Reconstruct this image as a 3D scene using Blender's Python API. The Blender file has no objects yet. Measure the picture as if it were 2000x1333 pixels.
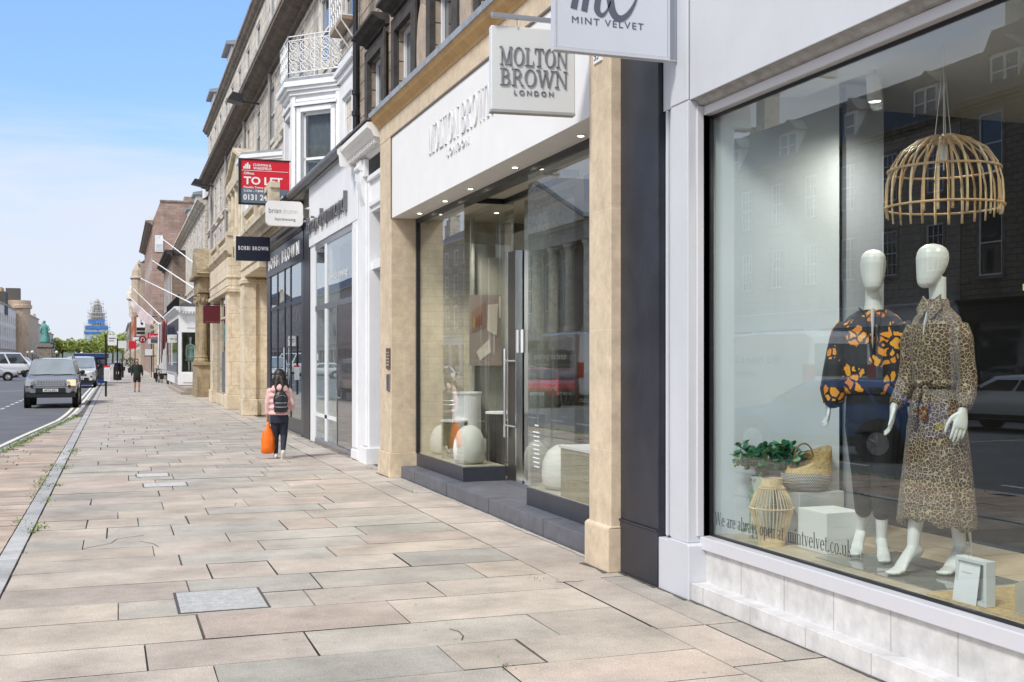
import bpy, bmesh, math, random
from mathutils import Vector, Matrix
R=math.radians
S=bpy.context.scene
# ---------------- camera, world, sun, exposure
cam=bpy.data.cameras.new("camera"); co=bpy.data.objects.new("camera",cam); S.collection.objects.link(co); S.camera=co
cam.sensor_width=36; cam.lens=39.6; cam.clip_end=5000; cam.clip_start=.05
co.location=(0,0,1.72); co.rotation_euler=(R(90),0,-math.atan(772/2200)); cam.shift_y=35.5/2000
SUN_EL,SUN_AZ=48,235      # azimuth: clockwise from +Y
w=bpy.data.worlds.new("World"); S.world=w; w.use_nodes=True
nt=w.node_tree; nt.nodes.clear()
def N(nt,t,**k):
    n=nt.nodes.new(t)
    for a,b in k.items():
        if a=='op': n.operation=b
        elif hasattr(n,a): setattr(n,a,b)
        else: n.inputs[a].default_value=b
    return n
def L(nt,a,b): nt.links.new(a,b)
sky=N(nt,'ShaderNodeTexSky'); sky.sky_type='NISHITA'; sky.sun_disc=False; sky.sun_elevation=R(SUN_EL); sky.sun_rotation=R(SUN_AZ)
sky.air_density=1.0; sky.dust_density=.6; sky.ozone_density=1.5
tc=N(nt,'ShaderNodeTexCoord'); sp=N(nt,'ShaderNodeSeparateXYZ'); L(nt,tc.outputs['Generated'],sp.inputs[0])
mp=N(nt,'ShaderNodeMapping'); mp.inputs['Scale'].default_value=(1.6,1.6,6.5); L(nt,tc.outputs['Generated'],mp.inputs[0])
nz=N(nt,'ShaderNodeTexNoise',Scale=1.7,Detail=7.0,Roughness=.6); nz.inputs['Distortion'].default_value=.35; L(nt,mp.outputs[0],nz.inputs['Vector'])
# denser cloud low down and towards the far side of the street
low=N(nt,'ShaderNodeMapRange'); L(nt,sp.outputs[2],low.inputs[0]); low.inputs[1].default_value=.0; low.inputs[2].default_value=.26; low.inputs[3].default_value=.62; low.inputs[4].default_value=-.04
side=N(nt,'ShaderNodeMapRange'); L(nt,sp.outputs[0],side.inputs[0]); side.inputs[1].default_value=-.15; side.inputs[2].default_value=-.8; side.inputs[3].default_value=0; side.inputs[4].default_value=.45
a1=N(nt,'ShaderNodeMath',op='ADD'); L(nt,nz.outputs['Fac'],a1.inputs[0]); L(nt,low.outputs[0],a1.inputs[1])
back=N(nt,'ShaderNodeMapRange'); L(nt,sp.outputs[1],back.inputs[0]); back.inputs[1].default_value=.35; back.inputs[2].default_value=-.3; back.inputs[3].default_value=0; back.inputs[4].default_value=.55  # extra unseen cloud behind the camera, added to neutralise the ambient light
a3=N(nt,'ShaderNodeMath',op='ADD'); L(nt,a1.outputs[0],a3.inputs[0]); L(nt,back.outputs[0],a3.inputs[1])
a2=N(nt,'ShaderNodeMath',op='ADD'); L(nt,a3.outputs[0],a2.inputs[0]); L(nt,side.outputs[0],a2.inputs[1])
cr=N(nt,'ShaderNodeMapRange'); cr.interpolation_type='SMOOTHSTEP'; L(nt,a2.outputs[0],cr.inputs[0]); cr.inputs[1].default_value=.45; cr.inputs[2].default_value=.9; cr.inputs[3].default_value=.0; cr.inputs[4].default_value=.92
boost=N(nt,'ShaderNodeMixRGB',blend_type='MULTIPLY'); boost.inputs[0].default_value=1; boost.inputs[2].default_value=(.68,.775,.99,1); L(nt,sky.outputs[0],boost.inputs[1])
dm=N(nt,'ShaderNodeMapRange'); L(nt,sp.outputs[2],dm.inputs[0]); dm.inputs[1].default_value=0; dm.inputs[2].default_value=.35; dm.inputs[3].default_value=.62; dm.inputs[4].default_value=1.0
bs2=N(nt,'ShaderNodeMixRGB',blend_type='MULTIPLY'); bs2.inputs[0].default_value=1; L(nt,boost.outputs[0],bs2.inputs[1]); L(nt,dm.outputs[0],bs2.inputs[2])
sb_=N(nt,'ShaderNodeMath',op='ADD'); sb_.use_clamp=True; L(nt,side.outputs[0],sb_.inputs[0]); L(nt,back.outputs[0],sb_.inputs[1])
cc_=N(nt,'ShaderNodeMixRGB'); L(nt,sb_.outputs[0],cc_.inputs[0]); cc_.inputs[1].default_value=(2.85,3.02,3.4,1); cc_.inputs[2].default_value=(4.7,4.8,5.0,1)
mx=N(nt,'ShaderNodeMixRGB'); L(nt,cr.outputs[0],mx.inputs[0]); L(nt,bs2.outputs[0],mx.inputs[1]); L(nt,cc_.outputs[0],mx.inputs[2])
bg=N(nt,'ShaderNodeBackground'); bg.inputs[1].default_value=.15; L(nt,mx.outputs[0],bg.inputs[0])
wo=N(nt,'ShaderNodeOutputWorld'); L(nt,bg.outputs[0],wo.inputs[0])
sl=bpy.data.lights.new("sun","SUN"); so=bpy.data.objects.new("sun",sl); S.collection.objects.link(so)
sl.energy=1.75; sl.angle=R(10); sl.color=(1,.965,.92)
so.rotation_euler=(R(90-SUN_EL),0,R(180-SUN_AZ)); so.location=(-30,-20,60)
S.view_settings.view_transform='Standard'; S.view_settings.look='None'; S.view_settings.exposure=.90; S.view_settings.gamma=1
S.cycles.max_bounces=10; S.cycles.transparent_max_bounces=16; S.cycles.glossy_bounces=4; S.cycles.caustics_reflective=False; S.cycles.caustics_refractive=False
rnd=random.Random(7)
# ---------------- materials
MC={}
def mat(name,col,rough=.6,metal=0,var=.12,vs=3.0,bump=.0,bs=40.0,spec=.5,emit=None,coat=0,dirt=0,streak=0):
    if name in MC: return MC[name]
    m=bpy.data.materials.new(name); m.use_nodes=True; t=m.node_tree; p=t.nodes['Principled BSDF']
    p.inputs['Roughness'].default_value=rough; p.inputs['Metallic'].default_value=metal
    p.inputs['Specular IOR Level'].default_value=spec; p.inputs['Coat Weight'].default_value=coat
    c=(*col,1)
    g=N(t,'ShaderNodeNewGeometry')
    if var>0:
        n=N(t,'ShaderNodeTexNoise',Scale=vs,Detail=6.0,Roughness=.65); L(t,g.outputs['Position'],n.inputs['Vector'])
        r=N(t,'ShaderNodeMapRange'); r.inputs[1].default_value=.3; r.inputs[2].default_value=.7; r.inputs[3].default_value=1-var; r.inputs[4].default_value=1+var; L(t,n.outputs['Fac'],r.inputs[0])
        x=N(t,'ShaderNodeMixRGB',blend_type='MULTIPLY'); x.inputs[0].default_value=1; x.inputs[1].default_value=c; L(t,r.outputs[0],x.inputs[2])
        out=x.outputs[0]
        if dirt:
            n2=N(t,'ShaderNodeTexNoise',Scale=vs*.6,Detail=8.0,Roughness=.7)
            if streak:
                mq=N(t,'ShaderNodeMapping'); mq.inputs['Scale'].default_value=(3,3,.5); L(t,g.outputs['Position'],mq.inputs[0]); L(t,mq.outputs[0],n2.inputs['Vector'])
            else: L(t,g.outputs['Position'],n2.inputs['Vector'])
            r2=N(t,'ShaderNodeMapRange'); r2.inputs[1].default_value=.5; r2.inputs[2].default_value=.68; r2.inputs[3].default_value=0; r2.inputs[4].default_value=dirt; L(t,n2.outputs['Fac'],r2.inputs[0])
            y=N(t,'ShaderNodeMixRGB'); L(t,r2.outputs[0],y.inputs[0]); L(t,out,y.inputs[1]); y.inputs[2].default_value=(.06,.052,.042,1); out=y.outputs[0]
        L(t,out,p.inputs['Base Color'])
    else: p.inputs['Base Color'].default_value=c
    if bump:
        n=N(t,'ShaderNodeTexNoise',Scale=bs,Detail=4.0); L(t,g.outputs['Position'],n.inputs['Vector'])
        b=N(t,'ShaderNodeBump'); b.inputs['Strength'].default_value=bump; b.inputs['Distance'].default_value=.01; L(t,n.outputs['Fac'],b.inputs['Height']); L(t,b.outputs[0],p.inputs['Normal'])
    if emit: p.inputs['Emission Color'].default_value=(*emit[0],1); p.inputs['Emission Strength'].default_value=emit[1]
    MC[name]=m; return m
def ashlar(name,c1,c2,bw=.9,bh=.35,mortar=(.2,.17,.14),ms=.012,rough=.85,dirt=.5,bump=.4,soot=(.05,.045,.04),ds=.35,rubble=0):
    if name in MC: return MC[name]
    m=bpy.data.materials.new(name); m.use_nodes=True; t=m.node_tree; p=t.nodes['Principled BSDF']
    p.inputs['Roughness'].default_value=rough; p.inputs['Specular IOR Level'].default_value=.25
    g=N(t,'ShaderNodeNewGeometry'); s=N(t,'ShaderNodeSeparateXYZ'); L(t,g.outputs['Position'],s.inputs[0])
    ad=N(t,'ShaderNodeMath',op='ADD'); L(t,s.outputs[0],ad.inputs[0]); L(t,s.outputs[1],ad.inputs[1])
    cb=N(t,'ShaderNodeCombineXYZ'); L(t,ad.outputs[0],cb.inputs[0]); L(t,s.outputs[2],cb.inputs[1])
    vec=cb.outputs[0]
    if rubble:
        nn=N(t,'ShaderNodeTexNoise',Scale=2.0,Detail=2.0); L(t,cb.outputs[0],nn.inputs['Vector'])
        mm=N(t,'ShaderNodeMixRGB',blend_type='ADD'); mm.inputs[0].default_value=rubble; L(t,cb.outputs[0],mm.inputs[1]); L(t,nn.outputs['Color'],mm.inputs[2]); vec=mm.outputs[0]
    b=N(t,'ShaderNodeTexBrick'); L(t,vec,b.inputs['Vector']); b.inputs['Scale'].default_value=1
    b.inputs['Color1'].default_value=(*c1,1); b.inputs['Color2'].default_value=(*c2,1); b.inputs['Mortar'].default_value=(*mortar,1)
    b.inputs['Mortar Size'].default_value=ms; b.inputs['Brick Width'].default_value=bw; b.inputs['Row Height'].default_value=bh; b.inputs['Mortar Smooth'].default_value=.3
    n=N(t,'ShaderNodeTexNoise',Scale=6.0,Detail=8.0,Roughness=.7); L(t,g.outputs['Position'],n.inputs['Vector'])
    r=N(t,'ShaderNodeMapRange'); r.inputs[1].default_value=.3; r.inputs[2].default_value=.7; r.inputs[3].default_value=.78; r.inputs[4].default_value=1.18; L(t,n.outputs['Fac'],r.inputs[0])
    x=N(t,'ShaderNodeMixRGB',blend_type='MULTIPLY'); x.inputs[0].default_value=1; L(t,b.outputs['Color'],x.inputs[1]); L(t,r.outputs[0],x.inputs[2])
    n2=N(t,'ShaderNodeTexNoise',Scale=ds,Detail=9.0,Roughness=.72); mq=N(t,'ShaderNodeMapping'); mq.inputs['Scale'].default_value=(2.4,2.4,.9); L(t,g.outputs['Position'],mq.inputs[0]); L(t,mq.outputs[0],n2.inputs['Vector'])
    r2=N(t,'ShaderNodeMapRange'); r2.inputs[1].default_value=.48; r2.inputs[2].default_value=.66; r2.inputs[3].default_value=0; r2.inputs[4].default_value=dirt; L(t,n2.outputs['Fac'],r2.inputs[0])
    y=N(t,'ShaderNodeMixRGB'); L(t,r2.outputs[0],y.inputs[0]); L(t,x.outputs[0],y.inputs[1]); y.inputs[2].default_value=(*soot,1)
    L(t,y.outputs[0],p.inputs['Base Color'])
    bm=N(t,'ShaderNodeBump'); bm.inputs['Strength'].default_value=bump; bm.inputs['Distance'].default_value=.01
    iv=N(t,'ShaderNodeMath',op='SUBTRACT'); L(t,n.outputs['Fac'],iv.inputs[0]); L(t,b.outputs['Fac'],iv.inputs[1]); L(t,iv.outputs[0],bm.inputs['Height']); L(t,bm.outputs[0],p.inputs['Normal'])
    MC[name]=m; return m
def glass(name,tint=(.93,.96,.95),f0=.085,k=1.0):
    if name in MC: return MC[name]
    m=bpy.data.materials.new(name); m.use_nodes=True; t=m.node_tree; t.nodes.clear()
    g=N(t,'ShaderNodeNewGeometry'); d=N(t,'ShaderNodeVectorMath',op='DOT_PRODUCT'); L(t,g.outputs['Incoming'],d.inputs[0]); L(t,g.outputs['Normal'],d.inputs[1])
    ab=N(t,'ShaderNodeMath',op='ABSOLUTE'); L(t,d.outputs['Value'],ab.inputs[0])
    su=N(t,'ShaderNodeMath',op='SUBTRACT'); su.inputs[0].default_value=1; L(t,ab.outputs[0],su.inputs[1])
    pw=N(t,'ShaderNodeMath',op='POWER'); L(t,su.outputs[0],pw.inputs[0]); pw.inputs[1].default_value=5.0
    mr=N(t,'ShaderNodeMapRange'); L(t,pw.outputs[0],mr.inputs[0]); mr.inputs[3].default_value=f0; mr.inputs[4].default_value=k
    tr=N(t,'ShaderNodeBsdfTransparent'); tr.inputs[0].default_value=(*tint,1)
    gl=N(t,'ShaderNodeBsdfGlossy'); gl.inputs['Roughness'].default_value=0; gl.inputs['Color'].default_value=(.95,.98,1,1)
    nn=N(t,'ShaderNodeTexNoise',Scale=.7,Detail=1.0); L(t,g.outputs['Position'],nn.inputs['Vector'])
    bb=N(t,'ShaderNodeBump'); bb.inputs['Strength'].default_value=.012; bb.inputs['Distance'].default_value=.06; L(t,nn.outputs['Fac'],bb.inputs['Height']); L(t,bb.outputs[0],gl.inputs['Normal'])
    ms=N(t,'ShaderNodeMixShader'); L(t,mr.outputs[0],ms.inputs[0]); L(t,tr.outputs[0],ms.inputs[1]); L(t,gl.outputs[0],ms.inputs[2])
    o=N(t,'ShaderNodeOutputMaterial'); L(t,ms.outputs[0],o.inputs[0]); MC[name]=m; return m
def attrmat(name,rough=.8,bump=.5,speck=.24):
    m=bpy.data.materials.new(name); m.use_nodes=True; t=m.node_tree; p=t.nodes['Principled BSDF']; p.inputs['Roughness'].default_value=rough; p.inputs['Specular IOR Level'].default_value=.3
    a=N(t,'ShaderNodeAttribute'); a.attribute_name='col'; g=N(t,'ShaderNodeNewGeometry')
    n=N(t,'ShaderNodeTexNoise',Scale=1.3,Detail=8.0,Roughness=.7); L(t,g.outputs['Position'],n.inputs['Vector'])
    r=N(t,'ShaderNodeMapRange'); r.inputs[1].default_value=.3; r.inputs[2].default_value=.7; r.inputs[3].default_value=.66; r.inputs[4].default_value=1.22; L(t,n.outputs['Fac'],r.inputs[0])
    n2=N(t,'ShaderNodeTexNoise',Scale=90.0,Detail=3.0,Roughness=.8); L(t,g.outputs['Position'],n2.inputs['Vector'])
    r3=N(t,'ShaderNodeMapRange'); r3.inputs[1].default_value=.35; r3.inputs[2].default_value=.65; r3.inputs[3].default_value=1-speck; r3.inputs[4].default_value=1+speck; L(t,n2.outputs['Fac'],r3.inputs[0])
    x=N(t,'ShaderNodeMixRGB',blend_type='MULTIPLY'); x.inputs[0].default_value=1; L(t,a.outputs['Color'],x.inputs[1]); L(t,r.outputs[0],x.inputs[2])
    x2=N(t,'ShaderNodeMixRGB',blend_type='MULTIPLY'); x2.inputs[0].default_value=1; L(t,x.outputs[0],x2.inputs[1]); L(t,r3.outputs[0],x2.inputs[2])
    v=N(t,'ShaderNodeTexVoronoi',Scale=3.4); L(t,g.outputs['Position'],v.inputs['Vector'])
    vr=N(t,'ShaderNodeMapRange'); vr.inputs[1].default_value=.03; vr.inputs[2].default_value=.075; vr.inputs[3].default_value=.6; vr.inputs[4].default_value=0; L(t,v.outputs['Distance'],vr.inputs[0])
    x3=N(t,'ShaderNodeMixRGB'); L(t,vr.outputs[0],x3.inputs[0]); L(t,x2.outputs[0],x3.inputs[1]); x3.inputs[2].default_value=(.22,.2,.185,1)
    L(t,x3.outputs[0],p.inputs['Base Color'])
    b=N(t,'ShaderNodeBump'); b.inputs['Strength'].default_value=bump; b.inputs['Distance'].default_value=.006; L(t,n2.outputs['Fac'],b.inputs['Height']); L(t,b.outputs[0],p.inputs['Normal'])
    MC[name]=m; return m
WHITE=mat('white_paint',(.77,.78,.79),.5,var=.05,vs=2,bump=.08,bs=30,dirt=.05,streak=1)
WARMW=mat('warm_white_paint',(.80,.79,.765),.5,var=.03)
LGREY=mat('pale_grey_paint',(.55,.565,.60),.5,var=.05,vs=1.2,bump=.10,bs=25,dirt=.05,streak=1)
NAVY=mat('navy_slate',(.022,.024,.034),.38,var=.35,vs=2.2,bump=.1,dirt=.12,streak=1)
BLACK=mat('black_paint',(.012,.013,.016),.35,var=.2)
RUBBER=mat('tyre_rubber',(.015,.015,.016),.8,var=.2)
CHROME=mat('chrome',(.8,.81,.82),.12,metal=1,var=0)
STEEL=mat('brushed_steel',(.5,.5,.52),.3,metal=1,var=.1)
DARKM=mat('dark_metal',(.05,.05,.055),.4,metal=.6,var=.1)
LEAD=mat('lead_grey',(.28,.30,.33),.6,var=.2,vs=6)
SLATE=mat('roof_slate',(.10,.105,.12),.6,var=.3,vs=5,bump=.4,bs=8)
CREAM=ashlar('cream_sandstone',(.60,.49,.355),(.62,.51,.37),.95,.98,(.66,.58,.45),.004,.75,.10,.18)
OCHRE=mat('ochre_stone',(.52,.34,.15),.75,var=.15,vs=5,bump=.1)
SOOTY=ashlar('sooty_sandstone',(.42,.34,.27),(.34,.28,.22),.85,.36,(.07,.06,.05),.014,.9,.8,.6,ds=.6)
BLACKST=mat('blackened_stone',(.055,.048,.042),.85,var=.5,vs=4,bump=.5,bs=18)
TERR=ashlar('grey_gold_sandstone',(.66,.61,.54),(.59,.545,.48),.8,.34,(.2,.18,.16),.012,.85,.5,.35,ds=.5)
TERRT=mat('weathered_stone_trim',(.62,.57,.49),.85,var=.25,vs=3,bump=.3,bs=20,dirt=.55)
DKTRIM=mat('dark_weathered_trim',(.27,.235,.195),.85,var=.35,vs=3,bump=.3,bs=20,dirt=.6)
GOLD=ashlar('golden_sandstone',(.72,.62,.47),(.68,.58,.43),1.6,.82,(.40,.32,.22),.006,.8,.35,.25,ds=.5)
GOLDT=mat('golden_stone_trim',(.60,.52,.39),.8,var=.2,vs=3,bump=.25,bs=20,dirt=.5)
RED=ashlar('red_sandstone_rubble',(.34,.225,.185),(.43,.31,.26),.9,.30,(.3,.23,.19),.02,.9,.35,.5,rubble=.25)
BROWN=ashlar('brown_sandstone',(.30,.23,.18),(.25,.19,.15),.7,.3,(.14,.11,.09),.012,.9,.5,.5)
REFL=ashlar('dark_rubble_stone',(.33,.285,.23),(.27,.235,.19),.55,.24,(.12,.1,.085),.02,.9,.4,.5,rubble=.12)
REFL2=ashlar('grey_ashlar',(.42,.38,.33),(.38,.34,.30),.9,.34,(.14,.12,.1),.012,.9,.4,.4)
PALE=mat('pale_render',(.80,.76,.70),.8,var=.12,dirt=.3)
PANE=mat('window_pane',(.03,.036,.045),.04,var=.4,vs=.8,spec=1.0,coat=.5)
CURT=mat('net_curtain',(.62,.62,.60),.9,var=.15,vs=8)
SGLASS=glass('shop_glass'); SGLASS2=glass('shop_glass_green',(.965,.975,.955),.105)
PLAST=mat('sign_white_acrylic',(.66,.67,.66),.3,var=.02)
SIGNG=mat('sign_pale_grey',(.56,.59,.65),.35,var=.02)
CHAR=mat('charcoal_lettering',(.085,.10,.135),.4,var=0)
SHINY=mat('mirror_letters',(.40,.40,.405),.38,metal=.85,var=.2,vs=9)
WLET=mat('white_lettering',(.82,.82,.82),.4,var=0)
# ---------------- mesh builder
class MB:
    def __init__(s): s.v=[];s.f=[];s.c=[];s.m=[]
    def add(s,vs,fs,c=None,m=0):
        o=len(s.v); s.v+=[tuple(v) for v in vs]
        for f in fs: s.f.append([o+i for i in f]); s.c.append(c); s.m.append(m)
        return s
    def box(s,x0,x1,y0,y1,z0,z1,c=None,m=0):
        return s.add([(x0,y0,z0),(x1,y0,z0),(x1,y1,z0),(x0,y1,z0),(x0,y0,z1),(x1,y0,z1),(x1,y1,z1),(x0,y1,z1)],[(0,3,2,1),(4,5,6,7),(0,1,5,4),(1,2,6,5),(2,3,7,6),(3,0,4,7)],c,m)
    def ob(s,o,a,b,c3,m=0):   # oriented box: origin + three edge vectors
        o,a,b,d=map(Vector,(o,a,b,c3))
        return s.add([o,o+a,o+a+b,o+b,o+d,o+a+d,o+a+b+d,o+b+d],[(0,3,2,1),(4,5,6,7),(0,1,5,4),(1,2,6,5),(2,3,7,6),(3,0,4,7)],None,m)
    def quad(s,a,b,c,d,col=None,m=0): return s.add([a,b,c,d],[(0,1,2,3)],col,m)
    def tube(s,pts,r,n=8,m=0,cap=True,flat=1.0):
        pts=[Vector(p) for p in pts]; rs=r if isinstance(r,(list,tuple)) else [r]*len(pts)
        rings=[];up=None
        for i,p in enumerate(pts):
            d=(pts[min(i+1,len(pts)-1)]-pts[max(i-1,0)]); d=d.normalized() if d.length>1e-9 else Vector((0,0,1))
            if up is None: up=Vector((0,0,1)) if abs(d.z)<.9 else Vector((1,0,0))
            u=d.cross(up); u=u.normalized() if u.length>1e-6 else Vector((1,0,0)); v=u.cross(d).normalized(); up=v
            rings.append([p+rs[i]*(math.cos(2*math.pi*k/n)*u+flat*math.sin(2*math.pi*k/n)*v) for k in range(n)])
        return s.loft(rings,m,cap)
    def loft(s,rings,m=0,cap=True,closed=True):
        n=len(rings[0]); vs=[p for r in rings for p in r]; fs=[]
        for i in range(len(rings)-1):
            for k in range(n if closed else n-1):
                k2=(k+1)%n; fs.append((i*n+k,i*n+k2,(i+1)*n+k2,(i+1)*n+k))
        if cap and closed: fs.append(tuple(range(n))[::-1]); fs.append(tuple((len(rings)-1)*n+k for k in range(n)))
        return s.add(vs,fs,None,m)
    def lathe(s,prof,c=(0,0,0),n=24,sx=1,sy=1,m=0,cap=True,axis='z'):
        rings=[]
        for r,z in prof:
            ring=[]
            for k in range(n):
                a=2*math.pi*k/n; x,y=r*math.cos(a)*sx,r*math.sin(a)*sy
                if axis=='z': q=(c[0]+x,c[1]+y,c[2]+z)
                elif axis=='x': q=(c[0]+z,c[1]+x,c[2]+y)
                else: q=(c[0]+x,c[1]+z,c[2]+y)
                ring.append(q)
            rings.append(ring)
        return s.loft(rings,m,cap)
    def ell(s,c,rx,ry,rz,n=16,k=10,m=0,rot=None):
        rings=[]
        for i in range(k+1):
            a=math.pi*i/k; a=min(max(a,.02),math.pi-.02); rr=math.sin(a)
            ring=[Vector((rx*rr*math.cos(2*math.pi*j/n),ry*rr*math.sin(2*math.pi*j/n),-rz*math.cos(a))) for j in range(n)]
            if rot is not None: ring=[rot@q for q in ring]
            rings.append([q+Vector(c) for q in ring])
        return s.loft(rings,m)
    def prism(s,poly,plane,a,b,m=0):
        n=len(poly)
        def P(u,v,t): return {'yz':(t,u,v),'xz':(u,t,v),'xy':(u,v,t)}[plane]
        vs=[P(u,v,a) for u,v in poly]+[P(u,v,b) for u,v in poly]
        return s.add(vs,[tuple(range(n))[::-1],tuple(range(n,2*n))]+[(i,(i+1)%n,n+(i+1)%n,n+i) for i in range(n)],None,m)
    def ribbon(s,pts,ws,o,r,u,nrm,dep=.004,m=0):   # flat stroke with varying width, in plane o,r,u
        o,r,u,nrm=map(Vector,(o,r,u,nrm)); n=len(pts); ws=ws if isinstance(ws,(list,tuple)) else [ws]*n
        Lp=[];Rp=[]
        for i in range(n):
            a=pts[max(i-1,0)];b=pts[min(i+1,n-1)]; dx,dy=b[0]-a[0],b[1]-a[1]; l=math.hypot(dx,dy) or 1
            nx,ny=-dy/l*ws[i]/2,dx/l*ws[i]/2
            Lp.append((pts[i][0]+nx,pts[i][1]+ny)); Rp.append((pts[i][0]-nx,pts[i][1]-ny))
        for i in range(n-1): s.slab([Lp[i],Lp[i+1],Rp[i+1],Rp[i]],o,r,u,nrm,dep,m)
        return s
    def slab(s,poly,o,r,u,nrm,dep,m=0):
        o,r,u,nrm=map(Vector,(o,r,u,nrm)); n=len(poly)
        a=[o+r*x+u*y for x,y in poly]; b=[p+nrm*dep for p in a]
        return s.add(a+b,[tuple(range(n))[::-1],tuple(range(n,2*n))]+[(i,(i+1)%n,n+(i+1)%n,n+i) for i in range(n)],None,m)
    def xf(s,M):
        s.v=[tuple(M@Vector(v)) for v in s.v]; return s
    def build(s,name,mats,parent=None,smooth=False,bevel=0,rec=True,tag=None):
        off=Vector((0,0,0)); q=parent
        while q is not None: off+=q.location; q=q.parent
        me=bpy.data.meshes.new(name); me.from_pydata([Vector(v)-off for v in s.v],[],s.f); 
        if not isinstance(mats,(list,tuple)): mats=[mats]
        for m in mats: me.materials.append(m)
        for i,p in enumerate(me.polygons):
            p.material_index=s.m[i]; p.use_smooth=smooth
        if any(c is not None for c in s.c):
            ca=me.color_attributes.new('col','FLOAT_COLOR','CORNER')
            for i,p in enumerate(me.polygons):
                c=s.c[i] or (.4,.4,.4)
                for li in p.loop_indices: ca.data[li].color=(*c,1)
        if rec:
            bm=bmesh.new(); bm.from_mesh(me); bmesh.ops.recalc_face_normals(bm,faces=bm.faces); bm.to_mesh(me); bm.free()
        me.validate()
        o=bpy.data.objects.new(name,me); S.collection.objects.link(o); o.parent=parent
        if bevel:
            b=o.modifiers.new('bevel','BEVEL'); b.width=bevel; b.segments=2; b.limit_method='ANGLE'; b.angle_limit=R(40)
        if tag: T(o,*tag)
        return o
def T(o,label,cat,group=None):
    o['label']=label; o['category']=cat
    if group: o['group']=group
    return o
def thing(name,label,cat,loc=(0,0,0),rz=0,group=None):
    o=bpy.data.objects.new(name,None); S.collection.objects.link(o); o.location=loc; o.rotation_euler=(0,0,rz); o.empty_display_size=.1
    return T(o,label,cat,group)
def place(o,loc,rz): o.location=loc; o.rotation_euler=(0,0,rz); return o
def copy_tree(o,parent=None):
    c=o.copy(); S.collection.objects.link(c); c.parent=parent
    for ch in [q for q in o.children]: copy_tree(ch,c)
    return c
def struct(o): o['kind']='structure'; return o
def inst(name,me,loc,parent,rz=0):     # a part that shares mesh data
    o=bpy.data.objects.new(name,me); S.collection.objects.link(o); o.parent=parent; o.location=loc; o.rotation_euler=(0,0,rz); return o
# ---------------- lettering
def text_mesh(sx,bold=0,depth=.01,space=1.0):
    c=bpy.data.curves.new('t','FONT'); c.body=sx; c.size=1; c.extrude=depth/2; c.offset=bold; c.space_character=space; c.resolution_u=3
    o=bpy.data.objects.new('t',c); S.collection.objects.link(o); dg=bpy.context.evaluated_depsgraph_get(); dg.update()
    me=bpy.data.meshes.new_from_object(o.evaluated_get(dg)); vs=[v.co.copy() for v in me.vertices]; fs=[list(p.vertices) for p in me.polygons]
    bpy.data.objects.remove(o); bpy.data.meshes.remove(me); bpy.data.curves.remove(c); return vs,fs
def put_text(mb,sx,o,r,u,h,width=None,depth=.004,bold=0,space=1.0,center=False,m=0):
    vs,fs=text_mesh(sx,bold,1.0,space); H=.73
    x0=min(v.x for v in vs);x1=max(v.x for v in vs); k=h/H; kx=(width/(x1-x0)) if width else k
    o,r,u=map(Vector,(o,r,u)); n=r.cross(u)
    off=-(x0+x1)/2 if center else -x0
    mb.add([o+r*((v.x+off)*kx)+u*(v.y*k)+n*(v.z+.5)*depth for v in vs],fs,None,m); return mb
# high-contrast serif letters drawn as stems, bars and bowls. widths: T thick, t thin
Tk,tn=.125,.035
def st(x0,y0,x1,y1,w): return [(x0-w/2,y0),(x0+w/2,y0),(x1+w/2,y1),(x1-w/2,y1)]
def hb(x0,x1,y,w): return [(x0,y-w/2),(x1,y-w/2),(x1,y+w/2),(x0,y+w/2)]
def sf(x,y,w=.3): return hb(x-w/2,x+w/2,y+(tn/2 if y<.5 else -tn/2),tn)
def arc(cx,cy,rx,ry,a0,a1,tx=Tk,ty=tn,n=12):
    out=[]
    for i in range(n):
        A=R(a0+(a1-a0)*i/n);B=R(a0+(a1-a0)*(i+1)/n)
        out.append([(cx+rx*math.cos(A),cy+ry*math.sin(A)),(cx+rx*math.cos(B),cy+ry*math.sin(B)),(cx+(rx-tx)*math.cos(B),cy+(ry-ty)*math.sin(B)),(cx+(rx-tx)*math.cos(A),cy+(ry-ty)*math.sin(A))])
    return out
X=.64   # x-height
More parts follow.
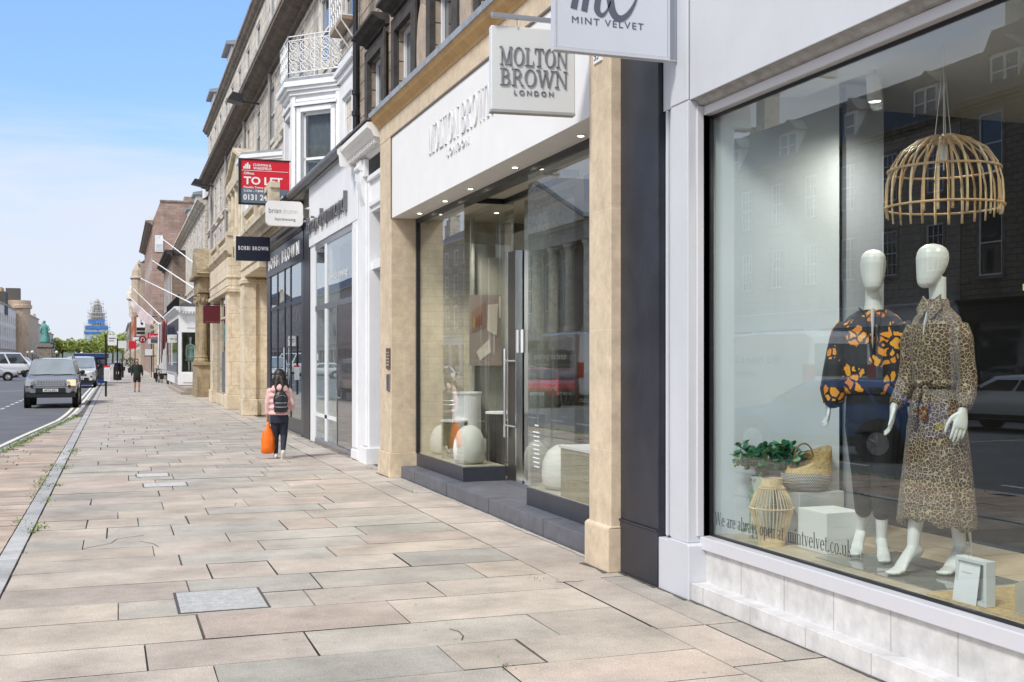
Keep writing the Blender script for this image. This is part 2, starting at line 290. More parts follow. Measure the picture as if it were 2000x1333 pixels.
G={
'M':(1.05,[st(.16,0,.16,1,tn),st(.5,0,.17,1,Tk),st(.5,0,.84,1,tn+.01),st(.86,0,.86,1,Tk),sf(.16,0,.28),sf(.1,1,.2),sf(.86,0,.34),sf(.9,1,.24)]),
'O':(.9,arc(.45,.5,.42,.52,0,360)),
'L':(.72,[st(.2,0,.2,1,Tk),sf(.2,1,.36),hb(.02,.68,tn/2,tn),st(.66,0,.68,.28,tn)]),
'T':(.8,[st(.4,0,.4,1,Tk),sf(.4,0,.36),hb(.04,.76,1-tn/2,tn),st(.05,.74,.06,1,tn),st(.74,1,.75,.74,tn)]),
'N':(.95,[st(.17,0,.17,1,tn),st(.78,0,.18,1,Tk+.02),st(.8,0,.8,1,tn),sf(.17,0,.3),sf(.1,1,.2),sf(.8,1,.3)]),
'B':(.8,[st(.2,0,.2,1,Tk),hb(.04,.42,1-tn/2,tn),hb(.04,.45,tn/2,tn),hb(.2,.45,.52,tn)]+arc(.4,.76,.27,.24,-90,90)+arc(.42,.27,.33,.27,-90,90)),
'R':(.88,[st(.2,0,.2,1,Tk),hb(.04,.42,1-tn/2,tn),sf(.2,0,.34),hb(.2,.45,.5,tn),st(.78,0,.46,.5,Tk),hb(.7,.9,tn/2,tn)]+arc(.4,.75,.3,.25,-90,90)),
'W':(1.25,[st(.36,0,.12,1,Tk),st(.37,0,.62,1,tn),st(.86,0,.62,1,Tk),st(.87,0,1.13,1,tn),sf(.1,1,.3),sf(.62,1,.3),sf(1.13,1,.24)]),
'e':(.56,arc(.29,X/2,.27,X/2+.02,0,318)+[hb(.06,.52,X*.55,tn)]),
'a':(.56,[st(.4,0,.4,X*.8,Tk*.85),hb(.4,.54,tn/2,tn)]+arc(.24,X*.78,.23,X*.24,0,150,Tk*.8,tn)+arc(.26,.17,.24,.18,60,310,Tk*.85,tn)),
'r':(.44,[st(.16,0,.16,X,Tk*.85),sf(.16,0,.3),hb(.02,.16,X-tn/2,tn)]+arc(.31,X-.13,.14,.14,20,170,.07,.07)),
'l':(.3,[st(.15,0,.15,1,Tk*.85),sf(.15,0,.28),hb(.02,.15,1-tn/2,tn)]),
'w':(.86,[st(.26,0,.1,X,Tk*.85),st(.27,0,.43,X,tn),st(.6,0,.43,X,Tk*.85),st(.61,0,.78,X,tn),sf(.09,X,.24),sf(.78,X,.2)]),
'y':(.58,[st(.3,0,.12,X,Tk*.85),st(.2,-.26,.48,X,tn),sf(.1,X,.24),sf(.48,X,.22)]+arc(.13,-.22,.08,.07,0,360,.06,.06)),
's':(.44,arc(.22,X*.74,.17,X*.26,20,270,Tk*.7,tn)+arc(.22,X*.25,.18,X*.26,-160,90,Tk*.7,tn)),
'o':(.6,arc(.3,X/2,.28,X/2+.02,0,360,Tk*.9,tn)),
'p':(.62,[st(.15,-.3,.15,X,Tk*.85),sf(.15,-.3,.28),hb(.02,.15,X-tn/2,tn)]+arc(.3,X/2,.28,X/2+.01,-120,120,Tk*.85,tn)),
'n':(.64,[st(.15,0,.15,X,Tk*.85),sf(.15,0,.28),hb(.02,.15,X-tn/2,tn),st(.49,0,.49,X*.7,Tk*.85),sf(.49,0,.28)]+arc(.36,X*.7,.2,X*.32,0,130,Tk*.85,tn)),
't':(.38,[st(.17,.1,.17,.86,Tk*.8),hb(.02,.34,X-tn/2,tn)]+arc(.26,.12,.16,.13,180,330,Tk*.7,tn)),
'm':(.98,[st(.15,0,.15,X,Tk*.85),sf(.15,0,.28),hb(.02,.15,X-tn/2,tn),st(.49,0,.49,X*.7,Tk*.85),sf(.49,0,.26),st(.83,0,.83,X*.7,Tk*.85),sf(.83,0,.26)]+arc(.36,X*.7,.2,X*.32,0,130,Tk*.85,tn)+arc(.70,X*.7,.2,X*.32,0,130,Tk*.85,tn)),
'i':(.3,[st(.15,0,.15,X,Tk*.85),sf(.15,0,.28),hb(.02,.15,X-tn/2,tn)]+arc(.15,.86,.08,.08,0,360,.079,.079)),
'v':(.58,[st(.28,0,.1,X,Tk*.85),st(.29,0,.48,X,tn),sf(.09,X,.24),sf(.48,X,.2)]),
'.':(.26,arc(.13,.07,.075,.075,0,360,.074,.074)),
'c':(.52,arc(.29,X/2,.27,X/2+.02,40,320,Tk*.85,tn)),
'u':(.64,[st(.15,.18,.15,X,Tk*.85),hb(.02,.15,X-tn/2,tn),st(.49,0,.49,X,Tk*.85),hb(.36,.49,X-tn/2,tn),hb(.49,.6,tn/2,tn)]+arc(.29,.2,.2,.2,180,300,Tk*.8,tn)),
'k':(.62,[st(.15,0,.15,1,Tk*.85),sf(.15,0,.28),hb(.02,.15,1-tn/2,tn),st(.2,.28,.46,X,tn),st(.5,0,.28,.36,Tk*.85),sf(.5,0,.22),sf(.46,X,.22)]),
' ':(.34,[])}
def serif(mb,sx,o,r,u,h,depth=.004,width=None,m=0,center=False,space=.04):
    tot=sum(G[c][0]+space for c in sx)-space; kx=(width/tot) if width else h
    o,r,u=map(Vector,(o,r,u)); n=r.cross(u); x=-tot/2 if center else 0; i=0
    for c in sx:
        for poly in G[c][1]:
            i+=1; mb.slab([((x+px)*kx,py*h) for px,py in poly],o,r,u,n,depth*(1+(i%7)*.02),m)
        x+=G[c][0]+space
    return mb
# ================= GROUND =================
def grid_sheet(name,x0,x1,y0,y1,z,m): 
    return struct(MB().quad((x0,y0,z),(x1,y0,z),(x1,y1,z),(x0,y1,z)).build(name,m))
grid_sheet('ground',-600,600,-300,2500,-.16,mat('far_ground',(.16,.155,.145),.9,var=.2,vs=.05))
ASPH=mat('asphalt',(.135,.138,.145),.82,var=.16,vs=.8,bump=.5,bs=120)
grid_sheet('road',-23,4,-60,900,-.10,ASPH)
KERB=[(-3.0,-30),(-3.0,2),(-2.9,8),(-2.55,15),(-2.17,22.5),(-1.98,25.6),(-1.79,29),(-1.55,32.6),(-1.33,36),(-1.25,39.5),(-1.23,43),(-1.23,900)]
def kx(y):
    for (xa,ya),(xb,yb) in zip(KERB,KERB[1:]):
        if ya<=y<=yb: return xa+(xb-xa)*(y-ya)/(yb-ya)
    return -1.23
# footway: flagstones laid one by one (one mesh), with mortar bed beneath
PAL=[(.49,.385,.31),(.47,.40,.325),(.43,.395,.33),(.51,.425,.33),(.47,.39,.32),(.45,.41,.34),(.52,.44,.355),(.405,.385,.33),(.50,.42,.345)]
PAL2=[(.50,.35,.25),(.47,.34,.25),(.53,.41,.30),(.44,.35,.27)]
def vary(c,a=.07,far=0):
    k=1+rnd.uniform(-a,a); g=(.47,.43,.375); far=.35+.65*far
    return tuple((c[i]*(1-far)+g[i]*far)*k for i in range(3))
pv=MB()
def slab(x0,x1,y0,y1,c,g=.008):
    z=rnd.uniform(-.0015,.0015); t=rnd.uniform(-.0012,.0012); q=rnd.uniform(-.0012,.0012); j=lambda: rnd.uniform(-.004,.004)
    gy=g*rnd.uniform(.7,1.3); a=[(x0+g+j(),y0+gy+j(),z-t-q),(x1-g+j(),y0+gy+j(),z+t-q),(x1-g+j(),y1-gy+j(),z+t+q),(x0+g+j(),y1-gy+j(),z-t+q)]
    b=[(p[0]+(-.003 if i in(0,3) else .003),p[1]+(-.003 if i<2 else .003),-.012) for i,p in enumerate(a)]
    pv.add(a+b,[(0,1,2,3)],c); o_=len(pv.v)-8
    for i in range(4): kq=rnd.choice([.05,.08,.14,.24,.34]); pv.f.append([o_+i,o_+i+4,o_+(i+1)%4+4,o_+(i+1)%4]); pv.c.append((kq,kq*.9,kq*.8)); pv.m.append(0)
y=-3.0; prev=[]
while y<128:
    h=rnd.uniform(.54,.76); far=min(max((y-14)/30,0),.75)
    x=-.79; cuts=[x]
    while True:
        wd=rnd.choice([.5,.62,.8,.95,1.1,1.3]); nx=x+wd
        if nx>3.25-.45: break
        if any(abs(nx-p)<.12 for p in prev): nx+=.2
        if nx>3.25-.4: break
        cuts.append(nx); x=nx
    cuts.append(3.25); prev=cuts[1:-1]
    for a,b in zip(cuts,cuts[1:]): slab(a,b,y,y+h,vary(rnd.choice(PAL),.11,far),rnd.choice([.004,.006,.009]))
    y+=h
y=-3.0
while y<128:
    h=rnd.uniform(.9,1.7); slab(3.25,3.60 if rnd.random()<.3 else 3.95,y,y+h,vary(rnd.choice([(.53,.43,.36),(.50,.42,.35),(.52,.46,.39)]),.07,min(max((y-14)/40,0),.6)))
    if pv.v[-8][0]>0 and abs(pv.v[-7][0]-3.594)<.02: slab(3.60,4.2,y,y+h,vary((.41,.37,.32)))
    y+=h
PAVE=attrmat('flagstone')
struct(pv.build('pavement',PAVE,rec=False))
bed=MB(); bed.quad((-.97,-3,-.0125),(4.9,-3,-.0125),(4.9,900,-.0125),(-.97,900,-.0125))
struct(bed.build('pavement_bed',mat('joint_mortar',(.12,.105,.09),.95,var=.85,vs=2.5),rec=False))
grid_sheet('far_pavement',-.97,4.9,128,900,.004,mat('far_flagstone',(.46,.43,.40),.85,var=.15,vs=1.5))
# service bay between kerb strip and carriageway: smaller flags
pv=MB(); y=-3.0
while y<46:
    h=rnd.uniform(.26,.42); xe=kx(y+h/2)+.12; x=-.965; first=1
    while x-xe>.25:
        wd=rnd.uniform(.5,.95); nx=max(x-wd,xe)
        if nx-xe<.2: nx=xe
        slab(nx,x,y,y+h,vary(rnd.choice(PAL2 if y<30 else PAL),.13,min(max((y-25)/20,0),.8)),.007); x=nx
    y+=h
struct(pv.build('layby_paving',PAVE,rec=False))
pb=MB(); ys=[-3+i*1.0 for i in range(52)]
for a,b in zip(ys,ys[1:]): pb.quad((kx(a)+.05,a,-.013),(-.955,a,-.013),(-.955,b,-.013),(kx(b)+.05,b,-.013))
pb.quad((-1.13,49,-.009),(-.955,49,-.009),(-.955,900,-.009),(-1.13,900,-.009))
struct(pb.build('layby_bed',MC['joint_mortar'],rec=False))
kb=MB(); kcol=(.46,.455,.44); y=-3.0
while y<140:
    h=rnd.uniform(.9,1.3); kk_=rnd.uniform(.86,1.1); c=tuple(v*kk_ for v in kcol)
    kb.box(-.955,-.80,y+.004,y+h-.004,-.05,.008,c); 
    a,b=kx(y),kx(y+h)
    kb.add([(a,y,-.11),(a+.13,y,-.11),(b+.13,y+h-.006,-.11),(b,y+h-.006,-.11),(a+.01,y,.002),(a+.13,y,.002),(b+.13,y+h-.006,.002),(b+.01,y+h-.006,.002)],[(4,5,6,7),(0,4,7,3),(1,2,6,5),(0,1,5,4),(3,7,6,2)],c)
    y+=h
kb.box(-1.23,-1.10,140,900,-.11,.002,kcol)
struct(kb.build('kerb',PAVE,rec=True))
YL=mat('worn_yellow_line',(.72,.69,.58),.8,var=.2,vs=9); WL=mat('worn_white_line',(.6,.6,.6),.8,var=.2,vs=9)
rl=MB(); pts=[(-3+i*1.5) for i in range(60)]
for o in (.06,.27):
    for a,b in zip(pts,pts[1:]): rl.quad((kx(a)-o-.11,a,-.095),(kx(a)-o,a,-.095),(kx(b)-o,b,-.095),(kx(b)-o-.11,b,-.095))
    rl.quad((-1.23-o-.11,85.5,-.095),(-1.23-o,85.5,-.095),(-1.23-o,400,-.095),(-1.23-o-.11,400,-.095))
struct(rl.build('yellow_road_lines',YL,rec=False))
rl=MB()
for i in range(50): rl.quad((-4.02,12+i*2.05,-.096),(-3.90,12+i*2.05,-.096),(-3.90,13+i*2.05,-.096),(-4.02,13+i*2.05,-.096))
for yy in (70,130,190): rl.quad((-9,yy,-.096),(-5,yy,-.096),(-5,yy+.3,-.096),(-9,yy+.3,-.096))
for i in range(24): rl.quad((-12.5,14+i*6,-.096),(-7.2,14+i*6,-.096),(-7.2,14.1+i*6,-.096),(-12.5,14.1+i*6,-.096))
struct(rl.build('white_road_marking',WL,rec=False))
# left hand footway
struct(MB().box(-24.2,-20.5,-60,900,-.16,.0).build('left_footway',MC['far_flagstone']))
# inspection covers
def cover(x0,x1,y0,y1,label,c):
    t=thing('inspection_cover',label,'manhole cover',((x0+x1)/2,(y0+y1)/2,0),group='inspection covers let into the footway')
    MB().box(x0,x1,y0,y1,-.01,.005).build('cover_infill',mat('cover_concrete_%d'%int(c*100),(c,c,c*.96),.85,var=.22,vs=14,bump=.8,bs=45),t)
    f=MB(); g=.02
    for a in ((x0-g,x1+g,y0-g,y0),(x0-g,x1+g,y1,y1+g),(x0-g,x0,y0,y1),(x1,x1+g,y0,y1)): f.box(*a,-.012,.0035)
    f.build('cover_frame',mat('cover_iron',(.09,.08,.07),.7,var=.3,vs=20),t)
cover(.41,.99,7.93,8.62,'rectangular pale concrete filled cover in the foreground flagstones',.44)
cover(.35,.9,15.9,16.35,'nearer of the two thin whitish covers beyond the foreground cover',.52)
cover(.28,.72,17.3,17.75,'farther of the two thin whitish covers beyond the foreground cover',.55)
# cracks, grout patches
ck=MB()
for pts in ([(1.99,6.60),(2.03,6.70),(2.035,6.82),(2.0,6.9)],[(-.3,10.9),(-.05,11.15),(.0,11.4),(.25,11.55)],[(.2,11.2),(.32,11.0),(.36,10.8)],[(1.1,13.4),(1.3,13.5),(1.35,13.8)]):
    ck.ribbon(pts,.006,(0,0,.0035),(1,0,0),(0,1,0),(0,0,1),.0008)
struct(ck.build('paving_cracks',mat('crack_dark',(.05,.045,.04),.95,var=0),rec=False))
pt=MB()
for cx,cy,rx,ry in ((3.32,8.1,.12,.05),):
    n=16; pt.add([(cx+rx*math.cos(k*2*math.pi/n)*rnd.uniform(.75,1.2),cy+ry*math.sin(k*2*math.pi/n)*rnd.uniform(.7,1.2),.0045) for k in range(n)],[tuple(range(n))],rnd.choice([(.50,.44,.37),(.47,.42,.36)]))
struct(pt.build('mortar_patch',PAVE,rec=False))
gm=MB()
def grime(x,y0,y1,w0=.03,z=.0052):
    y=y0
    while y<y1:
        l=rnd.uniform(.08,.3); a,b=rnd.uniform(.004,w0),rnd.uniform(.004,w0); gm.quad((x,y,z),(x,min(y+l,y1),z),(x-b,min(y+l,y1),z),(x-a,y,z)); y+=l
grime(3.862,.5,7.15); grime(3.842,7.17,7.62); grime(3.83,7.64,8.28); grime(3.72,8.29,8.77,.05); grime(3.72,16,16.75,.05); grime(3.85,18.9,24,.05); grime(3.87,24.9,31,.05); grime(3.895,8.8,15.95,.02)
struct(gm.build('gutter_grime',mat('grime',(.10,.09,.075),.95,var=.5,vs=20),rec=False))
gm=MB(); y=8.8
while y<15.95: l=rnd.uniform(.2,.5); gm.quad((3.87,y,.0058),(3.87,y+l,.0058),(3.87-rnd.uniform(.03,.06),y+l,.0058),(3.87-rnd.uniform(.03,.06),y,.0058)); y+=l
struct(gm.build('mortar_fillet',mat('pale_mortar',(.46,.44,.40),.95,var=.25,vs=14),rec=False))
# weeds in the joints
gr=MB(); GRASS=mat('weed_green',(.14,.21,.035),.7,var=.4,vs=30)
def tuft(x,y,z,n,s):
    for i in range(n):
        a=rnd.uniform(0,6.28); px,py=x+rnd.gauss(0,.035*s),y+rnd.gauss(0,.1*s); h=rnd.uniform(.008,.028)*s; l=rnd.uniform(.015,.04)*s; wv=.006*s
        dx,dy=math.cos(a),math.sin(a)
        gr.add([(px-dy*wv,py+dx*wv,z),(px+dy*wv,py-dx*wv,z),(px+dx*l,py+dy*l,z+h)],[(0,1,2)])
for y in [i*.22 for i in range(40,170)]:
    d=rnd.random()
    if 12<y<23 and d<.4: tuft(-.975 if rnd.random()<.5 else -.785,y,.0,26,1.5)
    elif d<.25: tuft(-.785,y,0,6,.8)
    if 12<y<37 and rnd.random()<.8: tuft(kx(y)+.15,y,0,int(22+10*rnd.random()),1.7)
for x,y in ((3.1,8.32),(2.05,5.95),(.33,17.15),(3.6,14.2),(3.75,17.4)): tuft(x,y,.002,14,.7)
o=gr.build('weeds',GRASS,rec=False); o['kind']='stuff'; T(o,'bright green weeds and moss growing along the kerb strip and gutter','weeds')
# ================= WINDOWS, FACADES =================
WM={}
def win_mesh(w,h,kind='sash'):
    k=(round(w,2),round(h,2),kind)
    if k in WM: return WM[k]
    f=MB(); t=.07; d=.05
    f.box(-d,0,-w/2,-w/2+t,0,h); f.box(-d,0,w/2-t,w/2,0,h); f.box(-d,0,-w/2+t,w/2-t,0,t); f.box(-d,0,-w/2+t,w/2-t,h-t,h)
    f.box(-d*.8,.0,-w/2+t,w/2-t,h*.5-.03,h*.5+.03)
    if kind=='bars':
        for q in (1/3.,2/3.): f.box(-.025,.0,-w/2+t+(w-2*t)*q-.012,-w/2+t+(w-2*t)*q+.012,t,h-t)
        for q in (.25,.75): f.box(-.02,.0,-w/2+t,w/2-t,h*q-.012,h*q+.012)
    p=MB(); p.box(.004,.02,-w/2+t*.9,w/2-t*.9,t*.9,h-t*.9)
    c=MB(); c.box(.03,.04,-w/2+t,w/2-t,h*.45,h-t)
    o=f.build('window',WHITE); fm=o.data; bpy.data.objects.remove(o)
    o=p.build('pane',PANE); pm=o.data; bpy.data.objects.remove(o)
    WM[k]=(fm,pm); return WM[k]
def add_window(root,X,sx,y,z,w,h,kind='sash',recess=.05):
    fm,pm=win_mesh(w,h,kind); l=root.location
    loc=(X-sx*recess-l.x, y-l.y, z-l.z)      # sx: outward direction of the facade (+1 or -1)
    o=inst('window',fm,loc,root,0 if sx<0 else math.pi)
    inst('pane',pm,(0,0,0),o); return o
def facade(mb,X,sx,y0,y1,z0,z1,ops,depth=.08,m=0):
    ys=sorted(set([y0,y1]+[v for o in ops for v in o[:2]])); zs=sorted(set([z0,z1]+[v for o in ops for v in o[2:4]]))
    for a,b in zip(ys,ys[1:]):
        for c,d in zip(zs,zs[1:]):
            my,mz=(a+b)/2,(c+d)/2
            if any(o[0]<my<o[1] and o[2]<mz<o[3] for o in ops): continue
            mb.quad((X,a,c),(X,b,c),(X,b,d),(X,a,d),None,m)
    Xi=X-sx*depth
    for a,b,c,d in ops:
        mb.quad((X,a,c),(Xi,a,c),(Xi,a,d),(X,a,d),None,m); mb.quad((X,b,c),(Xi,b,c),(Xi,b,d),(X,b,d),None,m)
        mb.quad((X,a,c),(Xi,a,c),(Xi,b,c),(X,b,c),None,m); mb.quad((X,a,d),(Xi,a,d),(Xi,b,d),(X,b,d),None,m)
        mb.quad((Xi,a,c),(Xi,b,c),(Xi,b,d),(Xi,a,d),None,m)
def shell(mb,X,sx,y0,y1,z0,z1,dep=9):   # sides, back, top of a block
    Xb=X-sx*dep
    mb.quad((X,y0,z0),(Xb,y0,z0),(Xb,y0,z1),(X,y0,z1)); mb.quad((X,y1,z0),(Xb,y1,z0),(Xb,y1,z1),(X,y1,z1))
    mb.quad((Xb,y0,z0),(Xb,y1,z0),(Xb,y1,z1),(Xb,y0,z1)); mb.quad((X,y0,z1),(Xb,y0,z1),(Xb,y1,z1),(X,y1,z1))
def cornice(mb,X,sx,y0,y1,z,proj=.35,h=.35,m=0):
    P=[(0,0),(0,h),(proj,h),(proj,h*.72),(proj*.8,h*.66),(proj*.62,h*.38),(proj*.25,h*.28),(proj*.2,0)]
    mb.prism([(X+sx*(u-.002),z+v) for u,v in P],'xz',y0,y1,m)
def surround(mb,X,sx,ya,yb,za,zb,t=.16,p=.06,hood=0,m=0,sill=True):
    o=X+sx*p; a,b=min(X,o),max(X,o)
    mb.box(a,b,ya-t,ya,za,zb+t,None,m); mb.box(a,b,yb,yb+t,za,zb+t,None,m); mb.box(a,b,ya,yb,zb,zb+t,None,m)
    if sill: o=X+sx*(p+.06); mb.box(min(X,o),max(X,o),ya-t-.05,yb+t+.05,za-.14,za,None,m)
    if hood: cornice(mb,X,sx,ya-t-.12,yb+t+.12,zb+t+.12,hood,.2,m)
def chimney(root,x,y,z,w=.9,l=2.2,h=1.8,pots=4,m=None,par=None):
    c=MB(); c.box(x-w/2,x+w/2,y-l/2,y+l/2,z,z+h); c.box(x-w/2-.08,x+w/2+.08,y-l/2-.08,y+l/2+.08,z+h,z+h+.16)
    o=c.build('chimney',m or TERRT,par or root); p=MB()
    for i in range(pots): p.lathe([(.14,0),(.12,.5),(.15,.52),(.15,.6),(.1,.6)],(x,y-l/2+l*(i+.5)/pots,z+h+.16),10)
    if pots: p.build('chimney_pots',mat('clay_pot',(.42,.30,.16),.8),o)
def house(name,label,X,sx,y0,y1,zs,bay,ww,wall,trim,eave,dep=9,roof='pitch',rh=3.2,dormers=0,shop=None,kind='sash',hood=0,group=None,tri=None,chim=1,corn=.35,gshops=True,surr=True,cat='building',roofm=None):
    root=thing(name,label,cat,(X,y0,0),group=group)
    n=max(1,int((y1-y0)/bay)); ops=[];
    for za,zb in zs:
        for i in range(n):
            c=y0+(y1-y0)*(i+.5)/n; ops.append((c-ww/2,c+ww/2,za,zb))
    wb=MB(); facade(wb,X,sx,y0,y1,3.9 if gshops else 0,eave,ops); shell(wb,X,sx,y0,y1,0,eave,dep); wb.build('wall',wall,root,rec=False)
    tb=MB(); cornice(tb,X,sx,y0,y1,eave-.3,corn,.4)
    if surr:
        for o in ops: surround(tb,X,sx,*o,.14,.03,hood)
    tb.build('cornice',trim,root)
    for a,b,c,d in ops: add_window(root,X,sx,(a+b)/2,c,b-a,d-c,kind)
    if gshops:      # ground floor shopfronts
        sb=MB(); gb=MB(); k=max(1,int((y1-y0)/7)); pm=shop or trim
        for i in range(k):
            a=y0+(y1-y0)*i/k; b=y0+(y1-y0)*(i+1)/k
            e=X+sx*.1; lo,hi=min(X-sx*.3,e),max(X-sx*.3,e)
            sb.box(lo,hi,a+.01,a+.45,0,3.2); sb.box(lo,hi,b-.45,b-.01,0,3.2); sb.box(lo,hi,a+.01,b-.01,3.2,3.9); sb.box(lo,hi,a+.45,b-.45,0,.45)
            sb.box(lo,hi,(a+b)/2-.06,(a+b)/2+.06,.45,3.2)
            gb.box(min(X-sx*.2,X-sx*.24),max(X-sx*.2,X-sx*.24),a+.45,b-.45,.45,3.2)
        cornice(sb,X+sx*.1,sx,y0,y1,3.85,.25,.25)
        s=sb.build('shopfront',pm,root); gb.build('shop_window',PANE,s)
    rm=roofm or SLATE
    if roof=='pitch':
        r=MB(); r.prism([(X+sx*.15,eave),(X-sx*dep*.45,eave+rh),(X-sx*dep,eave)],'xz',y0,y1); ro=r.build('roof',rm,root)
    elif roof=='mansard':
        r=MB(); r.prism([(X-sx*.1,eave),(X-sx*1.5,eave+rh*.75),(X-sx*dep*.5,eave+rh),(X-sx*dep,eave)],'xz',y0,y1); ro=r.build('roof',rm,root)
    else:
        r=MB(); r.box(min(X,X-sx*dep),max(X,X-sx*dep),y0,y1,eave,eave+.5); ro=r.build('roof',wall,root)
    for i in range(dormers):
        c=y0+(y1-y0)*(i+.5)/dormers; wd=1.5 if i%2==0 else 1.0; z=eave+.25
        d=MB(); fx=X-sx*.45; bx=X-sx*2.6; lo,hi=min(fx,bx),max(fx,bx)
        d.box(lo,hi,c-wd/2,c+wd/2,z,z+1.5); o=d.build('dormer',WHITE,root)
        d=MB(); d.prism([(c-wd/2-.15,z+1.5),(c+wd/2+.15,z+1.5),(c,z+2.15)],'yz',lo-.1,hi+.1); d.build('dormer_roof',rm,o)
        for q in ((-.25*wd,.25*wd) if wd>1.2 else (0,)): 
            ow=add_window(root,fx,sx,c+q,z+.15,.5*wd if wd>1.2 else .8,1.25,'sash',-.012); 
    if chim:
        for yy in ([y0+.6] if chim==1 else [y0+.6,y1-.6]): chimney(root,X-sx*dep*.42,yy,eave+rh*.6,1.0,1.0 if dep<4 else .9,rh*.4+1.9,0)
        for yy in ([y0+.6] if chim==1 else [y0+.6,y1-.6]):
            p=MB()
            for i in range(3): p.lathe([(.15,0),(.12,.6),(.16,.62),(.16,.7),(.1,.7)],(X-sx*(dep*.42)+(-.3+.3*i),yy,eave+rh+1.95),8)
            p.build('chimney_pots',mat('clay_pot',(.42,.30,.16),.8),root)
    return root
# ---- buildings across the street: seen mirrored in the shop windows, and directly far up the street
XL=-24.2
st3=[(8.7,10.8),(5.4,7.4)]
house('rubble_house','dark rubble terrace house opposite the camera with tall sashes and white dormers',XL,1,18,37,[(9.0,11.4),(5.0,7.6)],3.1,1.25,REFL,DKTRIM,12.0,dormers=5,roof='mansard',rh=4.2,shop=BLACK,hood=.0,chim=2)
house('rubble_house','grey brown terrace house opposite with four dormers and a skylit slate roof',XL,1,37.1,58,st3,2.9,1.05,REFL2,DKTRIM,11.7,dormers=4,roof='mansard',rh=3.6,shop=WHITE,kind='bars',chim=2)
house('stone_house','lower plain stone house opposite next to the dormered terrace',XL,1,58.1,72,[(7.9,9.6),(4.9,6.8)],2.9,1.1,REFL2,TERRT,10.3,rh=2.6,shop=PALE,kind='bars')
# pedimented hall
ph=thing('columned_hall','columned stone hall with a pediment opposite the recessed shop entrance','building',(XL,72.2,0))
wb=MB(); ops=[(75+i*4.0,76.6+i*4.0,5.5,9.3) for i in range(4)]
facade(wb,XL,1,72.2,92,0,11.4,ops); shell(wb,XL,1,72.2,92,0,11.4); wb.box(XL-8,XL+1.5,72.3,91.9,10.2,11.5); wb.build('wall',REFL2,ph,rec=False)
cb=MB(); 
for i in range(6): cb.lathe([(.5,0),(.5,.3),(.38,.5),(.34,6),(.48,6.3),(.5,6.5)],(XL+1.0,73.4+i*3.45,3.7),14)
cb.box(XL,XL+1.7,72.3,91.9,3.2,3.7); cb.build('column',TERRT,ph)
rb=MB(); rb.prism([(72.0,11.5),(92.2,11.5),(82.1,15.4)],'yz',XL-8,XL+1.9); rb.build('pediment',TERRT,ph)
rb=MB(); rb.prism([(71.8,11.62),(82.1,15.6),(92.4,11.62),(92.4,11.9),(82.1,15.95),(71.8,11.9)],'yz',XL-8.1,XL+2.1); rb.build('roof',LEAD,ph)
for a,b,c,d in ops: add_window(ph,XL,1,(a+b)/2,c,b-a,d-c,'bars')
house('stone_house','four storey plain ashlar house opposite between the hall and the corner',XL,1,92.2,124,[(11.3,12.7),(8.2,10.2),(4.9,7.1)],3.0,1.1,REFL2,TERRT,13.6,rh=2.5,shop=WHITE,kind='bars',chim=2)
house('stone_house','long stone terrace hidden left of the frame before the white building',XL,1,124.2,262,[(9.0,10.8),(5.2,7.4)],4.2,1.2,TERR,TERRT,12.2,rh=2.8,chim=2)
house('pale_building','whitewashed building with dark chimney stack at the left edge of the photo',XL,1,264,312,[(10.4,12.0),(7.2,9.2),(4.4,6.0)],5,1.5,PALE,TERRT,14.2,rh=3.4,chim=0)
o=house('corner_building','sandstone corner building with a parapet bow beside the whitewashed building',XL+.6,1,313,345,[(11.0,13),(7.6,9.8),(4.4,6.4)],4.4,1.5,ashlar('honey_stone',(.60,.47,.35),(.55,.43,.32),.9,.4,(.2,.16,.12),.012,.85,.3),TERRT,16.2,roof='flat',chim=0)
c=MB(); c.lathe([(2.6,0),(2.6,14.6),(3.0,14.8),(3.0,15.6),(2.7,15.7),(2.7,16.8)],(XL+.6,315.5,0),20); c.build('bow_front',MC['honey_stone'],o)
c=MB(); c.box(XL-3,XL+.4,319,322.2,16.6,20.2); c.build('chimney',mat('dark_stack',(.1,.09,.085),.9),o)
t=thing('chimney_tower','tall dark twin chimney stack rising at the far left edge','chimney',(XL-6,292,0))
c=MB(); c.box(XL-7,XL+.2,281,288,12,17.2); c.build('stack',mat('dark_stack',(.1,.09,.085),.9),t)
c=MB()
for i in range(4): c.lathe([(.3,0),(.25,1.0)],(XL-.8,282+i*1.6,17.2),8)
c.build('chimney_pots',MC['clay_pot'],t)
lbl=['narrow sandstone block with a stepped skyline behind the green statue','grey stone block with chimneys right of the green statue','lowest far grey block on the left before the trees','last small building at the end of the left row']
for i,(a,b,h,wm,xx) in enumerate([(346,395,14.6,MC['honey_stone'],XL+.3),(396,440,13.2,TERR,XL),(441,485,11.5,TERR,XL+.3),(486,540,9.0,TERR,XL+.2)]):
    house('stone_house',lbl[i],xx,1,a,b,[(h-4,h-2.2),(4.9,7.0)],5.5,1.6,wm,TERRT,h,rh=2.2,chim=2,kind='sash',surr=False,cat='building')
# ================= RIGHT HAND SHOPS =================
MARB=ashlar('white_marble_tile',(.62,.61,.60),(.57,.565,.555),.52,.6,(.42,.40,.38),.006,.35,.22,.05,soot=(.42,.40,.38),ds=1.6)
WOODF=mat('pale_wood_floor',(.50,.41,.29),.45,var=.12,vs=5)
DARKIN=mat('dark_interior',(.022,.022,.024),.8,var=.2); GREYIN=mat('grey_backdrop',(.47,.51,.54),.6,var=.03); GREYIN2=mat('blue_grey_backdrop',(.30,.33,.37),.6,var=.05)
